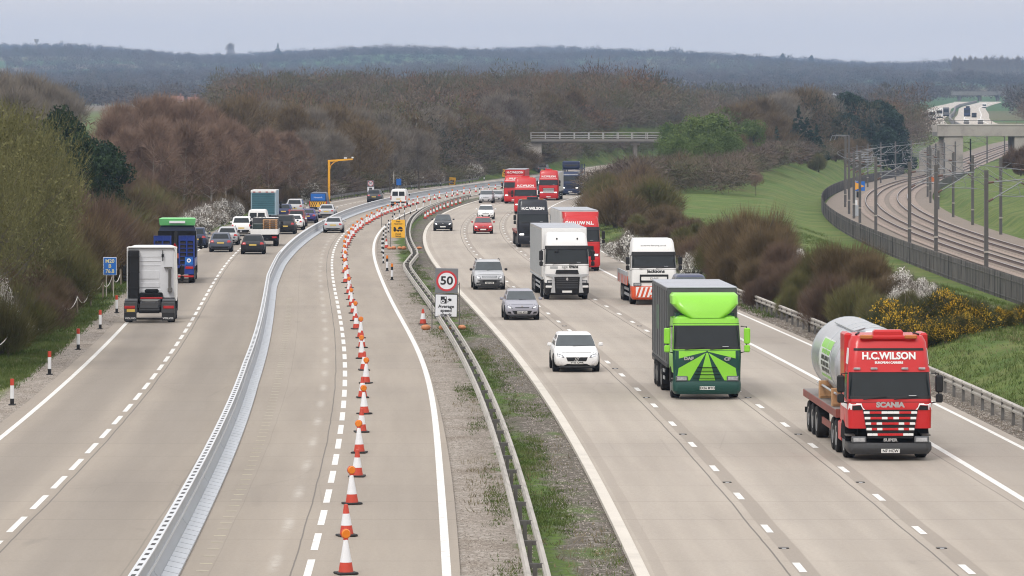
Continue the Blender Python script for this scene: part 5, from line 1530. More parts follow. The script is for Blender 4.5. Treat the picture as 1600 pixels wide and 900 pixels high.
# ------------------------------------------------------------------ lorries
def cab_levels(ws0, ws1, zr, hw, top=0.55, depth=2.2, nose=0.0):
    return [(0.95, hw-0.02, 0.03, depth, .16), (ws0-0.25, hw, nose, depth, .20), (ws0, hw, nose+0.03, depth, .22), (ws1, hw-0.03, 0.26, depth, .24), (ws1+0.22, hw-0.05, 0.32, depth, .25), (zr-0.22, hw-0.10, top, depth, .28), (zr-0.05, hw-0.18, top+0.12, depth-0.05, .26), (zr, hw-0.34, top+0.34, depth-0.2, .22)]
def hgv_cab(root, body, ws0=1.95, ws1=2.78, zr=3.75, W=2.5, top=0.6, bumper=None, visor=None, mirror=None, grille=True, lamps=M_LAMP, lowlamp=True, depth=2.2, front_axle=1.45, skirt=None, bz=(0.30, 0.92)):
    hw = W/2
    lev = cab_levels(ws0, ws1, zr, hw, top, depth)
    b = MB(); b.loft([rrect(h, y0, y1, r, z, 6) for z, h, y0, y1, r in lev]); b.build('cab', body, root, smooth=32)
    b = MB(); b.loft(front_patch(lev, (ws0+0.03, (ws0+ws1)/2, ws1-0.02), 2, 0.008), False, 0, False, False); ws = b.build('windscreen', M_GLASS, root, smooth=60)
    b = MB()
    for x0, x1 in ((-0.8, -0.1), (0.1, 0.8)): b.tube([(x0, -0.02, ws0+0.01), (x1, -0.005+0.03, ws0+0.10)], 0.014, 4)
    b.build('wipers', M_BLKP, ws)
    rows = front_patch(lev, (ws0+0.035, ws0+0.12), 3, 0.0095); b = MB(); b.loft(rows, False, 0, False, False); b.build('dashboard_edge', M_DASH, ws)
    rows = front_patch(lev, (ws0+0.06, ws0+0.13), 3, 0.012); q = MB(); x_ = 0.55
    q.slab([(x_, rows[0][5][1]-0.001, ws0+0.06), (x_+0.22, rows[0][5][1]-0.001, ws0+0.06), (x_+0.22, rows[1][5][1]-0.001, ws0+0.13), (x_, rows[1][5][1]-0.001, ws0+0.13)], (0, -0.003, 0)); q.build('permit_papers', M_SIGNW, ws)
    for za in (ws0-0.07, ws1+0.03):
        b = MB(); b.loft(front_patch(lev, (za, za+0.018), 1, 0.004), False, 0, False, False); b.build('panel_gap', M_DASH, root)
    for s in (-1, 1):
        b = MB()
        for yy in (0.36, 1.30): b.add([(s*(hw+0.003), yy, 1.0), (s*(hw+0.003), yy+0.02, 1.0), (s*(hw+0.003), yy+0.02, ws0), (s*(hw+0.003), yy, ws0)], [(0, 1, 2, 3)])
        b.build('door_gap', M_DASH, root)
        b = MB(); b.box(min(s*(hw-0.25), s*(hw+0.006)), max(s*(hw-0.25), s*(hw+0.006)), 0.45, 0.95, 0.40, 0.44); b.box(min(s*(hw-0.25), s*(hw+0.006)), max(s*(hw-0.25), s*(hw+0.006)), 0.45, 0.95, 0.70, 0.74); b.build('cab_step', M_STEELD, root)
    if visor:
        b = MB(); rows = front_patch(lev, (ws1-0.04, ws1+0.16), 2, 0.05); b.loft(rows, False, 0, False, False)
        b.loft([rows[0], front_patch(lev, (ws1+0.0,), 2, 0.004)[0]], False, 0, False, False); b.loft([rows[1], front_patch(lev, (ws1+0.17,), 2, 0.004)[0]], False, 0, False, False)
        b.build('sun_visor', visor, root)
    for s in (-1, 1):
        _, h0, y0, y1, r = lv(lev, ws0); _, h1, y01, _, _ = lv(lev, ws1)
        b = MB(); b.add([(s*(h0+0.008), 0.38, ws0-0.02), (s*(h0+0.008), 1.15, ws0+0.05), (s*(h1+0.008), 1.15, ws1-0.04), (s*(h1+0.008), 0.58, ws1-0.04)], [(0, 1, 2, 3)]); b.build('side_window', M_GLASS, root)
        mm = mirror or M_BLKP
        b = MB(); b.tube([(s*hw, 0.20, ws1-0.05), (s*(hw+0.18), 0.05, ws1-0.05), (s*(hw+0.20), 0.06, ws0-0.05), (s*hw, 0.22, ws0-0.1)], 0.022, 5); ar = b.build('mirror_arm', M_BLKP, root)
        b = MB(); b.box(s*(hw+0.21)-0.11, s*(hw+0.21)+0.11, -0.02, 0.16, ws0+0.22, ws1-0.10, 0, 0.04); b.box(s*(hw+0.21)-0.10, s*(hw+0.21)+0.10, -0.02, 0.15, ws0-0.08, ws0+0.18, 0, 0.04); b.build('mirror', mm, ar)
        b = MB(); b.box(min(s*0.70, s*1.13), max(s*0.70, s*1.13), -0.045, 0.10, bz[1]+0.005, bz[1]+0.19, 0, 0.02); hl = b.build('headlight', M_HOUS, root)
        b = MB(); b.box(min(s*0.74, s*1.08), max(s*0.74, s*1.08), -0.052, -0.044, bz[1]+0.04, bz[1]+0.155, 0, 0.006); b.build('lamp_reflector', lamps, hl)
    # bumper
    bm_ = bumper or M_DKGREY
    b = MB(); b.loft([rrect(hw-0.08, 0.04, 1.0, 0.22, bz[0], 5), rrect(hw+0.0, -0.05, 1.0, 0.24, bz[0]+0.12, 5), rrect(hw+0.005, -0.05, 1.0, 0.24, bz[1]-0.12, 5), rrect(hw-0.01, -0.01, 1.0, 0.22, bz[1], 5)]); b.build('bumper', bm_, root, smooth=40)
    for s in (-1, 1):
        wheel(root, s*(hw-0.17), front_axle, 0.50, 0.32, s)
        b = MB()
        arc = [(front_axle+0.62*math.cos(a), 0.50+0.62*math.sin(a)) for a in np.linspace(0.1, PI-0.1, 9)]
        b.slab([(s*(hw+0.004), yy, zz) for yy, zz in arc], (-s*0.42, 0, 0)); b.build('wheel_arch', M_UNDER, root)
    b = MB(); b.box(-hw+0.35, hw-0.35, 0.6, depth+0.2, 0.55, 1.0); b.build('chassis', M_UNDER, root)
    return lev
def plate_front(root, s, z, y=-0.055):
    b = MB(); b.box(-0.27, 0.27, y-0.012, y, z-0.06, z+0.06, 0, 0.004); p = b.build('number_plate', M_PLATEW, root)
    if s: text(s, 0.115, M_SIGNK, p, (0, y-0.015, z), bold=0.003)
def axles(root, ys, hw=1.25, r=0.5):
    for y in ys:
        for s in (-1, 1): wheel(root, s*(hw-0.20), y, r, 0.38, s)
def box_trailer(root, y0, y1, z0, z1, mat, roof, hw=1.27, ribs=0, axle=(), rail=M_DKGREY, front=None, name='trailer_box'):
    b = MB(); b.box(-hw, hw, y0, y1, z0, z1-0.04, 0, 0.03)
    tb = b.build(name, mat, root)
    b = MB(); b.box(-hw-0.01, hw+0.01, y0-0.01, y1+0.01, z1-0.045, z1, 0, 0.015); b.build('trailer_roof', roof, tb)
    if ribs:
        for s in (-1, 1):
            b = MB()
            for k in range(ribs):
                yy = y0+0.15+(y1-y0-0.3)*k/(ribs-1)
                b.box(min(s*hw, s*(hw+0.018)), max(s*hw, s*(hw+0.018)), yy-0.05, yy+0.05, z0+0.12, z1-0.14)
            b.build('side_ribs', rail, tb)
    b = MB(); b.box(-hw-0.02, hw+0.02, y0, y1, z0-0.10, z0+0.02, 0, 0.01); b.build('side_rail', rail, tb)
    b = MB(); b.box(-0.55, 0.55, y0+0.3, y1-0.2, z0-0.42, z0-0.1); b.build('trailer_chassis', M_UNDER, root)
    for s in (-1, 1):
        b = MB()
        for q in (0.52, 0.78): b.box(min(s*(hw-0.05), s*(hw-0.09)), max(s*(hw-0.05), s*(hw-0.09)), y0+2.2, max(y0+3.0, y1-4.4), q-0.06, q+0.06)
        b.build('side_guard', M_GALV, root)
    axles(root, axle, hw)
    for s in (-1, 1):
        b = MB(); b.box(min(s*0.75, s*1.15), max(s*0.75, s*1.15), y1-0.02, y1+0.03, z0-0.32, z0-0.18, 0, 0.02); b.build('tail_light', M_TAIL, root)
    return tb
M_SRED = paint('scarlet_lorry_paint', (0.52, 0.018, 0.020), 0.03)
M_SWHITE = paint('white_lorry_paint', (0.77, 0.77, 0.76), 0.05)
M_SBLACK = paint('black_lorry_paint', (0.011, 0.013, 0.020), 0.03)
M_SNAVY = paint('navy_lorry_paint', (0.016, 0.028, 0.075), 0.05)
M_LIME = paint('lime_green_lorry_paint', (0.24, 0.60, 0.045), 0.03)
M_DKGREEN = paint('dark_green_lorry_paint', (0.008, 0.055, 0.045), 0.04)
M_GREYT = PM('grey_curtain', (0.115, 0.122, 0.128), 0.55, var=0.18, scale=1.0, dirt=0.2)
M_GREYR = PM('grey_trailer_roof', (0.34, 0.36, 0.40), 0.5, var=0.15, scale=0.7, dirt=0.2)
M_ALUS = PM('brushed_aluminium_side', (0.52, 0.50, 0.46), 0.35, 0.45, var=0.25, scale=0.8, dirt=0.12)
M_LETW = PM('white_vinyl_lettering', (0.80, 0.80, 0.80), 0.4, var=0.02)
M_LETK = PM('black_vinyl_lettering', (0.02, 0.02, 0.02), 0.4, var=0.02)
M_LETG = PM('grey_metal_lettering', (0.48, 0.48, 0.49), 0.3, 0.6, var=0.05)
M_ORRED = paint('orange_red_paint', (0.62, 0.085, 0.025), 0.10)
M_PLANK = PM('rough_sawn_timber', (0.42, 0.24, 0.12), 0.85, var=0.35, scale=3.5)
M_DECK = PM('worn_steel_deck', (0.20, 0.18, 0.17), 0.7, 0.2, var=0.3, scale=1.2, dirt=0.4)

def place_hgv(root, px, py, away=False, L=0.0): 
    x, y = gp(px, py)
    if not away: x, y = x*(y-1.3)/y, y-1.3      # the tyres, not the bumper, stand at the sighted point
    place_vehicle(root, x, y, away, L)
def scania_front(root, lev, body, W=2.5, chequer=True, ws0=1.95, lets=True, slat=M_BLKP):
    """wide black slatted grille framed in body colour"""
    b = MB(); b.slab([(-0.80, -0.004, 1.50), (0.80, -0.004, 1.50), (0.66, -0.004, 0.67), (-0.66, -0.004, 0.67)], (0, -0.03, 0)); g = b.build('grille', M_BLKP, root)
    for k in range(5):
        b = MB()
        z = 0.74+k*0.16; w = 0.66+0.14*(z-0.67)/0.83
        n = 9
        for j in range(n):
            x0, x1 = -w+2*w*j/n, -w+2*w*(j+1)/n
            # two slanting white bands converge on the badge, as on the real grille
            u = (x0+x1)/2/w
            wht = chequer and (j in (0, n-1) or (abs(abs(u)-(0.62-0.5*(k/4.0))) < 0.14) or (k == 4 and j == 4))
            b.box(x0, x1, -0.062, -0.030, z, z+0.07, 1 if wht else 0, 0.008)
        b.build('grille_slat', [body if chequer else slat, M_LETW], g)
def lightbar(root, z, y, mat, w=1.5):
    b = MB(); b.box(-w*0.28, w*0.28, y-0.03, y+0.35, z-0.02, z+0.20, 0, 0.05); b.box(-w/2, w/2, y-0.08, y+0.16, z-0.08, z+0.04, 0, 0.03); lb = b.build('roof_beacon_board', mat, root)
    for s in (-1, 1):
        b = MB(); b.box(min(s*w*0.30, s*w*0.54), max(s*w*0.30, s*w*0.54), y-0.13, y+0.06, z-0.06, z+0.06, 0, 0.03); b.build('amber_beacon', PM('amber_beacon', (0.45, 0.13, 0.03), 0.25, coat=0.5), lb)
# ---- 1 red articulated lorry, flat trailer
t = thing('articulated_lorry', 'red articulated lorry with white lettering and a flat trailer, nearest lorry at the right', 'lorry')
lev = hgv_cab(t, M_SRED, 1.78, 2.60, 3.66, 2.46, 0.48, bumper=PM('charcoal_bumper', (0.035, 0.036, 0.039), 0.5, dirt=0.1), mirror=M_BLKP, bz=(0.20, 0.53))
scania_front(t, lev, M_SRED)
b = MB(); b.loft(front_patch(lev, (2.58, 2.72), 2, 0.03), False, 0, False, False); b.build('visor_strip', M_SRED, t)
b = MB()
for q in (-0.95, -0.45, 0.45, 0.95): b.box(q-0.10, q+0.10, 0.18, 0.25, 2.655, 2.715, 0, 0.01)
b.build('marker_lamps', M_LAMP, t)
b = MB(); b.loft(front_patch(lev, (3.20, 3.27), 4, 0.012), False, 0, False, False); b.build('black_trim_strip', M_BLKP, t)
tilt = 0.20
text('H.C.WILSON', 0.285, M_LETW, t, (0, 0.352, 3.04), (PI/2-tilt*0.85, 0, 0), 'company_lettering', 0.011, 0.97)
text('EUROPEAN CARRIERS', 0.085, M_LETW, t, (0, 0.322, 2.85), (PI/2-tilt*0.85, 0, 0), 'company_lettering', 0.004)
text('SCANIA', 0.20, M_LETG, t, (0, 0.004, 1.635), (PI/2, 0, 0), 'maker_lettering', 0.012, 1.15)
text('SUPER', 0.115, M_LETG, t, (0, -0.045, 0.615), (PI/2, 0, 0), 'model_lettering', 0.006, 1.25)
for s in (-1, 1):
    b = MB(); b.slab([(s*0.82, -0.012, 1.50), (s*1.10, 0.02, 1.48), (s*1.10, 0.02, 1.60), (s*0.86, -0.012, 1.62)], (0, -0.02, 0)); b.build('air_intake', M_BLKP, t)
    b = MB(); b.slab([(s*0.74, -0.02, 1.50), (s*0.79, -0.02, 1.50), (s*0.84, -0.015, 1.68), (s*1.20, 0.10, 1.68), (s*1.225, 0.14, 1.50), (s*1.12, 0.02, 1.50), (s*1.11, 0.02, 1.625), (s*0.87, -0.02, 1.64)], (0, -0.014, 0)); b.build('white_flash', M_LETW, t)
    b = MB(); b.slab([(s*1.232, 0.25, 1.50), (s*1.232, 0.25, 1.68), (s*1.232, 1.9, 1.72), (s*1.232, 1.9, 1.52)], (s*0.006, 0, 0)); b.build('white_side_flash', M_LETW, t)
    b = MB(); b.slab([(s*1.18, 0.50, 2.80), (s*1.18, 1.04, 2.80), (s*1.14, 1.04, 3.26), (s*1.14, 0.62, 3.26)], (s*0.010, 0, 0)); b.build('white_side_panel', M_LETW, t)
    b = MB()
    b.loft([rrect(0.30, 0.62, 0.9, 0.1, 3.0, 3), rrect(0.30, 0.72, 1.0, 0.1, 3.66, 3)]) if False else None
    b.box(min(s*1.00, s*1.225), max(s*1.00, s*1.225), 1.05, 2.28, 1.02, 3.68, 0, 0.05); b.build('side_fairing', M_SRED, t)
lightbar(t, 3.60, 0.50, M_SRED, 1.55)
b = MB()
for s in (-1, 1): b.tube([(s*0.85, 0.85, 3.50), (s*0.92, 0.75, 3.66), (s*0.80, 1.1, 3.69)], 0.03, 6)
b.build('air_horns', M_BLKP, t)
plate_front(t, 'N7 HCW', 0.30)
b = MB(); b.box(-0.5, 0.5, 2.0, 4.6, 0.75, 1.05); b.build('tractor_chassis', M_UNDER, t)
for s in (-1, 1):
    b = MB(); b.box(min(s*0.85, s*1.22), max(s*0.85, s*1.22), 2.05, 3.0, 0.42, 1.0, 0, 0.04); b.build('fuel_tank_cover', M_SRED, t)
axles(t, (3.45, 4.45))
b = MB(); b.box(-1.27, 1.27, 3.0, 13.2, 1.18, 1.30, 0, 0.01); dk = b.build('flat_trailer_deck', M_DECK, t)
b = MB()
for s in (-1, 1): b.box(min(s*1.20, s*1.285), max(s*1.20, s*1.285), 3.0, 13.2, 1.06, 1.285, 0, 0.01)
b.box(-1.285, 1.285, 2.96, 3.04, 1.06, 1.32, 0, 0.01); b.build('deck_edge_rail', PM('faded_red_steel', (0.22, 0.065, 0.05), 0.7, var=0.3, scale=2, dirt=0.4), dk)
b = MB()
for s in (-1, 1): b.box(min(s*0.45, s*0.6), max(s*0.45, s*0.6), 3.2, 13.0, 0.8, 1.15)
b.box(-1.24, 1.24, 12.9, 13.1, 0.55, 0.72); b.build('trailer_chassis', M_UNDER, t)
b = MB()
for s in (-1, 1): b.box(min(s*1.15, s*1.2), max(s*1.15, s*1.2), 5.2, 8.0, 0.55, 0.75)
b.build('side_guard', PM('faded_red_steel', (0.22, 0.065, 0.05)), t)
axles(t, (9.4, 10.7, 12.0))
place_hgv(t, 1391, 715)
trl = t
def on_vehicle(root, lx, ly, lz):
    a = root.rotation_euler.z; c, s = math.cos(a), math.sin(a)
    return (root.location.x+lx*c-ly*s, root.location.y+lx*s+ly*c, root.location.z+lz), a
# cargo: timber chocks and the steel tank
for lx, ly, lab in ((-0.95, 4.55, 'timber chock on the flat trailer right behind the red cab'), (-0.95, 8.35, 'timber chock near the middle of the flat trailer, under the tank'), (0.95, 4.55, 'timber chock on the far side of the tank behind the red cab'), (0.95, 8.35, 'timber chock on the far side of the tank, further back')):
    p, a = on_vehicle(trl, lx, ly, 1.302)
    b = MB(); b.box(-0.30, 0.30, -0.16, 0.16, 0, 0.54, 0, 0.012); b.box(-0.28, 0.28, -0.19, -0.158, 0.06, 0.12); b.box(-0.28, 0.28, -0.19, -0.158, 0.38, 0.45)
    o = b.build('timber_chock', M_PLANK); o.location = p; o.rotation_euler = (0, 0, a)
    tag(o, lab, 'timber block')
p, a = on_vehicle(trl, 0, 0, 0)
M_TANK = PM('dull_steel_tank', (0.50, 0.52, 0.545), 0.34, 0.8, var=0.12, scale=0.8, dirt=0.12)
tank = thing('steel_tank', 'large dull silver steel tank lying on the flat trailer behind the red cab', 'tank')
R_T, zc = 1.20, 2.50
y0, y1 = 3.9, 11.4
b = MB(); b.lathe([(0, y0-0.28), (0.45, y0-0.25), (0.85, y0-0.15), (1.12, y0-0.02), (R_T, y0+0.10), (R_T, y1-0.1), (1.12, y1+0.02), (0.6, y1+0.2), (0, y1+0.25)], 48, 0, 'y', (0, 0, zc)); b.build('shell', M_TANK, tank, smooth=30)
b = MB()
for yy in (y0+0.12, y0+1.6, y0+3.2, y1-0.15):
    b = MB(); b.lathe([(R_T-0.01, yy-0.035), (R_T+0.014, yy-0.03), (R_T+0.014, yy+0.03), (R_T-0.01, yy+0.035)], 48, 0, 'y', (0, 0, zc)); b.build('shell_band', M_GALV, tank)
b = MB(); b.tube([(-0.62, y0+0.1, zc+1.10), (-0.62, y0+5.6, zc+1.10)], 0.03, 6); b.tube([(-0.62, y0+0.1, zc+1.10), (-0.30, y0+0.0, zc+1.20)], 0.03, 6); b.tube([(-1.18, y0-0.05, zc-0.78), (-1.16, y0+5.8, zc-0.78)], 0.035, 6); b.build('pipework', M_GALV, tank)
M_TLAB = PM('pale_label_film', (0.60, 0.64, 0.62), 0.4, var=0.05); M_TGRN = PM('bright_green_film', (0.22, 0.55, 0.06), 0.4, var=0.1)
def on_shell(a0, a1, ya, yb, e, n=8):
    rows = []
    for k in range(n+1):
        an = a0+(a1-a0)*k/n
        rows.append([(-(R_T+e)*math.cos(an), ya, zc+(R_T+e)*math.sin(an)), (-(R_T+e)*math.cos(an), yb, zc+(R_T+e)*math.sin(an))])
    q = MB(); q.loft(rows, False, 0, False, False); return q
lbl = on_shell(-0.50, 0.62, 5.75, 8.9, 0.006).build('label', M_TLAB, tank)
on_shell(0.34, 0.58, 5.85, 8.7, 0.010).build('label_green_band', M_TGRN, lbl)
on_shell(-0.42, -0.34, 5.85, 8.7, 0.010).build('label_green_band', M_TGRN, lbl)
for k in range(4):
    for j in range(6):
        on_shell(-0.26+k*0.155, -0.15+k*0.155, 5.95+j*0.46, 6.28+j*0.46+0.08*((j*7+k*3) % 2), 0.012, 3).build('label_print', M_LETK if k < 3 else M_TGRN, lbl) if j < 5 else None
tank.location = p; tank.rotation_euler = (0, 0, a)
# ---- 2 lime green rigid lorry
t = thing('curtainsider_lorry', 'lime and dark green lorry with a grey curtain sided body and sunburst stripes', 'lorry')
lev = hgv_cab(t, M_LIME, 1.77, 2.66, 2.98, 2.44, 0.42, bumper=M_DKGREEN, mirror=M_LIME, bz=(0.20, 0.66), depth=2.0, front_axle=1.35)
# roof fairing, wide and swept back
b = MB(); b.loft([rrect(0.62, 0.36, 1.9, 0.22, 2.90, 5), rrect(0.90, 0.42, 1.92, 0.28, 3.08, 5), rrect(1.19, 0.58, 1.95, 0.34, 3.38, 5), rrect(1.20, 0.80, 2.0, 0.34, 3.66, 5), rrect(1.12, 1.05, 1.98, 0.3, 3.76, 5)]); b.build('roof_fairing', M_LIME, t, smooth=40)
b = MB(); b.box(-1.05, 1.05, 0.9, 2.0, 2.9, 3.05); b.build('fairing_base', M_DKGREEN, t)
# dark green front panel below the screen, with lime rays
b = MB(); b.loft(front_patch(lev, (0.67, 0.96, 1.2, 1.52, 1.76), 1, 0.006), False, 0, False, False); fp_ = b.build('front_panel', M_DKGREEN, t, smooth=60)
def frontq(pts, mat, parent, name, e=0.012):
    """flat sticker on the cab front, following its slope"""
    q = []
    for x, z in pts:
        _, hw, y0, y1, r = lv(lev, z); ax = abs(x); yy = y0
        if ax > hw-r: yy = y0+r-math.sqrt(max(0, r*r-(ax-hw+r)**2))
        q.append((x, yy-e, z))
    m = MB(); m.slab(q, (0, -0.005, 0)); return m.build(name, mat, parent, smooth=0)
def frontg(q, mat, parent, name, e=0.010, n=8, m=8):
    rows = []
    for j in range(m+1):
        v = j/m; r_ = []
        for i in range(n+1):
            u = i/n
            x = (q[0][0]*(1-u)+q[1][0]*u)*(1-v)+(q[3][0]*(1-u)+q[2][0]*u)*v
            z = (q[0][1]*(1-u)+q[1][1]*u)*(1-v)+(q[3][1]*(1-u)+q[2][1]*u)*v
            _, hw, y0, y1, r = lv(lev, z); ax = abs(x); yy = y0
            if ax > hw-r: yy = y0+r-math.sqrt(max(0, r*r-(ax-hw+r)**2))
            r_.append((x, yy-e, z))
        rows.append(r_)
    mm = MB(); mm.loft(rows, False, 0, False, False); return mm.build(name, mat, parent, smooth=60)
for s in (-1, 1):
    frontg([(s*0.03, 1.715), (s*1.14, 1.44), (s*1.14, 1.745), (s*0.03, 1.745)], M_LIME, fp_, 'lime_ray')
    frontg([(s*0.62, 0.69), (s*1.14, 0.69), (s*1.14, 1.06), (s*0.05, 1.67)], M_LIME, fp_, 'lime_ray')
frontg([(-0.29, 0.69), (0.29, 0.69), (0.03, 1.67), (-0.03, 1.67)], M_LIME, fp_, 'lime_ray')
b = MB()
for k in range(4): b.box(-0.36-0.05*(3-k), 0.36+0.05*(3-k), -0.030, -0.012, 0.76+k*0.125, 0.785+k*0.125)
b.build('grille_slots', M_UNDER, fp_)
text('DAF', 0.15, M_LETG, t, (-0.66, -0.035, 1.47), (PI/2, 0, 0), 'maker_lettering', 0.008, 1.2)
text('CF', 0.15, M_LETG, t, (0.72, -0.035, 1.45), (PI/2, 0, 0), 'model_lettering', 0.008, 1.3)
plate_front(t, 'EX56 MTO', 0.42)
M_CURT = PM('dark_grey_curtain', (0.085, 0.093, 0.097), 0.5, var=0.30, scale=0.9, dirt=0.25)
tb = box_trailer(t, 2.3, 10.1, 1.12, 3.93, M_CURT, M_GREYR, 1.27, 9, (5.6, 7.8, 9.0), M_DKGREY)
b = MB(); b.box(-1.284, -1.276, 6.2, 7.6, 2.2, 3.1); b.build('curtain_logo', PM('faded_green_print', (0.09, 0.16, 0.10), 0.6, var=0.4, scale=3), tb)
text('Logistics', 0.42, PM('faded_pale_print', (0.30, 0.32, 0.31), 0.6), tb, (-1.288, 4.3, 2.5), (PI/2, 0, -PI/2), 'curtain_lettering', 0.01) if False else None
b = MB()
for k in range(14): b.box(-1.30, -1.28, 2.6+k*0.55, 2.64+k*0.55, 0.92, 1.16); 
b.build('curtain_straps', M_BLKP, tb)
place_hgv(t, 1105, 621)
# ---- 3 breakdown lorry behind it and the blue car it carries
t = thing('breakdown_lorry', 'breakdown lorry with an orange light bar, mostly hidden behind the green lorry', 'lorry')
hgv_cab(t, M_SWHITE, 1.45, 2.15, 2.50, 2.2, 0.4, depth=1.9)
b = MB(); b.box(-0.85, 0.85, 0.75, 1.10, 2.55, 2.66, 0, 0.03); b.build('light_bar', PM('amber_beacon', (0.45, 0.13, 0.03)), t)
b = MB(); b.box(-0.9, 0.9, 0.65, 1.2, 2.47, 2.55, 0, 0.02); b.build('light_bar_base', M_SIGNY, t)
b = MB(); b.box(-1.1, 1.1, 2.1, 7.6, 0.98, 1.12, 0, 0.02); b.build('carrying_bed', M_DKGREY, t); axles(t, (5.6,), 1.1, 0.42)
place_hgv(t, 1101, 533)
brk = t
c = car('hatch', NAVY, 'blue car riding on the breakdown lorry behind the green lorry', 1101, 533)
p, a = on_vehicle(brk, -0.25, 2.6, 1.122); c.location = p; c.rotation_euler = (0, 0, a); c.scale = (1.05, 1.05, 1.2)
b = MB(); b.cyl((0, 0, 0), (0, 0, 1.0), 0.02, n=6); b.slab([(0, 0, 0.70), (0.16, 0, 0.65), (0.16, 0, 0.92), (0, 0, 1.0)], (0, 0.01, 0), 0)
# ---- 4 white flatbed with orange red bumper
t = thing('flatbed_lorry', 'white flatbed lorry with orange red bumper and deck sides', 'lorry')
lev = hgv_cab(t, M_SWHITE, 1.98, 2.72, 3.62, 2.45, 0.50, bumper=M_ORRED, visor=M_BLKP, bz=(0.30, 1.02), depth=2.1)
text('jacksons-fencing.co.uk', 0.125, M_LETK, t, (0, 0.425, 3.22), (PI/2-0.22, 0, 0), 'roof_lettering', 0.0, 1.25)
text('0800 41 43 43', 0.12, M_LETK, t, (0.0, 0.39, 3.06), (PI/2-0.22, 0, 0), 'roof_lettering', 0.0, 1.2)
text('Jacksons', 0.25, M_LETK, t, (0.1, 0.005, 1.83), (PI/2, 0, 0), 'company_lettering', 0.012, 1.12)
b = MB(); b.box(-0.78, 0.78, -0.03, 0.02, 1.22, 1.66, 0, 0.02); g = b.build('grille', M_BLKP, t)
b = MB(); b.box(-0.70, 0.70, -0.045, -0.028, 1.34, 1.54, 0, 0.02); b.build('grille_panel', M_SWHITE, g)
text('DAF', 0.16, M_LETG, g, (0, -0.05, 1.44), (PI/2, 0, 0), 'maker_lettering', 0.008, 1.5)
b = MB(); b.box(-1.0, 1.0, -0.075, -0.05, 0.42, 0.98, 0, 0.01); cb = b.build('bumper_panel', M_LETW, t)
for k in range(9):
    x0 = -1.0+k*0.24
    b = MB(); b.slab([(max(-1, x0), -0.076, 0.43), (min(1, x0+0.12), -0.076, 0.43), (min(1.0, x0+0.30), -0.076, 0.97), (min(1.0, x0+0.18), -0.076, 0.97)], (0, -0.006, 0)); b.build('bumper_stripe', M_ORRED, cb)
plate_front(t, '', 0.62, -0.085)
b = MB(); b.box(-1.27, 1.27, 2.4, 9.0, 1.10, 1.24); b.build('flat_deck', M_DECK, t)
for s in (-1, 1):
    b = MB(); b.box(min(s*1.25, s*1.30), max(s*1.25, s*1.30), 2.4, 9.0, 0.98, 1.48, 0, 0.01); sd = b.build('drop_side', M_ORRED, t)
    b = MB(); b.box(min(s*1.25, s*1.32), max(s*1.25, s*1.32), 2.4, 9.0, 1.484, 1.72, 0, 0.01)
    for k in range(7): b.box(min(s*1.30, s*1.335), max(s*1.30, s*1.335), 2.5+k*1.06, 2.6+k*1.06, 1.0, 1.73)
    b.build('side_rail', M_GALV, sd)
    b = MB()
    for q in (0.45, 0.75): b.box(min(s*1.15, s*1.2), max(s*1.15, s*1.2), 2.3, 5.6, q-0.07, q+0.07)
    b.build('side_guard', M_GALV, t)
b = MB(); b.box(-0.5, 0.5, 1.8, 8.9, 0.7, 1.1); b.build('deck_chassis', M_UNDER, t)
axles(t, (6.2, 7.4)); place_hgv(t, 1022, 475)
# ---- 5 white box lorry
t = thing('articulated_lorry', 'white box lorry with a grey framed black grille in the middle lane', 'lorry')
lev = hgv_cab(t, M_SWHITE, 1.98, 2.86, 3.74, 2.48, 0.46, bumper=M_BLKP, visor=M_BLKP, bz=(0.28, 0.92), depth=2.3)
M_SILG = paint('silver_grey_trim', (0.40, 0.41, 0.42), 0.05)
b = MB(); b.slab([(-0.62, -0.04, 0.58), (0.62, -0.04, 0.58), (0.72, -0.04, 1.28), (-0.72, -0.04, 1.28)], (0, -0.03, 0)); g = b.build('grille', M_BLKP, t)
b = MB()
for k in range(6): b.box(-0.60, 0.60, -0.082, -0.066, 0.66+k*0.10, 0.69+k*0.10)
b.build('grille_mesh', M_DKGREY, g)
b = MB()
for s in (-1, 1):
    b.slab([(s*0.66, -0.06, 0.40), (s*0.92, -0.06, 0.40), (s*0.86, -0.06, 0.70), (s*0.82, -0.06, 1.26), (s*1.22, 0.02, 1.36), (s*1.22, 0.02, 1.46), (s*0.72, -0.06, 1.42), (s*0.72, -0.06, 1.26)], (0, -0.03, 0))
b.slab([(-0.72, -0.06, 1.30), (0.72, -0.06, 1.30), (0.72, -0.06, 1.42), (-0.72, -0.06, 1.42)], (0, -0.03, 0))
b.build('grille_surround', M_SILG, t)
b = MB(); b.slab([(-0.66, -0.02, 1.46), (0.66, -0.02, 1.46), (0.60, -0.02, 1.68), (-0.60, -0.02, 1.68)], (0, -0.03, 0)); b.build('upper_intake', M_BLKP, t)
b = MB(); b.slab([(0, -0.09, 1.06), (0.075, -0.09, 1.16), (0, -0.09, 1.27), (-0.075, -0.09, 1.16)], (0, -0.012, 0)); b.build('front_badge', M_CHROME, g)
text('age', 0.25, PM('mid_grey_vinyl', (0.28, 0.28, 0.28), 0.4), t, (-0.13, -0.018, 1.855), (PI/2, 0, 0), 'company_lettering', 0.002, 1.0)
text('trans', 0.25, M_LETK, t, (0.37, -0.018, 1.86), (PI/2, 0, 0), 'company_lettering', 0.010, 1.0)
b = MB(); b.box(-0.95, -0.52, -0.012, 0.0, 1.74, 1.88); b.build('maker_strip', M_SILG, t)
b = MB()
for q in (-0.55, 0.60): b.box(q-0.04, q+0.04, 0.38, 0.46, 3.36, 3.46, 0, 0.015)
b.box(-0.68, -0.46, 0.12, 0.24, 2.62, 2.80, 0, 0.04); b.build('roof_brackets', M_BLKP, t)
plate_front(t, '', 0.46)
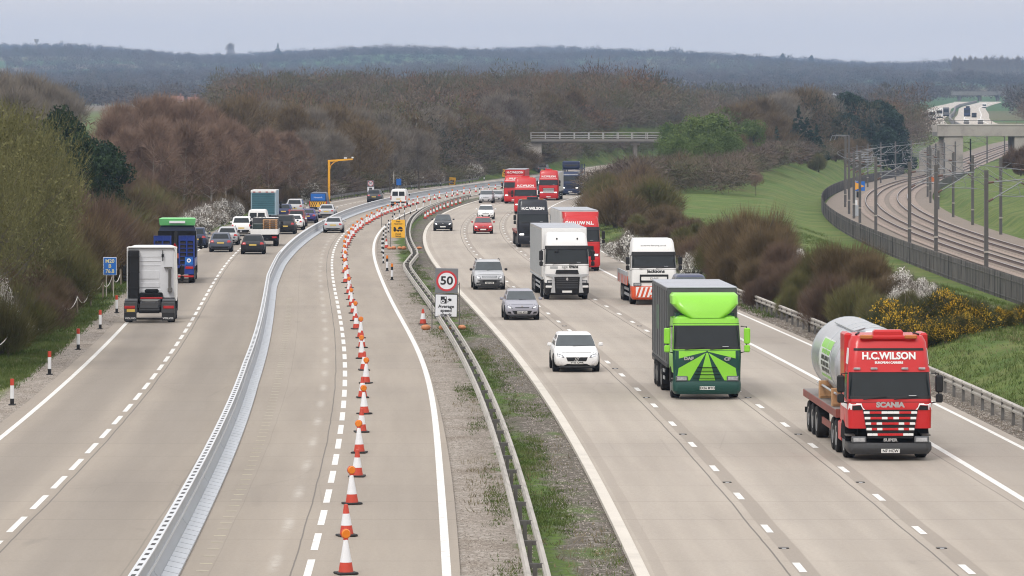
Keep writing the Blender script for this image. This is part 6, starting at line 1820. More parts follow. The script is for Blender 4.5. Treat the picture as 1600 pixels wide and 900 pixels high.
for s in (-1, 1):
    b = MB(); b.box(min(s*0.85, s*1.20), max(s*0.85, s*1.20), -0.07, 0.02, 0.68, 0.80, 0, 0.02); b.build('bumper_corner', M_SWHITE, t)
box_trailer(t, 2.7, 14.6, 1.15, 3.98, M_ALUS, M_GREYR, 1.28, 22, (3.9, 10.2, 11.5, 12.8), M_GALV)
b = MB(); b.box(-1.27, 1.27, 2.66, 2.70, 1.2, 3.96, 0, 0.01); b.build('trailer_front', M_SWHITE, t)
place_hgv(t, 886, 467)
# ---- 6 red lorry with pale trailer
t = thing('articulated_lorry', 'red lorry with white lettering and a pale trailer behind the white box lorry', 'lorry')
lev = hgv_cab(t, M_SRED, 1.95, 2.80, 3.70, 2.48, 0.5, bumper=M_SRED, visor=M_SBLACK, lamps=M_LIT, bz=(0.28, 1.0))
text('SWALUW N.L.', 0.30, M_LETW, t, (-0.12, 0.37, 3.22), (PI/2-0.2, 0, 0), 'company_lettering', 0.014, 1.0)
b = MB(); b.box(-0.8, 0.8, -0.03, 0.02, 1.0, 1.7, 0, 0.03); b.build('grille', M_BLKP, t)
b = MB(); b.loft([rrect(1.18, 0.9, 2.3, 0.2, 3.5, 4), rrect(1.22, 1.1, 2.35, 0.2, 3.95, 4)]); b.build('roof_fairing', M_SRED, t)
plate_front(t, '', 0.5)
box_trailer(t, 2.8, 14.8, 1.15, 4.03, PM('pale_trailer_side', (0.58, 0.57, 0.55), 0.5, var=0.15, scale=0.8, dirt=0.2), M_GREYR, 1.28, 12, (3.9, 10.4, 11.7, 13.0), M_GALV)
place_hgv(t, 909, 423)
# ---- 7 black heavy haulage lorry
def small_lorry(label, body, px, py, letter, zr=3.7, trailer=None, lit=True, top_text=None, kind='articulated_lorry', hw=1.25, roofcol=None, bar=True, grille_ch=False, bandw=True, tall=None):
    t = thing(kind, label, 'lorry')
    lev = hgv_cab(t, body, 1.95, 2.70, zr, 2.5, 0.5, bumper=body, visor=body, lamps=M_LIT if lit else M_LAMP, bz=(0.28, 0.95))
    b = MB(); b.slab([(-0.78, -0.004, 1.62), (0.78, -0.004, 1.62), (0.66, -0.004, 0.95), (-0.66, -0.004, 0.95)], (0, -0.03, 0)); g = b.build('grille', M_BLKP, t)
    b = MB()
    for k in range(4): b.box(-0.70, 0.70, -0.055, -0.03, 1.0+k*0.155, 1.07+k*0.155)
    b.build('grille_slats', M_LETW if grille_ch else body, g)
    if letter: text(letter, 0.32, M_LETW, t, (0, 0.36, 3.10), (PI/2-0.22, 0, 0), 'company_lettering', 0.014, 1.0)
    if bandw:
        b = MB(); b.loft(front_patch(lev, (2.83, 2.90), 4, 0.014), False, 0, False, False); b.build('white_band', M_LETW, t)
    if bar: lightbar(t, zr-0.02, 0.9, body, 1.6)
    plate_front(t, '', 0.48)
    if trailer: trailer(t)
    else: axles(t, (3.5, 4.6))
    place_hgv(t, px, py)
    return t
def tr_low(t):
    b = MB(); b.box(-1.27, 1.27, 3.2, 13.0, 1.05, 1.25); b.build('low_trailer', PM('faded_red_steel', (0.22, 0.065, 0.05)), t)
    b = MB(); b.box(-0.5, 0.5, 2.0, 12.8, 0.7, 1.0); b.build('trailer_chassis', M_UNDER, t); axles(t, (3.5, 4.6, 9.5, 10.8, 12.1))
small_lorry('black heavy haulage lorry with white lettering between the red and white lorries', M_SBLACK, 833, 386, 'H.C.WILSON', 3.85, tr_low, bandw=False)
def tr_box(mat, top):
    def f(t): box_trailer(t, 2.8, 13.8, 1.15, top, mat, M_GREYR, 1.27, 0, (3.9, 10.2, 11.5), M_DKGREY)
    return f
M_PALE = PM('pale_trailer_side', (0.58, 0.57, 0.55), 0.5); M_REDT = PM('red_trailer_side', (0.38, 0.03, 0.03), 0.5, var=0.15, dirt=0.15)
small_lorry('red lorry with white roof board just behind the black heavy haulage lorry', M_SRED, 821, 334, 'H.C.WILSON', 4.0, tr_low)
t = small_lorry('red lorry with a tall sheeted red trailer in the middle lane far back', M_SRED, 803, 318, 'WILSON', 3.5, tr_box(M_REDT, 4.25), bar=False)
b = MB(); b.box(-1.15, 1.15, 2.70, 2.79, 3.5, 4.15); hb_ = b.build('headboard', M_SRED, t); text('H.C.WILSON', 0.36, M_LETW, hb_, (0, 2.66, 3.85), bold=0.014)
small_lorry('red lorry with a chromed white grille following on the nearside lane', M_SRED, 857, 313, 'H.C.WILSON', 3.9, tr_box(M_PALE, 3.6), grille_ch=True)
def tr_car(t):
    b = MB(); b.box(-1.25, 1.25, 1.4, 12.5, 3.55, 3.68); b.build('upper_deck', M_SNAVY, t)
    b = MB(); b.box(-1.25, 1.25, 2.8, 12.5, 1.0, 1.15); b.build('lower_deck', M_SNAVY, t)
    b = MB()
    for y in (2.9, 5.5, 8.5, 12.2):
        for s in (-1, 1): b.box(s*1.2-0.05, s*1.2+0.05, y-0.06, y+0.06, 1.0, 4.3)
    b.tube([(-1.2, 1.4, 4.3), (1.2, 1.4, 4.3)], 0.04, 5); b.build('deck_posts', M_SNAVY, t); axles(t, (3.8, 9.5, 10.8))
t = small_lorry('dark blue lorry with lit headlights emerging from behind the right shrubs', M_SNAVY, 891, 305, 'DAHER', 3.3, tr_car, bar=False) if False else small_lorry('dark blue lorry with lit headlights emerging from behind the right shrubs', M_SNAVY, 891, 305, '', 3.3, tr_car, bar=False)
b = MB(); b.box(-1.2, 1.2, 1.5, 3.2, 3.69, 4.75, 0, 0.15); ld = b.build('overhead_load_box', M_SNAVY, t)
b = MB(); b.box(-0.8, 0.8, 1.47, 1.50, 4.0, 4.35); b.build('load_window', M_GLASSL, ld)
# ---- vans
def van(label, col, px, py, away=True, L=5.2, W=1.95, Ht=2.1, glass_rear=True, chevron=False, roof_board=False, name='van'):
    x, y = gp(px, py); hw = W/2
    root = thing(name, label, 'van')
    P = paint('car_paint_'+col[0], col[1])
    lev = [(0.32, hw-0.06, 0.05, L, .14), (0.75, hw, 0.0, L, .16), (1.05, hw, 0.25, L, .2), (1.20, hw-0.01, 0.85, L-0.01, .22), (Ht-0.16, hw-0.12, 1.55, L-0.06, .2), (Ht-0.04, hw-0.2, 1.7, L-0.12, .2), (Ht, hw-0.35, 1.95, L-0.3, .2)]
    b = MB(); b.loft([rrect(h, y0, y1, r, z, 4) for z, h, y0, y1, r in lev]); b.build('body', P, root, smooth=35)
    b = MB(); b.loft([[(-hw+0.16, 0.86, 1.24), (hw-0.16, 0.86, 1.24)], [(-hw+0.24, 1.48, Ht-0.22), (hw-0.24, 1.48, Ht-0.22)]], False, 0, False, False); b.build('windscreen', M_GLASSL, root)
    if glass_rear:
        for s in (-1, 1):
            z0, z1 = Ht*0.60, Ht-0.30; b = MB(); b.slab([(s*0.06, L+0.0, z0), (s*(hw-0.20), L-0.01, z0), (s*(hw-0.24), L-0.04, z1), (s*0.06, L-0.03, z1)], (0, 0.02, 0)); b.build('rear_window', M_GLASS, root)
    for s in (-1, 1):
        b = MB(); b.add([(s*(hw-0.015), 1.35, 1.22), (s*(hw-0.015), 2.2, 1.22), (s*(hw-0.105), 2.2, Ht-0.3), (s*(hw-0.105), 1.75, Ht-0.3)], [(0, 1, 2, 3)]); b.build('side_window', M_GLASS, root)
        b = MB(); b.box(min(s*(hw-0.12), s*(hw+0.004)), max(s*(hw-0.12), s*(hw+0.004)), L-0.06, L+0.015, 0.75, 1.25, 0, 0.02); b.build('tail_light', M_TAIL, root)
        b = MB(); b.box(min(s*(hw+0.02), s*(hw+0.2)), max(s*(hw+0.02), s*(hw+0.2)), 1.15, 1.27, 1.2, 1.42, 0, 0.03); b.build('wing_mirror', M_BLKP, root)
        b = MB(); b.box(min(s*hw*0.55, s*hw*0.9), max(s*hw*0.55, s*hw*0.9), -0.02, 0.2, 0.72, 0.92, 0, 0.04); b.build('headlight', M_LAMP, root)
        for yy in (0.95, L-1.0): wheel(root, s*(hw-0.10), yy, 0.34, 0.22, s)
    b = MB(); b.box(-hw+0.03, hw-0.03, L-0.04, L+0.03, 0.36, 0.56, 0, 0.02); b.box(-hw+0.03, hw-0.03, -0.03, 0.2, 0.36, 0.6, 0, 0.03); b.build('bumper', M_BLKP, root)
    b = MB(); b.box(-0.26, 0.26, L+0.0, L+0.024, 0.80, 0.91); b.build('rear_number_plate', M_PLATEY, root)
    if chevron:
        b = MB(); b.box(-hw+0.10, hw-0.10, L-0.01, L+0.02, 0.62, 1.22); cv = b.build('chevron_panel', M_SIGNY, root)
        for k in range(4):
            for s in (-1, 1):
                x0 = 0.04+k*0.22
                b = MB(); b.slab([(s*x0, L+0.021, 1.21), (s*(x0+0.10), L+0.021, 1.21), (s*min(hw-0.11, x0+0.36), L+0.021, 0.63), (s*min(hw-0.11, x0+0.26), L+0.021, 0.63)], (0, 0.005, 0)); b.build('chevron_stripe', M_SIGNK, cv)
        b = MB(); b.box(-hw+0.18, hw-0.18, L-0.04, L+0.02, 1.32, Ht-0.16, 0, 0.01); bb = b.build('rear_board', M_SIGNB, root); text('Network', 0.26, M_LETW, bb, (0, L+0.024, Ht*0.5+0.55), (PI/2, 0, PI))
    place_vehicle(root, x, y, away, L)
    return root
van('white van alone in the roadworks lane beside the far cones', WHITE, 622.5, 322, Ht=2.05, W=1.9)
van('white van in the left lane in front of the teal box truck', WHITE, 402, 361, Ht=1.98, W=1.82, L=4.7)
van('blue and yellow chevron striped works van ahead of the queue', DKBLUE, 497, 332, Ht=2.25, W=1.98, chevron=True, glass_rear=False)
van('pale van squeezed between the red lorries far back', WHITE, 841, 312, away=False, Ht=2.3, W=1.95)
# ---- white tractor unit seen from behind
def rear_cab(t, L, body, hw, z0, z1, yb):
    """back wall side of a cab whose nose is at y=0"""
t = thing('tractor_unit', 'white lorry tractor unit without trailer, nearest vehicle in the left lane', 'lorry')
L = 6.1
lev = hgv_cab(t, M_SWHITE, 1.95, 2.75, 3.72, 2.48, 0.5, depth=2.45, bz=(0.3, 0.95))
M_BACK = paint('pale_silver_cab_back', (0.66, 0.67, 0.70), 0.10)
b = MB(); b.box(-1.10, 1.18, 2.44, 2.47, 1.05, 3.58, 0, 0.01); bw = b.build('cab_back_panel', M_BACK, t)
b = MB()
for z in (3.18, 2.96, 2.74): b.box(-0.45, 0.75, 2.468, 2.49, z-0.02, z+0.02, 0, 0.005)
for z0_, z1_, w in ((2.05, 2.50, 0.52), (1.62, 1.90, 0.55), (1.30, 1.52, 0.60)): b.box(0.15-w, 0.15+w, 2.468, 2.50, z0_, z1_, 0, 0.015)
b.build('pressed_ribs', M_BACK, bw)
for s in (-1, 1):
    b = MB(); b.box(min(s*1.19, s*1.25), max(s*1.19, s*1.25), 1.9, 2.66, 0.95, 3.66, 0, 0.02); b.build('side_fairing', M_SWHITE, t)
b = MB(); b.box(-1.19, 1.19, 2.30, 2.60, 3.60, 3.69, 0, 0.02); b.build('roof_lip', M_SWHITE, t)
# local +x is the left side seen from behind
b = MB(); b.box(0.62, 1.16, 2.46, 2.85, 0.95, 3.50, 0, 0.04)
for z in (1.6, 2.4, 3.2): b.box(0.60, 1.165, 2.84, 2.88, z-0.03, z+0.03)
b.build('air_intake_stack', M_BLKP, t)
b = MB(); b.tube([(-0.90, 2.62, 1.5), (-0.90, 2.62, 2.55)], 0.07, 8); b.box(-1.02, -0.80, 2.5, 2.7, 1.40, 1.62, 0, 0.02); b.box(-1.02, -0.62, 2.5, 2.62, 2.60, 2.66); b.build('air_lines', M_STEELD, t)
b = MB(); b.tube([(-0.55, 2.6, 3.5), (-0.55, 2.6, 2.95)], 0.025, 6); b.cyl((-0.55, 2.6, 3.15), (-0.55, 2.6, 3.30), 0.06, n=8); b.build('aerial', M_BLKP, t)
b = MB(); b.box(-0.55, 0.60, 2.48, 2.9, 1.0, 1.38, 0, 0.05); b.box(-0.35, 0.35, 2.5, 2.8, 1.36, 1.55, 0, 0.06); b.box(-1.15, 1.15, 2.5, 2.75, 0.85, 1.12); b.build('gearbox_hump', M_UNDER, t)
b = MB(); b.box(-0.45, 0.45, 2.3, L-0.05, 0.75, 1.0); b.box(-0.4, -0.3, 4.0, L-0.3, 1.0, 1.08); b.box(0.3, 0.4, 4.0, L-0.3, 1.0, 1.08); b.build('tractor_chassis', M_DKGREY, t)
b = MB(); b.cyl((0, 4.7, 1.02), (0, 4.7, 1.12), 0.52, n=20); b.box(-0.42, 0.42, 5.0, 5.5, 1.0, 1.10, 0, 0.03); b.build('coupling_plate', M_STEELD, t)
b = MB(); b.box(-0.55, 0.55, 2.9, 3.1, 1.08, 1.16, 0, 0.01); b.build('red_cross_member', M_TAIL, t)
for s in (-1, 1):
    arc = [(4.75+0.66*math.cos(a), 0.52+0.64*math.sin(a)) for a in np.linspace(-0.1, PI+0.1, 11)]
    rows = [[(s*0.62, yy, zz) for yy, zz in arc], [(s*1.24, yy, zz) for yy, zz in arc]]
    b = MB(); b.loft(rows, False, 0, False, False); b.box(min(s*0.62, s*1.24), max(s*0.62, s*1.24), L-0.68, L-0.62, 0.62, 1.10, 0, 0.01); b.build('mudguard', M_DKGREY, t)
    b = MB(); b.box(min(s*0.60, s*1.24), max(s*0.60, s*1.24), L-0.08, L-0.02, 0.50, 1.02, 0, 0.02); b.build('rear_lamp_panel', M_DKGREY, t)
    b = MB(); b.box(min(s*0.70, s*1.22), max(s*0.70, s*1.22), L-0.02, L+0.02, 0.72, 0.86, 0, 0.015); tl = b.build('tail_light', M_TAIL, t)
    b = MB(); b.box(min(s*0.62, s*1.24), max(s*0.62, s*1.24), L-0.05, L-0.03, 0.12, 0.50); mf = b.build('mud_flap', M_BLACK, t)
    text('VOLVO', 0.12, M_LETW, mf, (s*0.93, L-0.024, 0.24), (PI/2, 0, PI), 'maker_lettering', 0.002, 1.3)
axles(t, (4.75,))
b = MB(); b.cyl((-0.50, L-0.15, 0.62), (0.50, L-0.15, 0.62), 0.14, n=12); b.box(-0.6, 0.6, L-0.25, L-0.12, 0.78, 0.92); b.build('rear_air_tank', M_BLKP, t)
b = MB(); b.box(0.70, 1.10, L+0.0, L+0.02, 0.56, 0.70); b.build('rear_number_plate', M_PLATEY, t)
place_hgv(t, 233, 505, True, L)
# ---- blue recovery truck
t = thing('recovery_truck', 'blue recovery truck with ramps and a green roofed cab in the left lane', 'lorry')
L = 8.8
M_BLUE = paint('bright_blue_paint', (0.014, 0.040, 0.235), 0.10)
lev = hgv_cab(t, M_SNAVY, 1.95, 2.70, 3.45, 2.45, 0.5, depth=2.2)
M_GRN = paint('mint_green_paint', (0.16, 0.52, 0.18), 0.05)
b = MB(); b.loft([rrect(1.10, 0.9, 2.4, 0.2, 3.44, 4), rrect(1.16, 1.1, 2.5, 0.2, 3.85, 4), rrect(1.0, 1.3, 2.4, 0.2, 3.92, 4)]); b.build('roof_fairing', M_GRN, t)
b = MB(); b.box(-0.5, 0.5, 2.48, 2.53, 3.58, 3.72); b.build('fairing_mark', M_LETW, t)
b = MB(); b.box(-1.22, 1.22, 2.5, L-0.15, 0.95, 1.10); b.build('bed', M_BLUE, t)
b = MB()
for x0, x1 in ((-1.22, -0.32), (0.22, 1.22)):
    n = 3 if x0 < 0 else 3
    for k in range(n):
        xx = x0+(x1-x0)*k/(n-1); b.box(xx-0.045, xx+0.045, L-0.24, L-0.10, 1.0, 2.95, 0, 0.01)
    for k in range(8): b.box(x0, x1, L-0.22, L-0.12, 1.15+k*0.25, 1.20+k*0.25)
    b.box(x0, x1, L-0.20, L-0.16, 2.62, 2.93)
b.build('loading_ramps', M_BLUE, t)
b = MB()
for k in range(4): b.box(-1.18+(0 if k < 2 else 1.44)+0.05+(k % 2)*0.46, -0.78+(0 if k < 2 else 1.44)+(k % 2)*0.46, L-0.215, L-0.205, 1.2, 2.55)
b.build('ramp_infill', PM('dark_brown_mesh', (0.030, 0.022, 0.020), 0.8, var=0.4), t)
b = MB(); b.tube([(-0.05, L-0.6, 1.1), (-0.05, L-0.9, 2.4), (-0.05, L-2.2, 3.1)], 0.10, 8); b.box(-0.28, 0.18, L-0.9, L-0.5, 1.1, 1.5); b.box(-1.2, 1.2, 2.5, 2.7, 1.1, 3.1); b.build('crane_arm', M_UNDER, t)
b = MB(); b.slab([(-0.22, L-0.45, 2.2), (0.16, L-0.45, 2.2), (-0.03, L-0.45, 2.5)], (0, 0.03, 0)); b.build('warning_triangle', M_TAIL, t)
b = MB(); b.box(-0.3, 0.2, L-0.42, L-0.38, 1.55, 1.85); b.build('hazard_board', PM('orange_board', (0.55, 0.14, 0.03), 0.5), t)
for s in (-1, 1):
    b = MB(); b.box(min(s*0.60, s*1.22), max(s*0.60, s*1.22), L-0.14, L-0.04, 0.55, 1.12, 0, 0.02); pn = b.build('rear_panel', M_BLUE, t)
    b = MB(); b.box(min(s*0.70, s*1.18), max(s*0.70, s*1.18), L-0.04, L+0.0, 0.90, 1.05, 0, 0.01); b.build('tail_light', M_TAIL, pn)
b = MB(); b.box(-1.16, -0.66, L-0.10, L-0.06, 1.16, 1.62); sq = b.build('blue_logo_board', M_SIGNB, t); disc(0.06, 0.14, -(L-0.05)*0, 0, M_LETW, sq, 'logo_ring') if False else None
b = MB(); b.lathe([(0.06, L-0.055), (0.13, L-0.055), (0.13, L-0.048), (0.06, L-0.048)], 20, 0, 'y', (-0.91, 0, 1.42)); b.build('logo_ring', M_LETW, sq)
b = MB(); b.box(-1.2, 1.2, L-0.12, L-0.02, 0.38, 0.50, 0, 0.01); b.build('rear_red_bar', M_TAIL, t)
b = MB(); b.box(-0.5, 0.5, 2.0, L-0.3, 0.6, 0.95); b.build('chassis_frame', M_UNDER, t)
for s in (-1, 1):
    b = MB(); b.box(min(s*1.18, s*1.24), max(s*1.18, s*1.24), 2.4, L-0.3, 1.1, 1.45); b.build('bed_side', M_BLUE, t)
axles(t, (6.2, 7.5)); place_hgv(t, 272, 443, True, L)
# ---- teal box truck
t = thing('box_truck', 'teal backed box truck with a white framed rear in the left lane queue', 'lorry')
L = 7.2
hgv_cab(t, M_SWHITE, 1.5, 2.2, 2.55, 2.2, 0.4, depth=1.9)
M_TEAL = PM('faded_teal_shutter', (0.045, 0.135, 0.175), 0.45, var=0.30, scale=1.6, dirt=0.15)
tb = box_trailer(t, 2.0, L, 0.85, 3.35, PM('pale_blue_box_side', (0.30, 0.42, 0.50), 0.5, var=0.12, dirt=0.15), M_SWHITE, 1.24, 0, (5.5,), M_DKGREY, name='box_body')
b = MB(); b.box(-1.12, 1.12, L-0.005, L+0.012, 0.95, 3.05); sh = b.build('rear_shutter', M_TEAL, tb)
b = MB()
for k in range(9): b.box(-1.11, 1.11, L+0.012, L+0.018, 1.15+k*0.22, 1.165+k*0.22)
b.build('shutter_joints', M_UNDER, sh)
b = MB(); b.box(-1.25, 1.25, L-0.01, L+0.03, 3.10, 3.34, 0, 0.02); b.build('rear_header', M_SWHITE, tb)
b = MB()
for q in (-0.9, -0.35, 0.35, 0.9): b.box(q-0.12, q+0.12, L+0.03, L+0.05, 3.12, 3.20)
b.build('header_lamps', M_TAIL, tb)
place_hgv(t, 411.5, 350, True, L)
# ---- flatbed with timber
t = thing('flatbed_truck', 'white tailed flatbed truck loaded with pallets in the right lane', 'lorry')
L = 6.2
hgv_cab(t, paint('car_paint_white', WHITE[1]), 1.35, 2.0, 2.25, 2.1, 0.4, depth=1.8)
b = MB(); b.box(-1.08, 1.08, 2.0, L-0.05, 0.92, 1.05); b.build('deck', M_DECK, t)
b = MB(); b.box(-1.08, 1.08, L-0.08, L, 0.95, 1.38, 0, 0.015); b.build('tail_board', M_SWHITE, t)
for s in (-1, 1):
    b = MB(); b.box(min(s*1.06, s*1.12), max(s*1.06, s*1.12), 2.0, L-0.1, 0.95, 1.36, 0, 0.01); b.build('drop_side', M_SWHITE, t)
    b = MB(); b.box(min(s*0.62, s*1.0), max(s*0.62, s*1.0), L-0.06, L-0.0, 0.66, 0.80, 0, 0.01); b.build('tail_light', M_TAIL, t)
b = MB(); b.box(-1.05, 1.05, L-0.12, L-0.05, 0.45, 0.88); b.build('rear_valance', M_UNDER, t)
b = MB()
for k in range(9): b.box(0.02+k*0.11, 0.06+k*0.11, 2.0, 2.06, 1.05, 2.35)
b.box(-1.08, 1.08, 2.0, 2.08, 1.05, 2.2); b.build('headboard', M_DKGREY, t)
b = MB(); b.box(-0.4, 0.4, 1.5, L-0.3, 0.5, 0.9); b.build('chassis_frame', M_UNDER, t)
axles(t, (4.9,), 1.08, 0.38); place_hgv(t, 413, 385, True, L)
p, a = on_vehicle(t, -0.42, 3.0, 1.052)
pal = thing('pallet_stack', 'stack of brown wooden pallets on the flatbed truck', 'pallets', p, a)
for k in range(7):
    b = MB(); z = k*0.155
    for q in range(4): b.box(-0.58, 0.58, 0.1+q*0.7, 0.2+q*0.7+0.3, z+0.10, z+0.13)
    for q in (-0.5, 0, 0.5): b.box(q-0.05, q+0.05, 0.1, 2.6, z, z+0.10)
    b.build('pallet', M_PLANK, pal)
p, a = on_vehicle(t, 0.55, 3.0, 1.052)
b = MB(); b.box(-0.42, 0.42, 0.0, 2.6, 0, 0.75, 0, 0.05); b.box(-0.2, 0.2, 2.60, 2.62, 0.25, 0.45)
o = b.build('load_crate', PM('dark_green_crate', (0.02, 0.035, 0.032), 0.6, var=0.3)); o.location = p; o.rotation_euler = (0, 0, a); tag(o, 'dark crate beside the pallets on the flatbed truck', 'crate')
# ------------------------------------------------------------------ railway
M_BALL, _nt, _b = newmat('brown_ballast')
_geo = nd(_nt, 'ShaderNodeNewGeometry').outputs['Position']
_n1 = NOISE(_nt, _geo, 5.0, 3.0, 0.7); _n2 = NOISE(_nt, _geo, 0.15, 3.0)
_nt.links.new(MIX(_nt, STEP(_nt, _n2, 0.4, 0.7, 0, 0.5), MIX(_nt, STEP(_nt, _n1, 0.3, 0.7), (0.165, 0.125, 0.10), (0.36, 0.285, 0.235)), (0.20, 0.165, 0.14)), _b.inputs['Base Color'])
_b.inputs['Roughness'].default_value = 0.95
def rail_strip(name, o0, o1, mat, dz, y0=120.0, y1=1240.0, st=5.0, kind='structure'):
    Y = np.arange(y0, y1, st)
    vs, fs = [], []
    for o in (o0, o1): vs.append(np.stack([RA(Y)+o*np.sqrt(1+(np.gradient(RA(Y), Y))**2), Y, railz(Y)+dz], 1))
    n = len(Y); i = np.arange(n-1)
    o = np_mesh(name, np.concatenate(vs), np.stack([i, n+i, n+i+1, i+1], 1), mat)
    return tag(o, kind=kind)
rail_strip('railway_ballast', -6.2, 9.0, PM('grey_formation', (0.185, 0.150, 0.12), 0.95, var=0.25, scale=0.5), -0.10)
for c in (0.0, 4.5): rail_strip('railway_ballast', c-1.9, c+1.9, M_BALL, -0.02)
M_RAIL = PM('rusty_rail_side', (0.085, 0.055, 0.042), 0.6, 0.3, var=0.2); M_RAILT = PM('polished_rail_head', (0.40, 0.40, 0.41), 0.3, 0.8)
M_SLEEP = PM('concrete_sleeper', (0.36, 0.31, 0.27), 0.9, var=0.15)
def rpath(o, y0, y1, st, dz=0.0):
    Y = np.arange(y0, y1, st); g = np.gradient(RA(Y), Y)
    return [(float(x), float(y), float(z)) for x, y, z in zip(RA(Y)+o*np.sqrt(1+g*g), Y, railz(Y)+dz)]
for c, lab in ((0.0, 'nearer railway track curving behind the dark fence'), (4.5, 'farther railway track on the inside of the curve')):
    t = thing('railway_track', lab, 'railway track')
    for s in (-0.75, 0.75):
        b = MB(); b.sweep(rpath(c+s, 230, 1230, 6.0), [(-0.075, 0.06), (-0.075, 0.10), (-0.04, 0.14), (-0.04, 0.26), (0.04, 0.26), (0.04, 0.14), (0.075, 0.10), (0.075, 0.06)]); r = b.build('rail', M_RAIL, t, smooth=0)
        b = MB(); b.sweep(rpath(c+s, 230, 1230, 6.0), [(-0.036, 0.262), (-0.030, 0.275), (0.030, 0.275), (0.036, 0.262)]); b.build('rail_head', M_RAILT, r, smooth=0)
    b = MB()
    for y in np.arange(240, 560, 1.3):
        x = float(RA(y))+c; z = float(railz(y)); b.box(x-1.25, x+1.25, y-0.13, y+0.13, z-0.1, z+0.06)
    b.build('sleepers', M_SLEEP, t, smooth=0)['kind'] = 'stuff'
# dark boundary fence
t = thing('railway_fence', 'dark palisade fence along the outside of the railway curve', 'fence')
M_FEN, _nt, _b = newmat('dark_fence_boards')
_co = nd(_nt, 'ShaderNodeTexCoord').outputs['Object']
_mp = nd(_nt, 'ShaderNodeMapping', {0: _co, 'Scale': (1.0, 2.2, 0.15)}).outputs[0]
_nt.links.new(MIX(_nt, STEP(_nt, NOISE(_nt, _mp, 2.0, 3.0), 0.3, 0.7), (0.042, 0.040, 0.040), (0.150, 0.140, 0.135)), _b.inputs['Base Color']); _b.inputs['Roughness'].default_value = 0.8
Y = np.arange(240, 915, 3.0)
for a in range(0, len(Y)-1, 4):
    seg = Y[a:a+5]
    if len(seg) < 2: break
    P = [(float(RA(y))-6.7, float(y), gz(float(RA(y))-6.7, float(y))-0.1) for y in seg]
    b = MB()
    for h0 in (0.30, 1.40): b.sweep([(x, y, z+h0) for x, y, z in P], [(-0.03, 0.0), (-0.03, 0.07), (0.03, 0.07), (0.03, 0.0)])
    for q in range(len(P)-1):
        p0, p1 = Vector(P[q]), Vector(P[q+1])
        n = max(2, int((p1-p0).length/0.135))
        for k in range(n):
            c = p0.lerp(p1, k/n); d = (p1-p0).normalized()
            b.slab([c+Vector((0, 0, 0.05)), c+d*0.085+Vector((0, 0, 0.05)), c+d*0.085+Vector((0, 0, 1.70)), c+d*0.042+Vector((0, 0, 1.80)), c+Vector((0, 0, 1.70))], (0.02, 0.0, 0))
        x, y, z = P[q]; b.box(x-0.06, x+0.06, y-0.06, y+0.06, z, z+1.80)
    b.build('fence_panel', M_FEN, t, smooth=0)
t = thing('railway_fence', 'low dark trackside wall on the inner side of the railway curve', 'fence')
Y = np.arange(620, 1050, 6.0)
for a in range(0, len(Y)-1, 4):
    P = [(float(RA(y))+9.6, float(y), float(railz(y))-0.1) for y in Y[a:a+5]]
    if len(P) < 2: break
    b = MB(); b.sweep(P, [(-0.04, 0.0), (-0.04, 1.4), (0.04, 1.4), (0.04, 0.0)]); b.build('fence_panel', M_FEN, t, smooth=0)
# overhead line masts and wires
M_MAST = PM('galvanised_mast', (0.135, 0.130, 0.125), 0.55, 0.45, var=0.25, scale=2, dirt=0.2)
M_WIRE = PM('overhead_wire', (0.19, 0.20, 0.21), 0.5, 0.5)
M_INS = PM('brown_insulator', (0.10, 0.05, 0.035), 0.3)
def make_mast(side, tall):
    t = thing('catenary_mast', 'x', 'mast')
    h = 7.5 if not tall else 9.2
    b = MB()
    for q in (-0.13, 0.13): b.box(q-0.02, q+0.02, -0.11, 0.11, -0.3, h)
    b.box(-0.13, 0.13, -0.015, 0.015, -0.3, h); b.build('pole', M_MAST, t, smooth=0)
    s = side
    b = MB(); b.tube([(s*0.1, 0, 6.6), (s*3.2, 0, 6.9)], 0.045, 5); b.tube([(s*0.1, 0, 5.2), (s*2.6, 0, 6.7)], 0.045, 5); b.tube([(s*0.9, 0, 5.65), (s*3.4, 0, 5.55)], 0.035, 5); b.tube([(s*2.2, 0, 6.7), (s*2.5, 0, 5.6)], 0.025, 4)
    b.tube([(-s*0.1, 0, 6.4), (-s*1.0, 0, 7.0)], 0.035, 4)
    if tall: b.tube([(0, 0, h), (-1.9, 0, h+0.05), (-2.2, 0, h-0.7)], 0.06, 5)
    a = b.build('cantilever_arm', M_WIRE, t, smooth=0)
    b = MB()
    for p0, p1 in (((s*0.15, 0, 6.6), (s*0.55, 0, 6.64)), ((s*0.15, 0, 5.23), (s*0.5, 0, 5.44))): b.cyl(p0, p1, 0.085, n=8)
    b.build('insulator', M_INS, a)
    b = MB(); b.box(-0.16, 0.16, -0.125, 0.125, 1.5, 1.64); b.build('pale_band', M_GALVW, t)
    return t
mp = {}
mast_y = {-1: [307, 348, 377, 430, 470, 492, 517, 560, 600, 640, 690, 740, 790, 840, 890], 1: [333, 392, 420, 460, 499, 545, 590, 640, 690, 740, 790, 840, 900, 960, 1020]}
for side, lst in mast_y.items():
    for i, y in enumerate(lst):
        tall = y in (600, 640) and side == -1
        key = (side, tall)
        x = float(RA(y))+(-3.6 if side < 0 else 8.3); z = float(railz(y))
        if key not in mp: o = mp[key] = make_mast(-side, tall)
        else: o = dup(mp[key], (0, 0, 0))
        o.location = (x, y, z); o.rotation_euler = (0, 0, -math.atan(float(RA(y+2)-RA(y-2))/4))
        o['label'] = ('tall mast with a bent over top on the outer side of the railway curve' if tall else ('dark overhead line mast on the outer side of the railway by the fence' if side < 0 else 'dark overhead line mast on the inner side of the railway by the grass bank'))
        o['group'] = 'tall railway masts' if tall else ('outer railway masts' if side < 0 else 'inner railway masts')
        if side < 0 and y == 307: o['label'] = 'nearest dark railway mast, in front of the fence at the right edge'; del o['group']
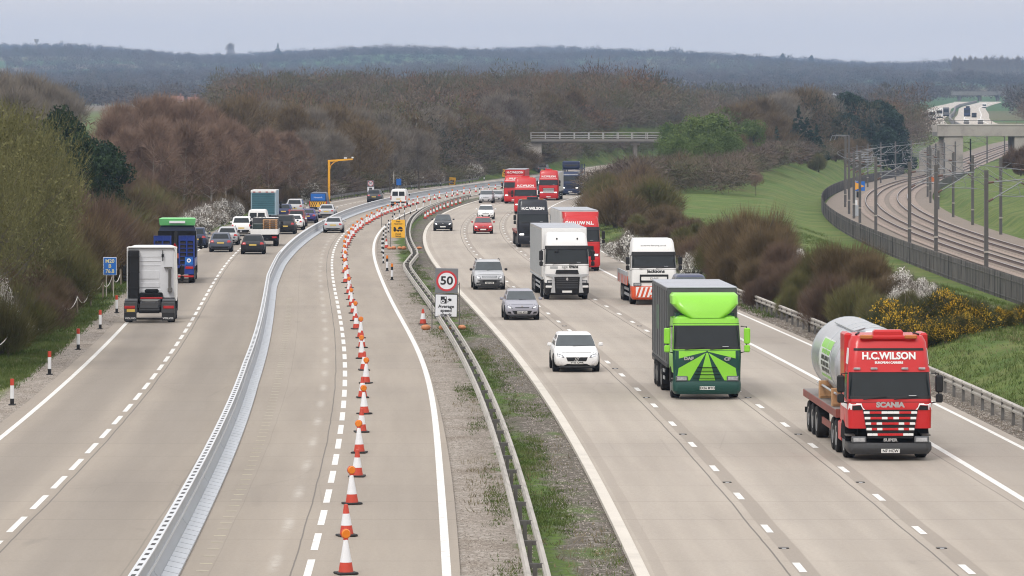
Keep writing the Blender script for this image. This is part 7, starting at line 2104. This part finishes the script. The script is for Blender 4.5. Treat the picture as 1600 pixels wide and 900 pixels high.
for c, lst, lab in ((0.0, mast_y[-1], 'overhead wires above the nearer railway track'), (4.5, mast_y[1], 'overhead wires above the farther railway track')):
    t = thing('overhead_wire', lab, 'wire')
    YY = sorted([240]+lst+[1080])
    mwire, cwire = [], []
    for a, d in zip(YY, YY[1:]):
        n = 6
        for k in range(n):
            s = k/n; y = a+(d-a)*s; x = float(RA(a))*(1-s)+float(RA(d))*s+c; z = float(railz(y))
            mwire.append((x, y, z+6.85-1.0*4*s*(1-s))); cwire.append((x, y, z+5.5))
    b = MB(); b.tube(mwire, 0.016, 4); b.build('carrier_wire', M_WIRE, t, smooth=0)
    b = MB(); b.tube(cwire, 0.016, 4); b.build('contact_wire', M_WIRE, t, smooth=0)
for side, o_, lab in ((-1, -4.7, 'feeder wire along the outer railway masts'), (1, 9.3, 'feeder wire along the inner railway masts')):
    t = thing('feeder_wire', lab, 'wire')
    YY = [235]+mast_y[side]+[1100]
    b = MB(); b.tube([(float(RA(y))+o_, y, float(railz(y))+7.0) for y in YY], 0.013, 4); b.build('wire', M_WIRE, t, smooth=0)
# signal and marker board beside the track
y = 500.0; x = float(RA(y))-3.2; z = float(railz(y))
t = thing('railway_signal', 'trackside marker board with a yellow triangle on blue above a small signal', 'railway signal', (x, y, z))
b = MB(); b.cyl((0, 0, -0.2), (0, 0, 4.2), 0.08, n=8); b.box(-0.35, 0.35, -0.2, 0.2, 0, 1.3, 0, 0.02); b.build('post', M_GALV, t)
b = MB(); b.box(-0.1, 1.1, -0.16, -0.12, 3.0, 4.1, 0, 0.01); pl = b.build('board', M_SIGNB, t)
b = MB(); b.slab([(-0.06, -0.162, 3.08), (1.05, -0.162, 3.55), (-0.06, -0.162, 4.02)], (0, -0.006, 0)); b.build('yellow_triangle', PM('amber_sign_face', (0.75, 0.36, 0.05), 0.5), pl)
b = MB(); b.box(0.1, 0.6, -0.3, -0.12, 2.2, 2.9, 0, 0.08); b.build('signal_head', M_BLKP, t)
b = MB(); b.box(-0.15, 0.2, -0.24, -0.2, 1.3, 1.9); b.build('white_number_plate', M_CWHITE, t)
y = 690.0; x = float(RA(y))+8.6
t = thing('marker_board', 'small orange board beside the inner railway track', 'railway sign', (x, y, float(railz(y))))
b = MB(); b.cyl((0, 0, -0.2), (0, 0, 2.2), 0.06, n=6); b.build('post', M_GALV, t)
b = MB(); b.box(-0.42, 0.42, -0.06, -0.02, 1.5, 2.35, 0, 0.01); b.build('board', PM('orange_board', (0.62, 0.20, 0.02), 0.5), t)
# ------------------------------------------------------------------ bridges
M_CONC = PM('weathered_concrete', (0.34, 0.315, 0.285), 0.9, var=0.22, scale=0.35, dirt=0.5)
M_CONCD = PM('dark_weathered_concrete', (0.19, 0.18, 0.165), 0.9, var=0.25, scale=0.5, dirt=0.4)
M_PARA = PM('pale_parapet_rail', (0.34, 0.34, 0.33), 0.6, 0.2, var=0.12, dirt=0.15)
t = thing('overbridge', 'slim road overbridge with pale parapet railings crossing beyond the red lorries', 'bridge')
By = 800.0; x0, x1 = 3.6, 46.0
b = MB(); b.box(x0, x1, By, By+9, 6.40, 7.0, 0, 0.05); b.box(x0, x1, By-0.35, By+0.02, 6.65, 7.10); b.build('deck', M_CONCD, t)
for yy in (By-0.2, By+8.8):
    b = MB()
    for z in (7.35, 7.75, 8.3): b.box(x0, x1, yy-0.04, yy+0.04, z-0.05, z+0.05)
    for x in np.arange(x0, x1+0.1, 2.75): b.box(x-0.08, x+0.08, yy-0.06, yy+0.06, 7.05, 8.35)
    b.build('parapet', M_PARA, t)
for x in (4.8, 23.4, 41.5):
    b = MB(); b.box(x-0.40, x+0.40, By+2, By+7, -0.2, 5.9, 0, 0.1); b.box(x-0.8, x+0.8, By+0.8, By+8.2, 5.9, 6.398, 0, 0.03); b.build('pier', M_CONC, t)
b = MB(); b.box(2.0, 5.6, By+0.5, By+8.5, 3.6, 6.39, 0, 0.05); b.build('abutment', M_CONC, t)
# bridge over the railway
t = thing('railway_bridge', 'pale concrete bridge over the railway with one wide pier showing at the right', 'bridge')
By = 890.0; x0, x1 = 89.6, 128.0
zt = 9.75; zb = 7.35
b = MB(); b.box(x0, x1, By, By+1.2, zb, zt, 0, 0.05); b.box(x0+0.02, x1, By+11.0, By+12.2, zb, zt, 0, 0.05); b.build('side_beam', M_CONC, t)
b = MB(); b.box(x0, x1, By+1.2, By+11.0, zb, zb+0.9); b.build('deck', M_CONCD, t)
b = MB(); b.box(x0-0.1, x1, By-0.12, By+1.3, zt, zt+0.18, 0, 0.02); b.build('coping', PM('pale_coping', (0.50, 0.48, 0.44), 0.85, var=0.15, dirt=0.3), t)
for xa, xb in ((91.0, 95.0), (105.8, 111.0)):
    b = MB(); b.box(xa, xb, By+0.3, By+11.9, -1.4, zb, 0, 0.06); b.build('pier', M_CONC, t)
b = MB()
for x in np.arange(x0+1, x1, 2.6): b.box(x-0.04, x+0.04, By+0.5, By+0.6, zt+0.18, zt+1.0)
b.box(x0, x1, By+0.5, By+0.58, zt+0.90, zt+1.0); b.build('parapet_railing', M_STEELD, t)
# wing wall left of the pier
b = MB(); b.slab([(86.0, By+3, -1.2), (91.0, By+3, -1.2), (91.0, By+3, 6.8), (86.0, By+3, 4.2)], (0, 0.6, 0)); b.build('wing_wall', M_CONC, t)
# ------------------------------------------------------------------ the motorway far away
def far_strip(name, o0, o1, mat, dz, kind='structure'):
    Y = np.arange(1300, 2700, 12.0); X = np.interp(Y, FAR_Y, FAR_X)
    ker = np.ones(9)/9; X = np.convolve(np.pad(X, 4, mode='edge'), ker, 'valid')
    Z = ground(X, Y)
    vs = [np.stack([X+o, Y, np.interp(Y, _by, _bz)+dz], 1) for o in (o0, o1)]
    n = len(Y); i = np.arange(n-1)
    return tag(np_mesh(name, np.concatenate(vs), np.stack([i, n+i, n+i+1, i+1], 1), mat), kind=kind)
M_FARR = PM('far_pale_concrete', (0.42, 0.375, 0.32), 0.9, var=0.1, scale=0.02)
far_strip('distant_carriageway', -6.6, 7.2, M_FARR, 0.10)
far_strip('distant_carriageway', -22.5, -10.5, M_FARR, 0.10)
far_strip('distant_lane_line', -3.0, -2.6, MAT_WHITE, 0.13); far_strip('distant_lane_line', 3.6, 4.0, MAT_WHITE, 0.13)
def fpath(o, y0, y1, dz):
    Y = np.arange(y0, y1, 12.0); return [(float(np.interp(y, FAR_Y, FAR_X))+o, float(y), float(np.interp(y, _by, _bz))+dz) for y in Y]
t = thing('central_barrier', 'dark barrier between the two distant carriageways at the top right', 'barrier')
b = MB(); b.sweep(fpath(-8.4, 1320, 2660, 0.1), [(-0.4, 0), (-0.3, 1.3), (0.3, 1.3), (0.4, 0)]); b.build('barrier_wall', M_STEELD, t, smooth=0)
def far_box(label, px, Y, w, h, L, mat, cat, name, dz=0.12, win=False):
    X = (px-800)*Y/F
    z = gz(X, Y)+dz
    t = thing(name, label, cat, (X, Y, z), -0.12)
    b = MB(); b.box(-w/2, w/2, 0, L, 0.5, h, 0, 0.12); b.build('body', mat, t)
    b = MB(); b.box(-w/2+0.15, w/2-0.15, -0.03, 0.02, h*0.45, h*0.78); b.build('windscreen', M_GLASS, t)
    b = MB(); 
    for yy in (1.0, L-1.0): b.box(-w/2+0.02, w/2-0.02, yy-0.45, yy+0.45, 0, 0.9)
    b.build('wheels', M_TYRE, t)
    return t
for px, Y, lab in ((1446, 1560, 'white lorry nearest the brown trees on the distant motorway'), (1457, 1620, 'white lorry second in the distant queue at the top right'), (1468, 1700, 'white lorry third in the distant queue, tallest of them')):
    far_box(lab, px, Y, 2.5, 3.9, 12, M_SWHITE, 'lorry', 'distant_lorry')
far_box('grey lorry last in the distant queue at the top right', 1478, 1780, 2.5, 3.7, 12, M_GREYT, 'lorry', 'distant_lorry')
far_box('dark fronted coach on the distant pale carriageway', 1511, 1760, 2.6, 3.6, 11, M_SNAVY, 'coach', 'distant_coach')
far_box('dark car beside the coach on the distant carriageway', 1522, 1720, 2.0, 1.9, 4.4, M_SBLACK, 'car', 'distant_car')
far_box('white van at the far end of the distant carriageway', 1538, 2250, 2.2, 2.4, 5, M_SWHITE, 'van', 'distant_van')
far_box('dark car near the far end of the distant carriageway', 1512, 2150, 2.0, 1.7, 4.4, M_SBLACK, 'car', 'distant_car')
for px, lab in ((1510, 'white car half hidden by the railway bridge parapet'), (1532, 'silver car just above the railway bridge parapet')):
    far_box(lab, px, 1490, 2.0, 1.7, 4.4, M_SWHITE, 'car', 'distant_car')
t = thing('overbridge', 'faint distant overbridge beyond the far motorway at the top right', 'bridge')
Y = 2760; xa, xb = (1488-800)*Y/F, (1600-800)*Y/F; zz = EYE+(HORIZON-149)*Y/F
b = MB(); b.box(xa, xb, Y, Y+10, zz, zz+2.6); b.build('deck', M_CONCD, t)
for px in (1500, 1532, 1560):
    x = (px-800)*Y/F; b = MB(); b.box(x-0.9, x+0.9, Y+2, Y+8, gz(x, Y)-1, zz); b.build('pier', M_CONCD, t)
# ------------------------------------------------------------------ small far things
y = 1010.0; x = (688-800)*y/F
t = thing('phone_mast', 'pale mobile phone mast rising from the brown wood left of the overbridge', 'mast', (x, y, gz(x, y)))
ztop = EYE+(HORIZON-158)*y/F-gz(x, y)
b = MB(); b.cyl((0, 0, 0), (0, 0, ztop-3.5), 0.28, 0.22, 8); b.build('pole', M_GALV, t)
b = MB(); b.cyl((0, 0, ztop-3.5), (0, 0, ztop), 0.16, n=8)
for a in (0, 2.1, 4.2): b.box(0.45*math.cos(a)-0.18, 0.45*math.cos(a)+0.18, 0.45*math.sin(a)-0.1, 0.45*math.sin(a)+0.1, ztop-2.6, ztop, 0, 0.03)
b.build('antennas', M_CWHITE, t)
def house(px, Y, w, d, h, roofm, wallm, label, zoff=0.0):
    X = (px-800)*Y/F
    t = thing('house', label, 'house', (X, Y, gz(X, Y)+zoff), 0.2)
    b = MB(); b.box(-w/2, w/2, 0, d, -2, h); b.build('wall', wallm, t)
    b = MB(); b.slab([(-w/2-0.4, -0.5, h-0.1), (-w/2-0.4, d+0.5, h-0.1), (-w/2-0.4, d/2, h+d*0.42)], (w+0.8, 0, 0)); r = b.build('roof', roofm, t)
    b = MB(); b.box(w*0.3-0.4, w*0.3+0.4, d/2-0.4, d/2+0.4, h+d*0.25, h+d*0.42+1.2); b.build('chimney', roofm, r)
    for k in range(3):
        x = -w*0.33+k*w*0.33; b = MB(); b.box(x-0.6, x+0.6, -0.05, 0.05, h*0.35, h*0.7); b.build('window', M_GLASS, t)
M_TILE = PM('clay_tile_roof', (0.24, 0.12, 0.09), 0.9, var=0.2); M_RENDW = PM('pale_render', (0.55, 0.52, 0.48), 0.9, var=0.1)
house(278, 1960, 5, 5, 2.2, M_TILE, M_RENDW, 'house with a reddish tiled roof behind the green field at the left', 1.0)
house(302, 1970, 4, 4, 2.2, M_TILE, M_RENDW, 'smaller red roofed house right of another beyond the green field', 1.0)
house(1302, 1980, 3, 4, 4, PM('pale_sheet_roof', (0.30, 0.31, 0.33), 0.7), M_RENDW, 'narrow white building above the conifers on the right', 3.0)
house(1500, 4200, 20, 12, 3, PM('pale_sheet_roof', (0.30, 0.31, 0.33), 0.7), M_RENDW, 'pale shed beyond the far motorway on the right', 1.0)
t = thing('water_tower', 'tiny water tower on the left skyline', 'tower', ((57-800)*6000/F, 6000, gz((57-800)*6000/F, 6000)))
b = MB(); b.cyl((0, 0, 0), (0, 0, 20), 1.2, n=8); b.build('shaft', M_CONC, t); b = MB(); b.cyl((0, 0, 18), (0, 0, 23), 2.6, 3.4, 12); b.build('tank', M_CONC, t)
# ------------------------------------------------------------------ grass tufts and stones
def scatter_blades(name, spots, h, w, mat, seed, per=5, spread=0.10):
    rng = np.random.default_rng(seed)
    P = np.repeat(spots, per, axis=0)+np.concatenate([rng.normal(size=(len(spots)*per, 2))*spread, np.zeros((len(spots)*per, 1))], 1)
    D = np.concatenate([rng.normal(size=(len(P), 2))*0.55, np.ones((len(P), 1))], 1)
    v, f = blades(rng, P, D, h, w)
    tag(np_mesh(name, v, f, mat), kind='stuff')
def vnoise(x, y, s, seed):
    return (np.sin(x*s*1.7+seed)*np.cos(y*s*0.23+seed*1.3)+np.sin(x*s*0.9-y*s*0.31+seed*2.1)+np.sin(y*s*0.11+x*s*0.4))/3
MAT_TUFT = wood_mat('grass_blades', [(0.055, 0.105, 0.018), (0.085, 0.145, 0.028), (0.125, 0.170, 0.050), (0.20, 0.185, 0.09)])
MAT_TUFT = plant_mat('grass_blades', (0.060, 0.098, 0.022), (0.130, 0.155, 0.052), 0.0, nscale=0.8)
MAT_DRY = plant_mat('dry_grass_blades', (0.15, 0.13, 0.075), (0.25, 0.21, 0.13), 0.0, nscale=0.6)
rng = np.random.default_rng(33)
def verge_spots(n, o0, o1, y0, y1, thr, s, seed, edge=0.0):
    t = rng.random(n); Y = y0*(y1/y0)**t
    O = rng.uniform(o0, o1, n)
    X = R0(Y)+O
    k = vnoise(X-R0(Y), Y, s, seed)+rng.normal(size=n)*0.18 > thr
    X, Y = X[k], Y[k]
    return np.stack([X, Y, ground(X, Y)-0.01], 1)
sp = np.concatenate([verge_spots(14000, -23, -19.6, 140, 330, -0.45, 1.3, 1.0), verge_spots(16000, 15.6, 30, 118, 215, -0.55, 0.9, 2.0), verge_spots(5000, 14.4, 18, 215, 420, -0.4, 0.9, 3.0)])
fld = verge_spots(16000, 21, 40, 205, 430, -0.2, 0.5, 12.0)
fld = fld[fld[:, 0] < RA(fld[:, 1])-9]
sp = np.concatenate([sp, fld])
scatter_blades('grass_tufts', sp, 0.17, 0.028, MAT_TUFT, 3, 6, 0.12)
sp = np.concatenate([verge_spots(7500, -2.1, -1.0, 84, 330, -0.10, 1.1, 4.0), verge_spots(2600, -3.1, -2.2, 84, 260, 0.25, 1.3, 5.0), verge_spots(2500, -0.9, -0.2, 84, 260, 0.45, 0.8, 6.0)])
scatter_blades('median_grass', sp, 0.10, 0.022, MAT_TUFT, 4, 6, 0.10)
sp = np.concatenate([verge_spots(2500, 15.0, 26, 118, 215, 0.1, 0.5, 7.0), verge_spots(1300, -3.6, -0.3, 84, 260, 0.3, 0.7, 8.0), verge_spots(1500, -23, -19.6, 140, 330, 0.2, 0.6, 9.0)])
scatter_blades('dry_grass', sp, 0.16, 0.020, MAT_DRY, 5, 6, 0.10)
# loose stones on the gravel
def stones(name, P, rmin, rmax, mat, seed):
    rg = np.random.default_rng(seed)
    base = np.array([(1, 0, -0.3), (-0.5, 0.87, -0.3), (-0.5, -0.87, -0.3), (0.1, 0.05, 0.75)], float)
    fs = np.array([(0, 1, 3), (1, 2, 3), (2, 0, 3)])
    n = len(P); r = rmin+(rmax-rmin)*rg.random(n)**2.5
    a = rg.random(n)*2*PI; ca, sa = np.cos(a), np.sin(a)
    V = np.empty((n, 4, 3)); jit = 1+rg.normal(size=(n, 4))*0.2
    V[:, :, 0] = (base[None, :, 0]*ca[:, None]-base[None, :, 1]*sa[:, None])*jit; V[:, :, 1] = (base[None, :, 0]*sa[:, None]+base[None, :, 1]*ca[:, None])*jit; V[:, :, 2] = base[None, :, 2]*jit*0.8
    V = V*r[:, None, None]+P[:, None, :]
    tag(np_mesh(name, V.reshape(-1, 3), (fs[None]+4*np.arange(n)[:, None, None]).reshape(-1, 3), mat), kind='stuff')
MAT_STONE = PM('mixed_flint_stones', (0.33, 0.29, 0.25), 0.9, var=0.55, scale=2.2)
MAT_DEBRIS = PM('dark_leaf_debris', (0.115, 0.088, 0.066), 0.95, var=0.5, scale=2.0)
g1 = np.concatenate([verge_spots(26000, -3.95, -2.2, 84, 300, -9, 1, 1), verge_spots(9000, -1.3, -0.15, 84, 300, -9, 1, 1), verge_spots(3500, 13.9, 15.6, 110, 240, -9, 1, 1), verge_spots(12000, -20.3, -18.4, 130, 300, -9, 1, 1)])
stones('gravel_stones', g1, 0.018, 0.060, MAT_STONE, 1)
g2 = np.concatenate([verge_spots(9000, -3.8, -0.2, 84, 300, 0.0, 0.6, 2), verge_spots(8000, 14.0, 15.8, 110, 240, -0.6, 0.6, 3), verge_spots(6000, -20.6, -18.6, 130, 300, -0.3, 0.6, 4)])
stones('leaf_debris', g2, 0.02, 0.055, MAT_DEBRIS, 2)
# ------------------------------------------------------------------ air
hz = MB(); hz.box(-4000, 4000, -60, 10500, -16, 260)
haze = hz.build('haze', bpy.data.materials.new('haze_air'), smooth=0)
tag(haze, kind='stuff')
hm = haze.data.materials[0]; hm.use_nodes = True
hm.node_tree.nodes.clear()
_o = hm.node_tree.nodes.new('ShaderNodeOutputMaterial'); _v = hm.node_tree.nodes.new('ShaderNodeVolumePrincipled')
_v.inputs['Color'].default_value = (0.50, 0.68, 1.0, 1); _v.inputs['Density'].default_value = 0.000103; _v.inputs['Anisotropy'].default_value = 0.0
hm.node_tree.links.new(_v.outputs[0], _o.inputs['Volume'])
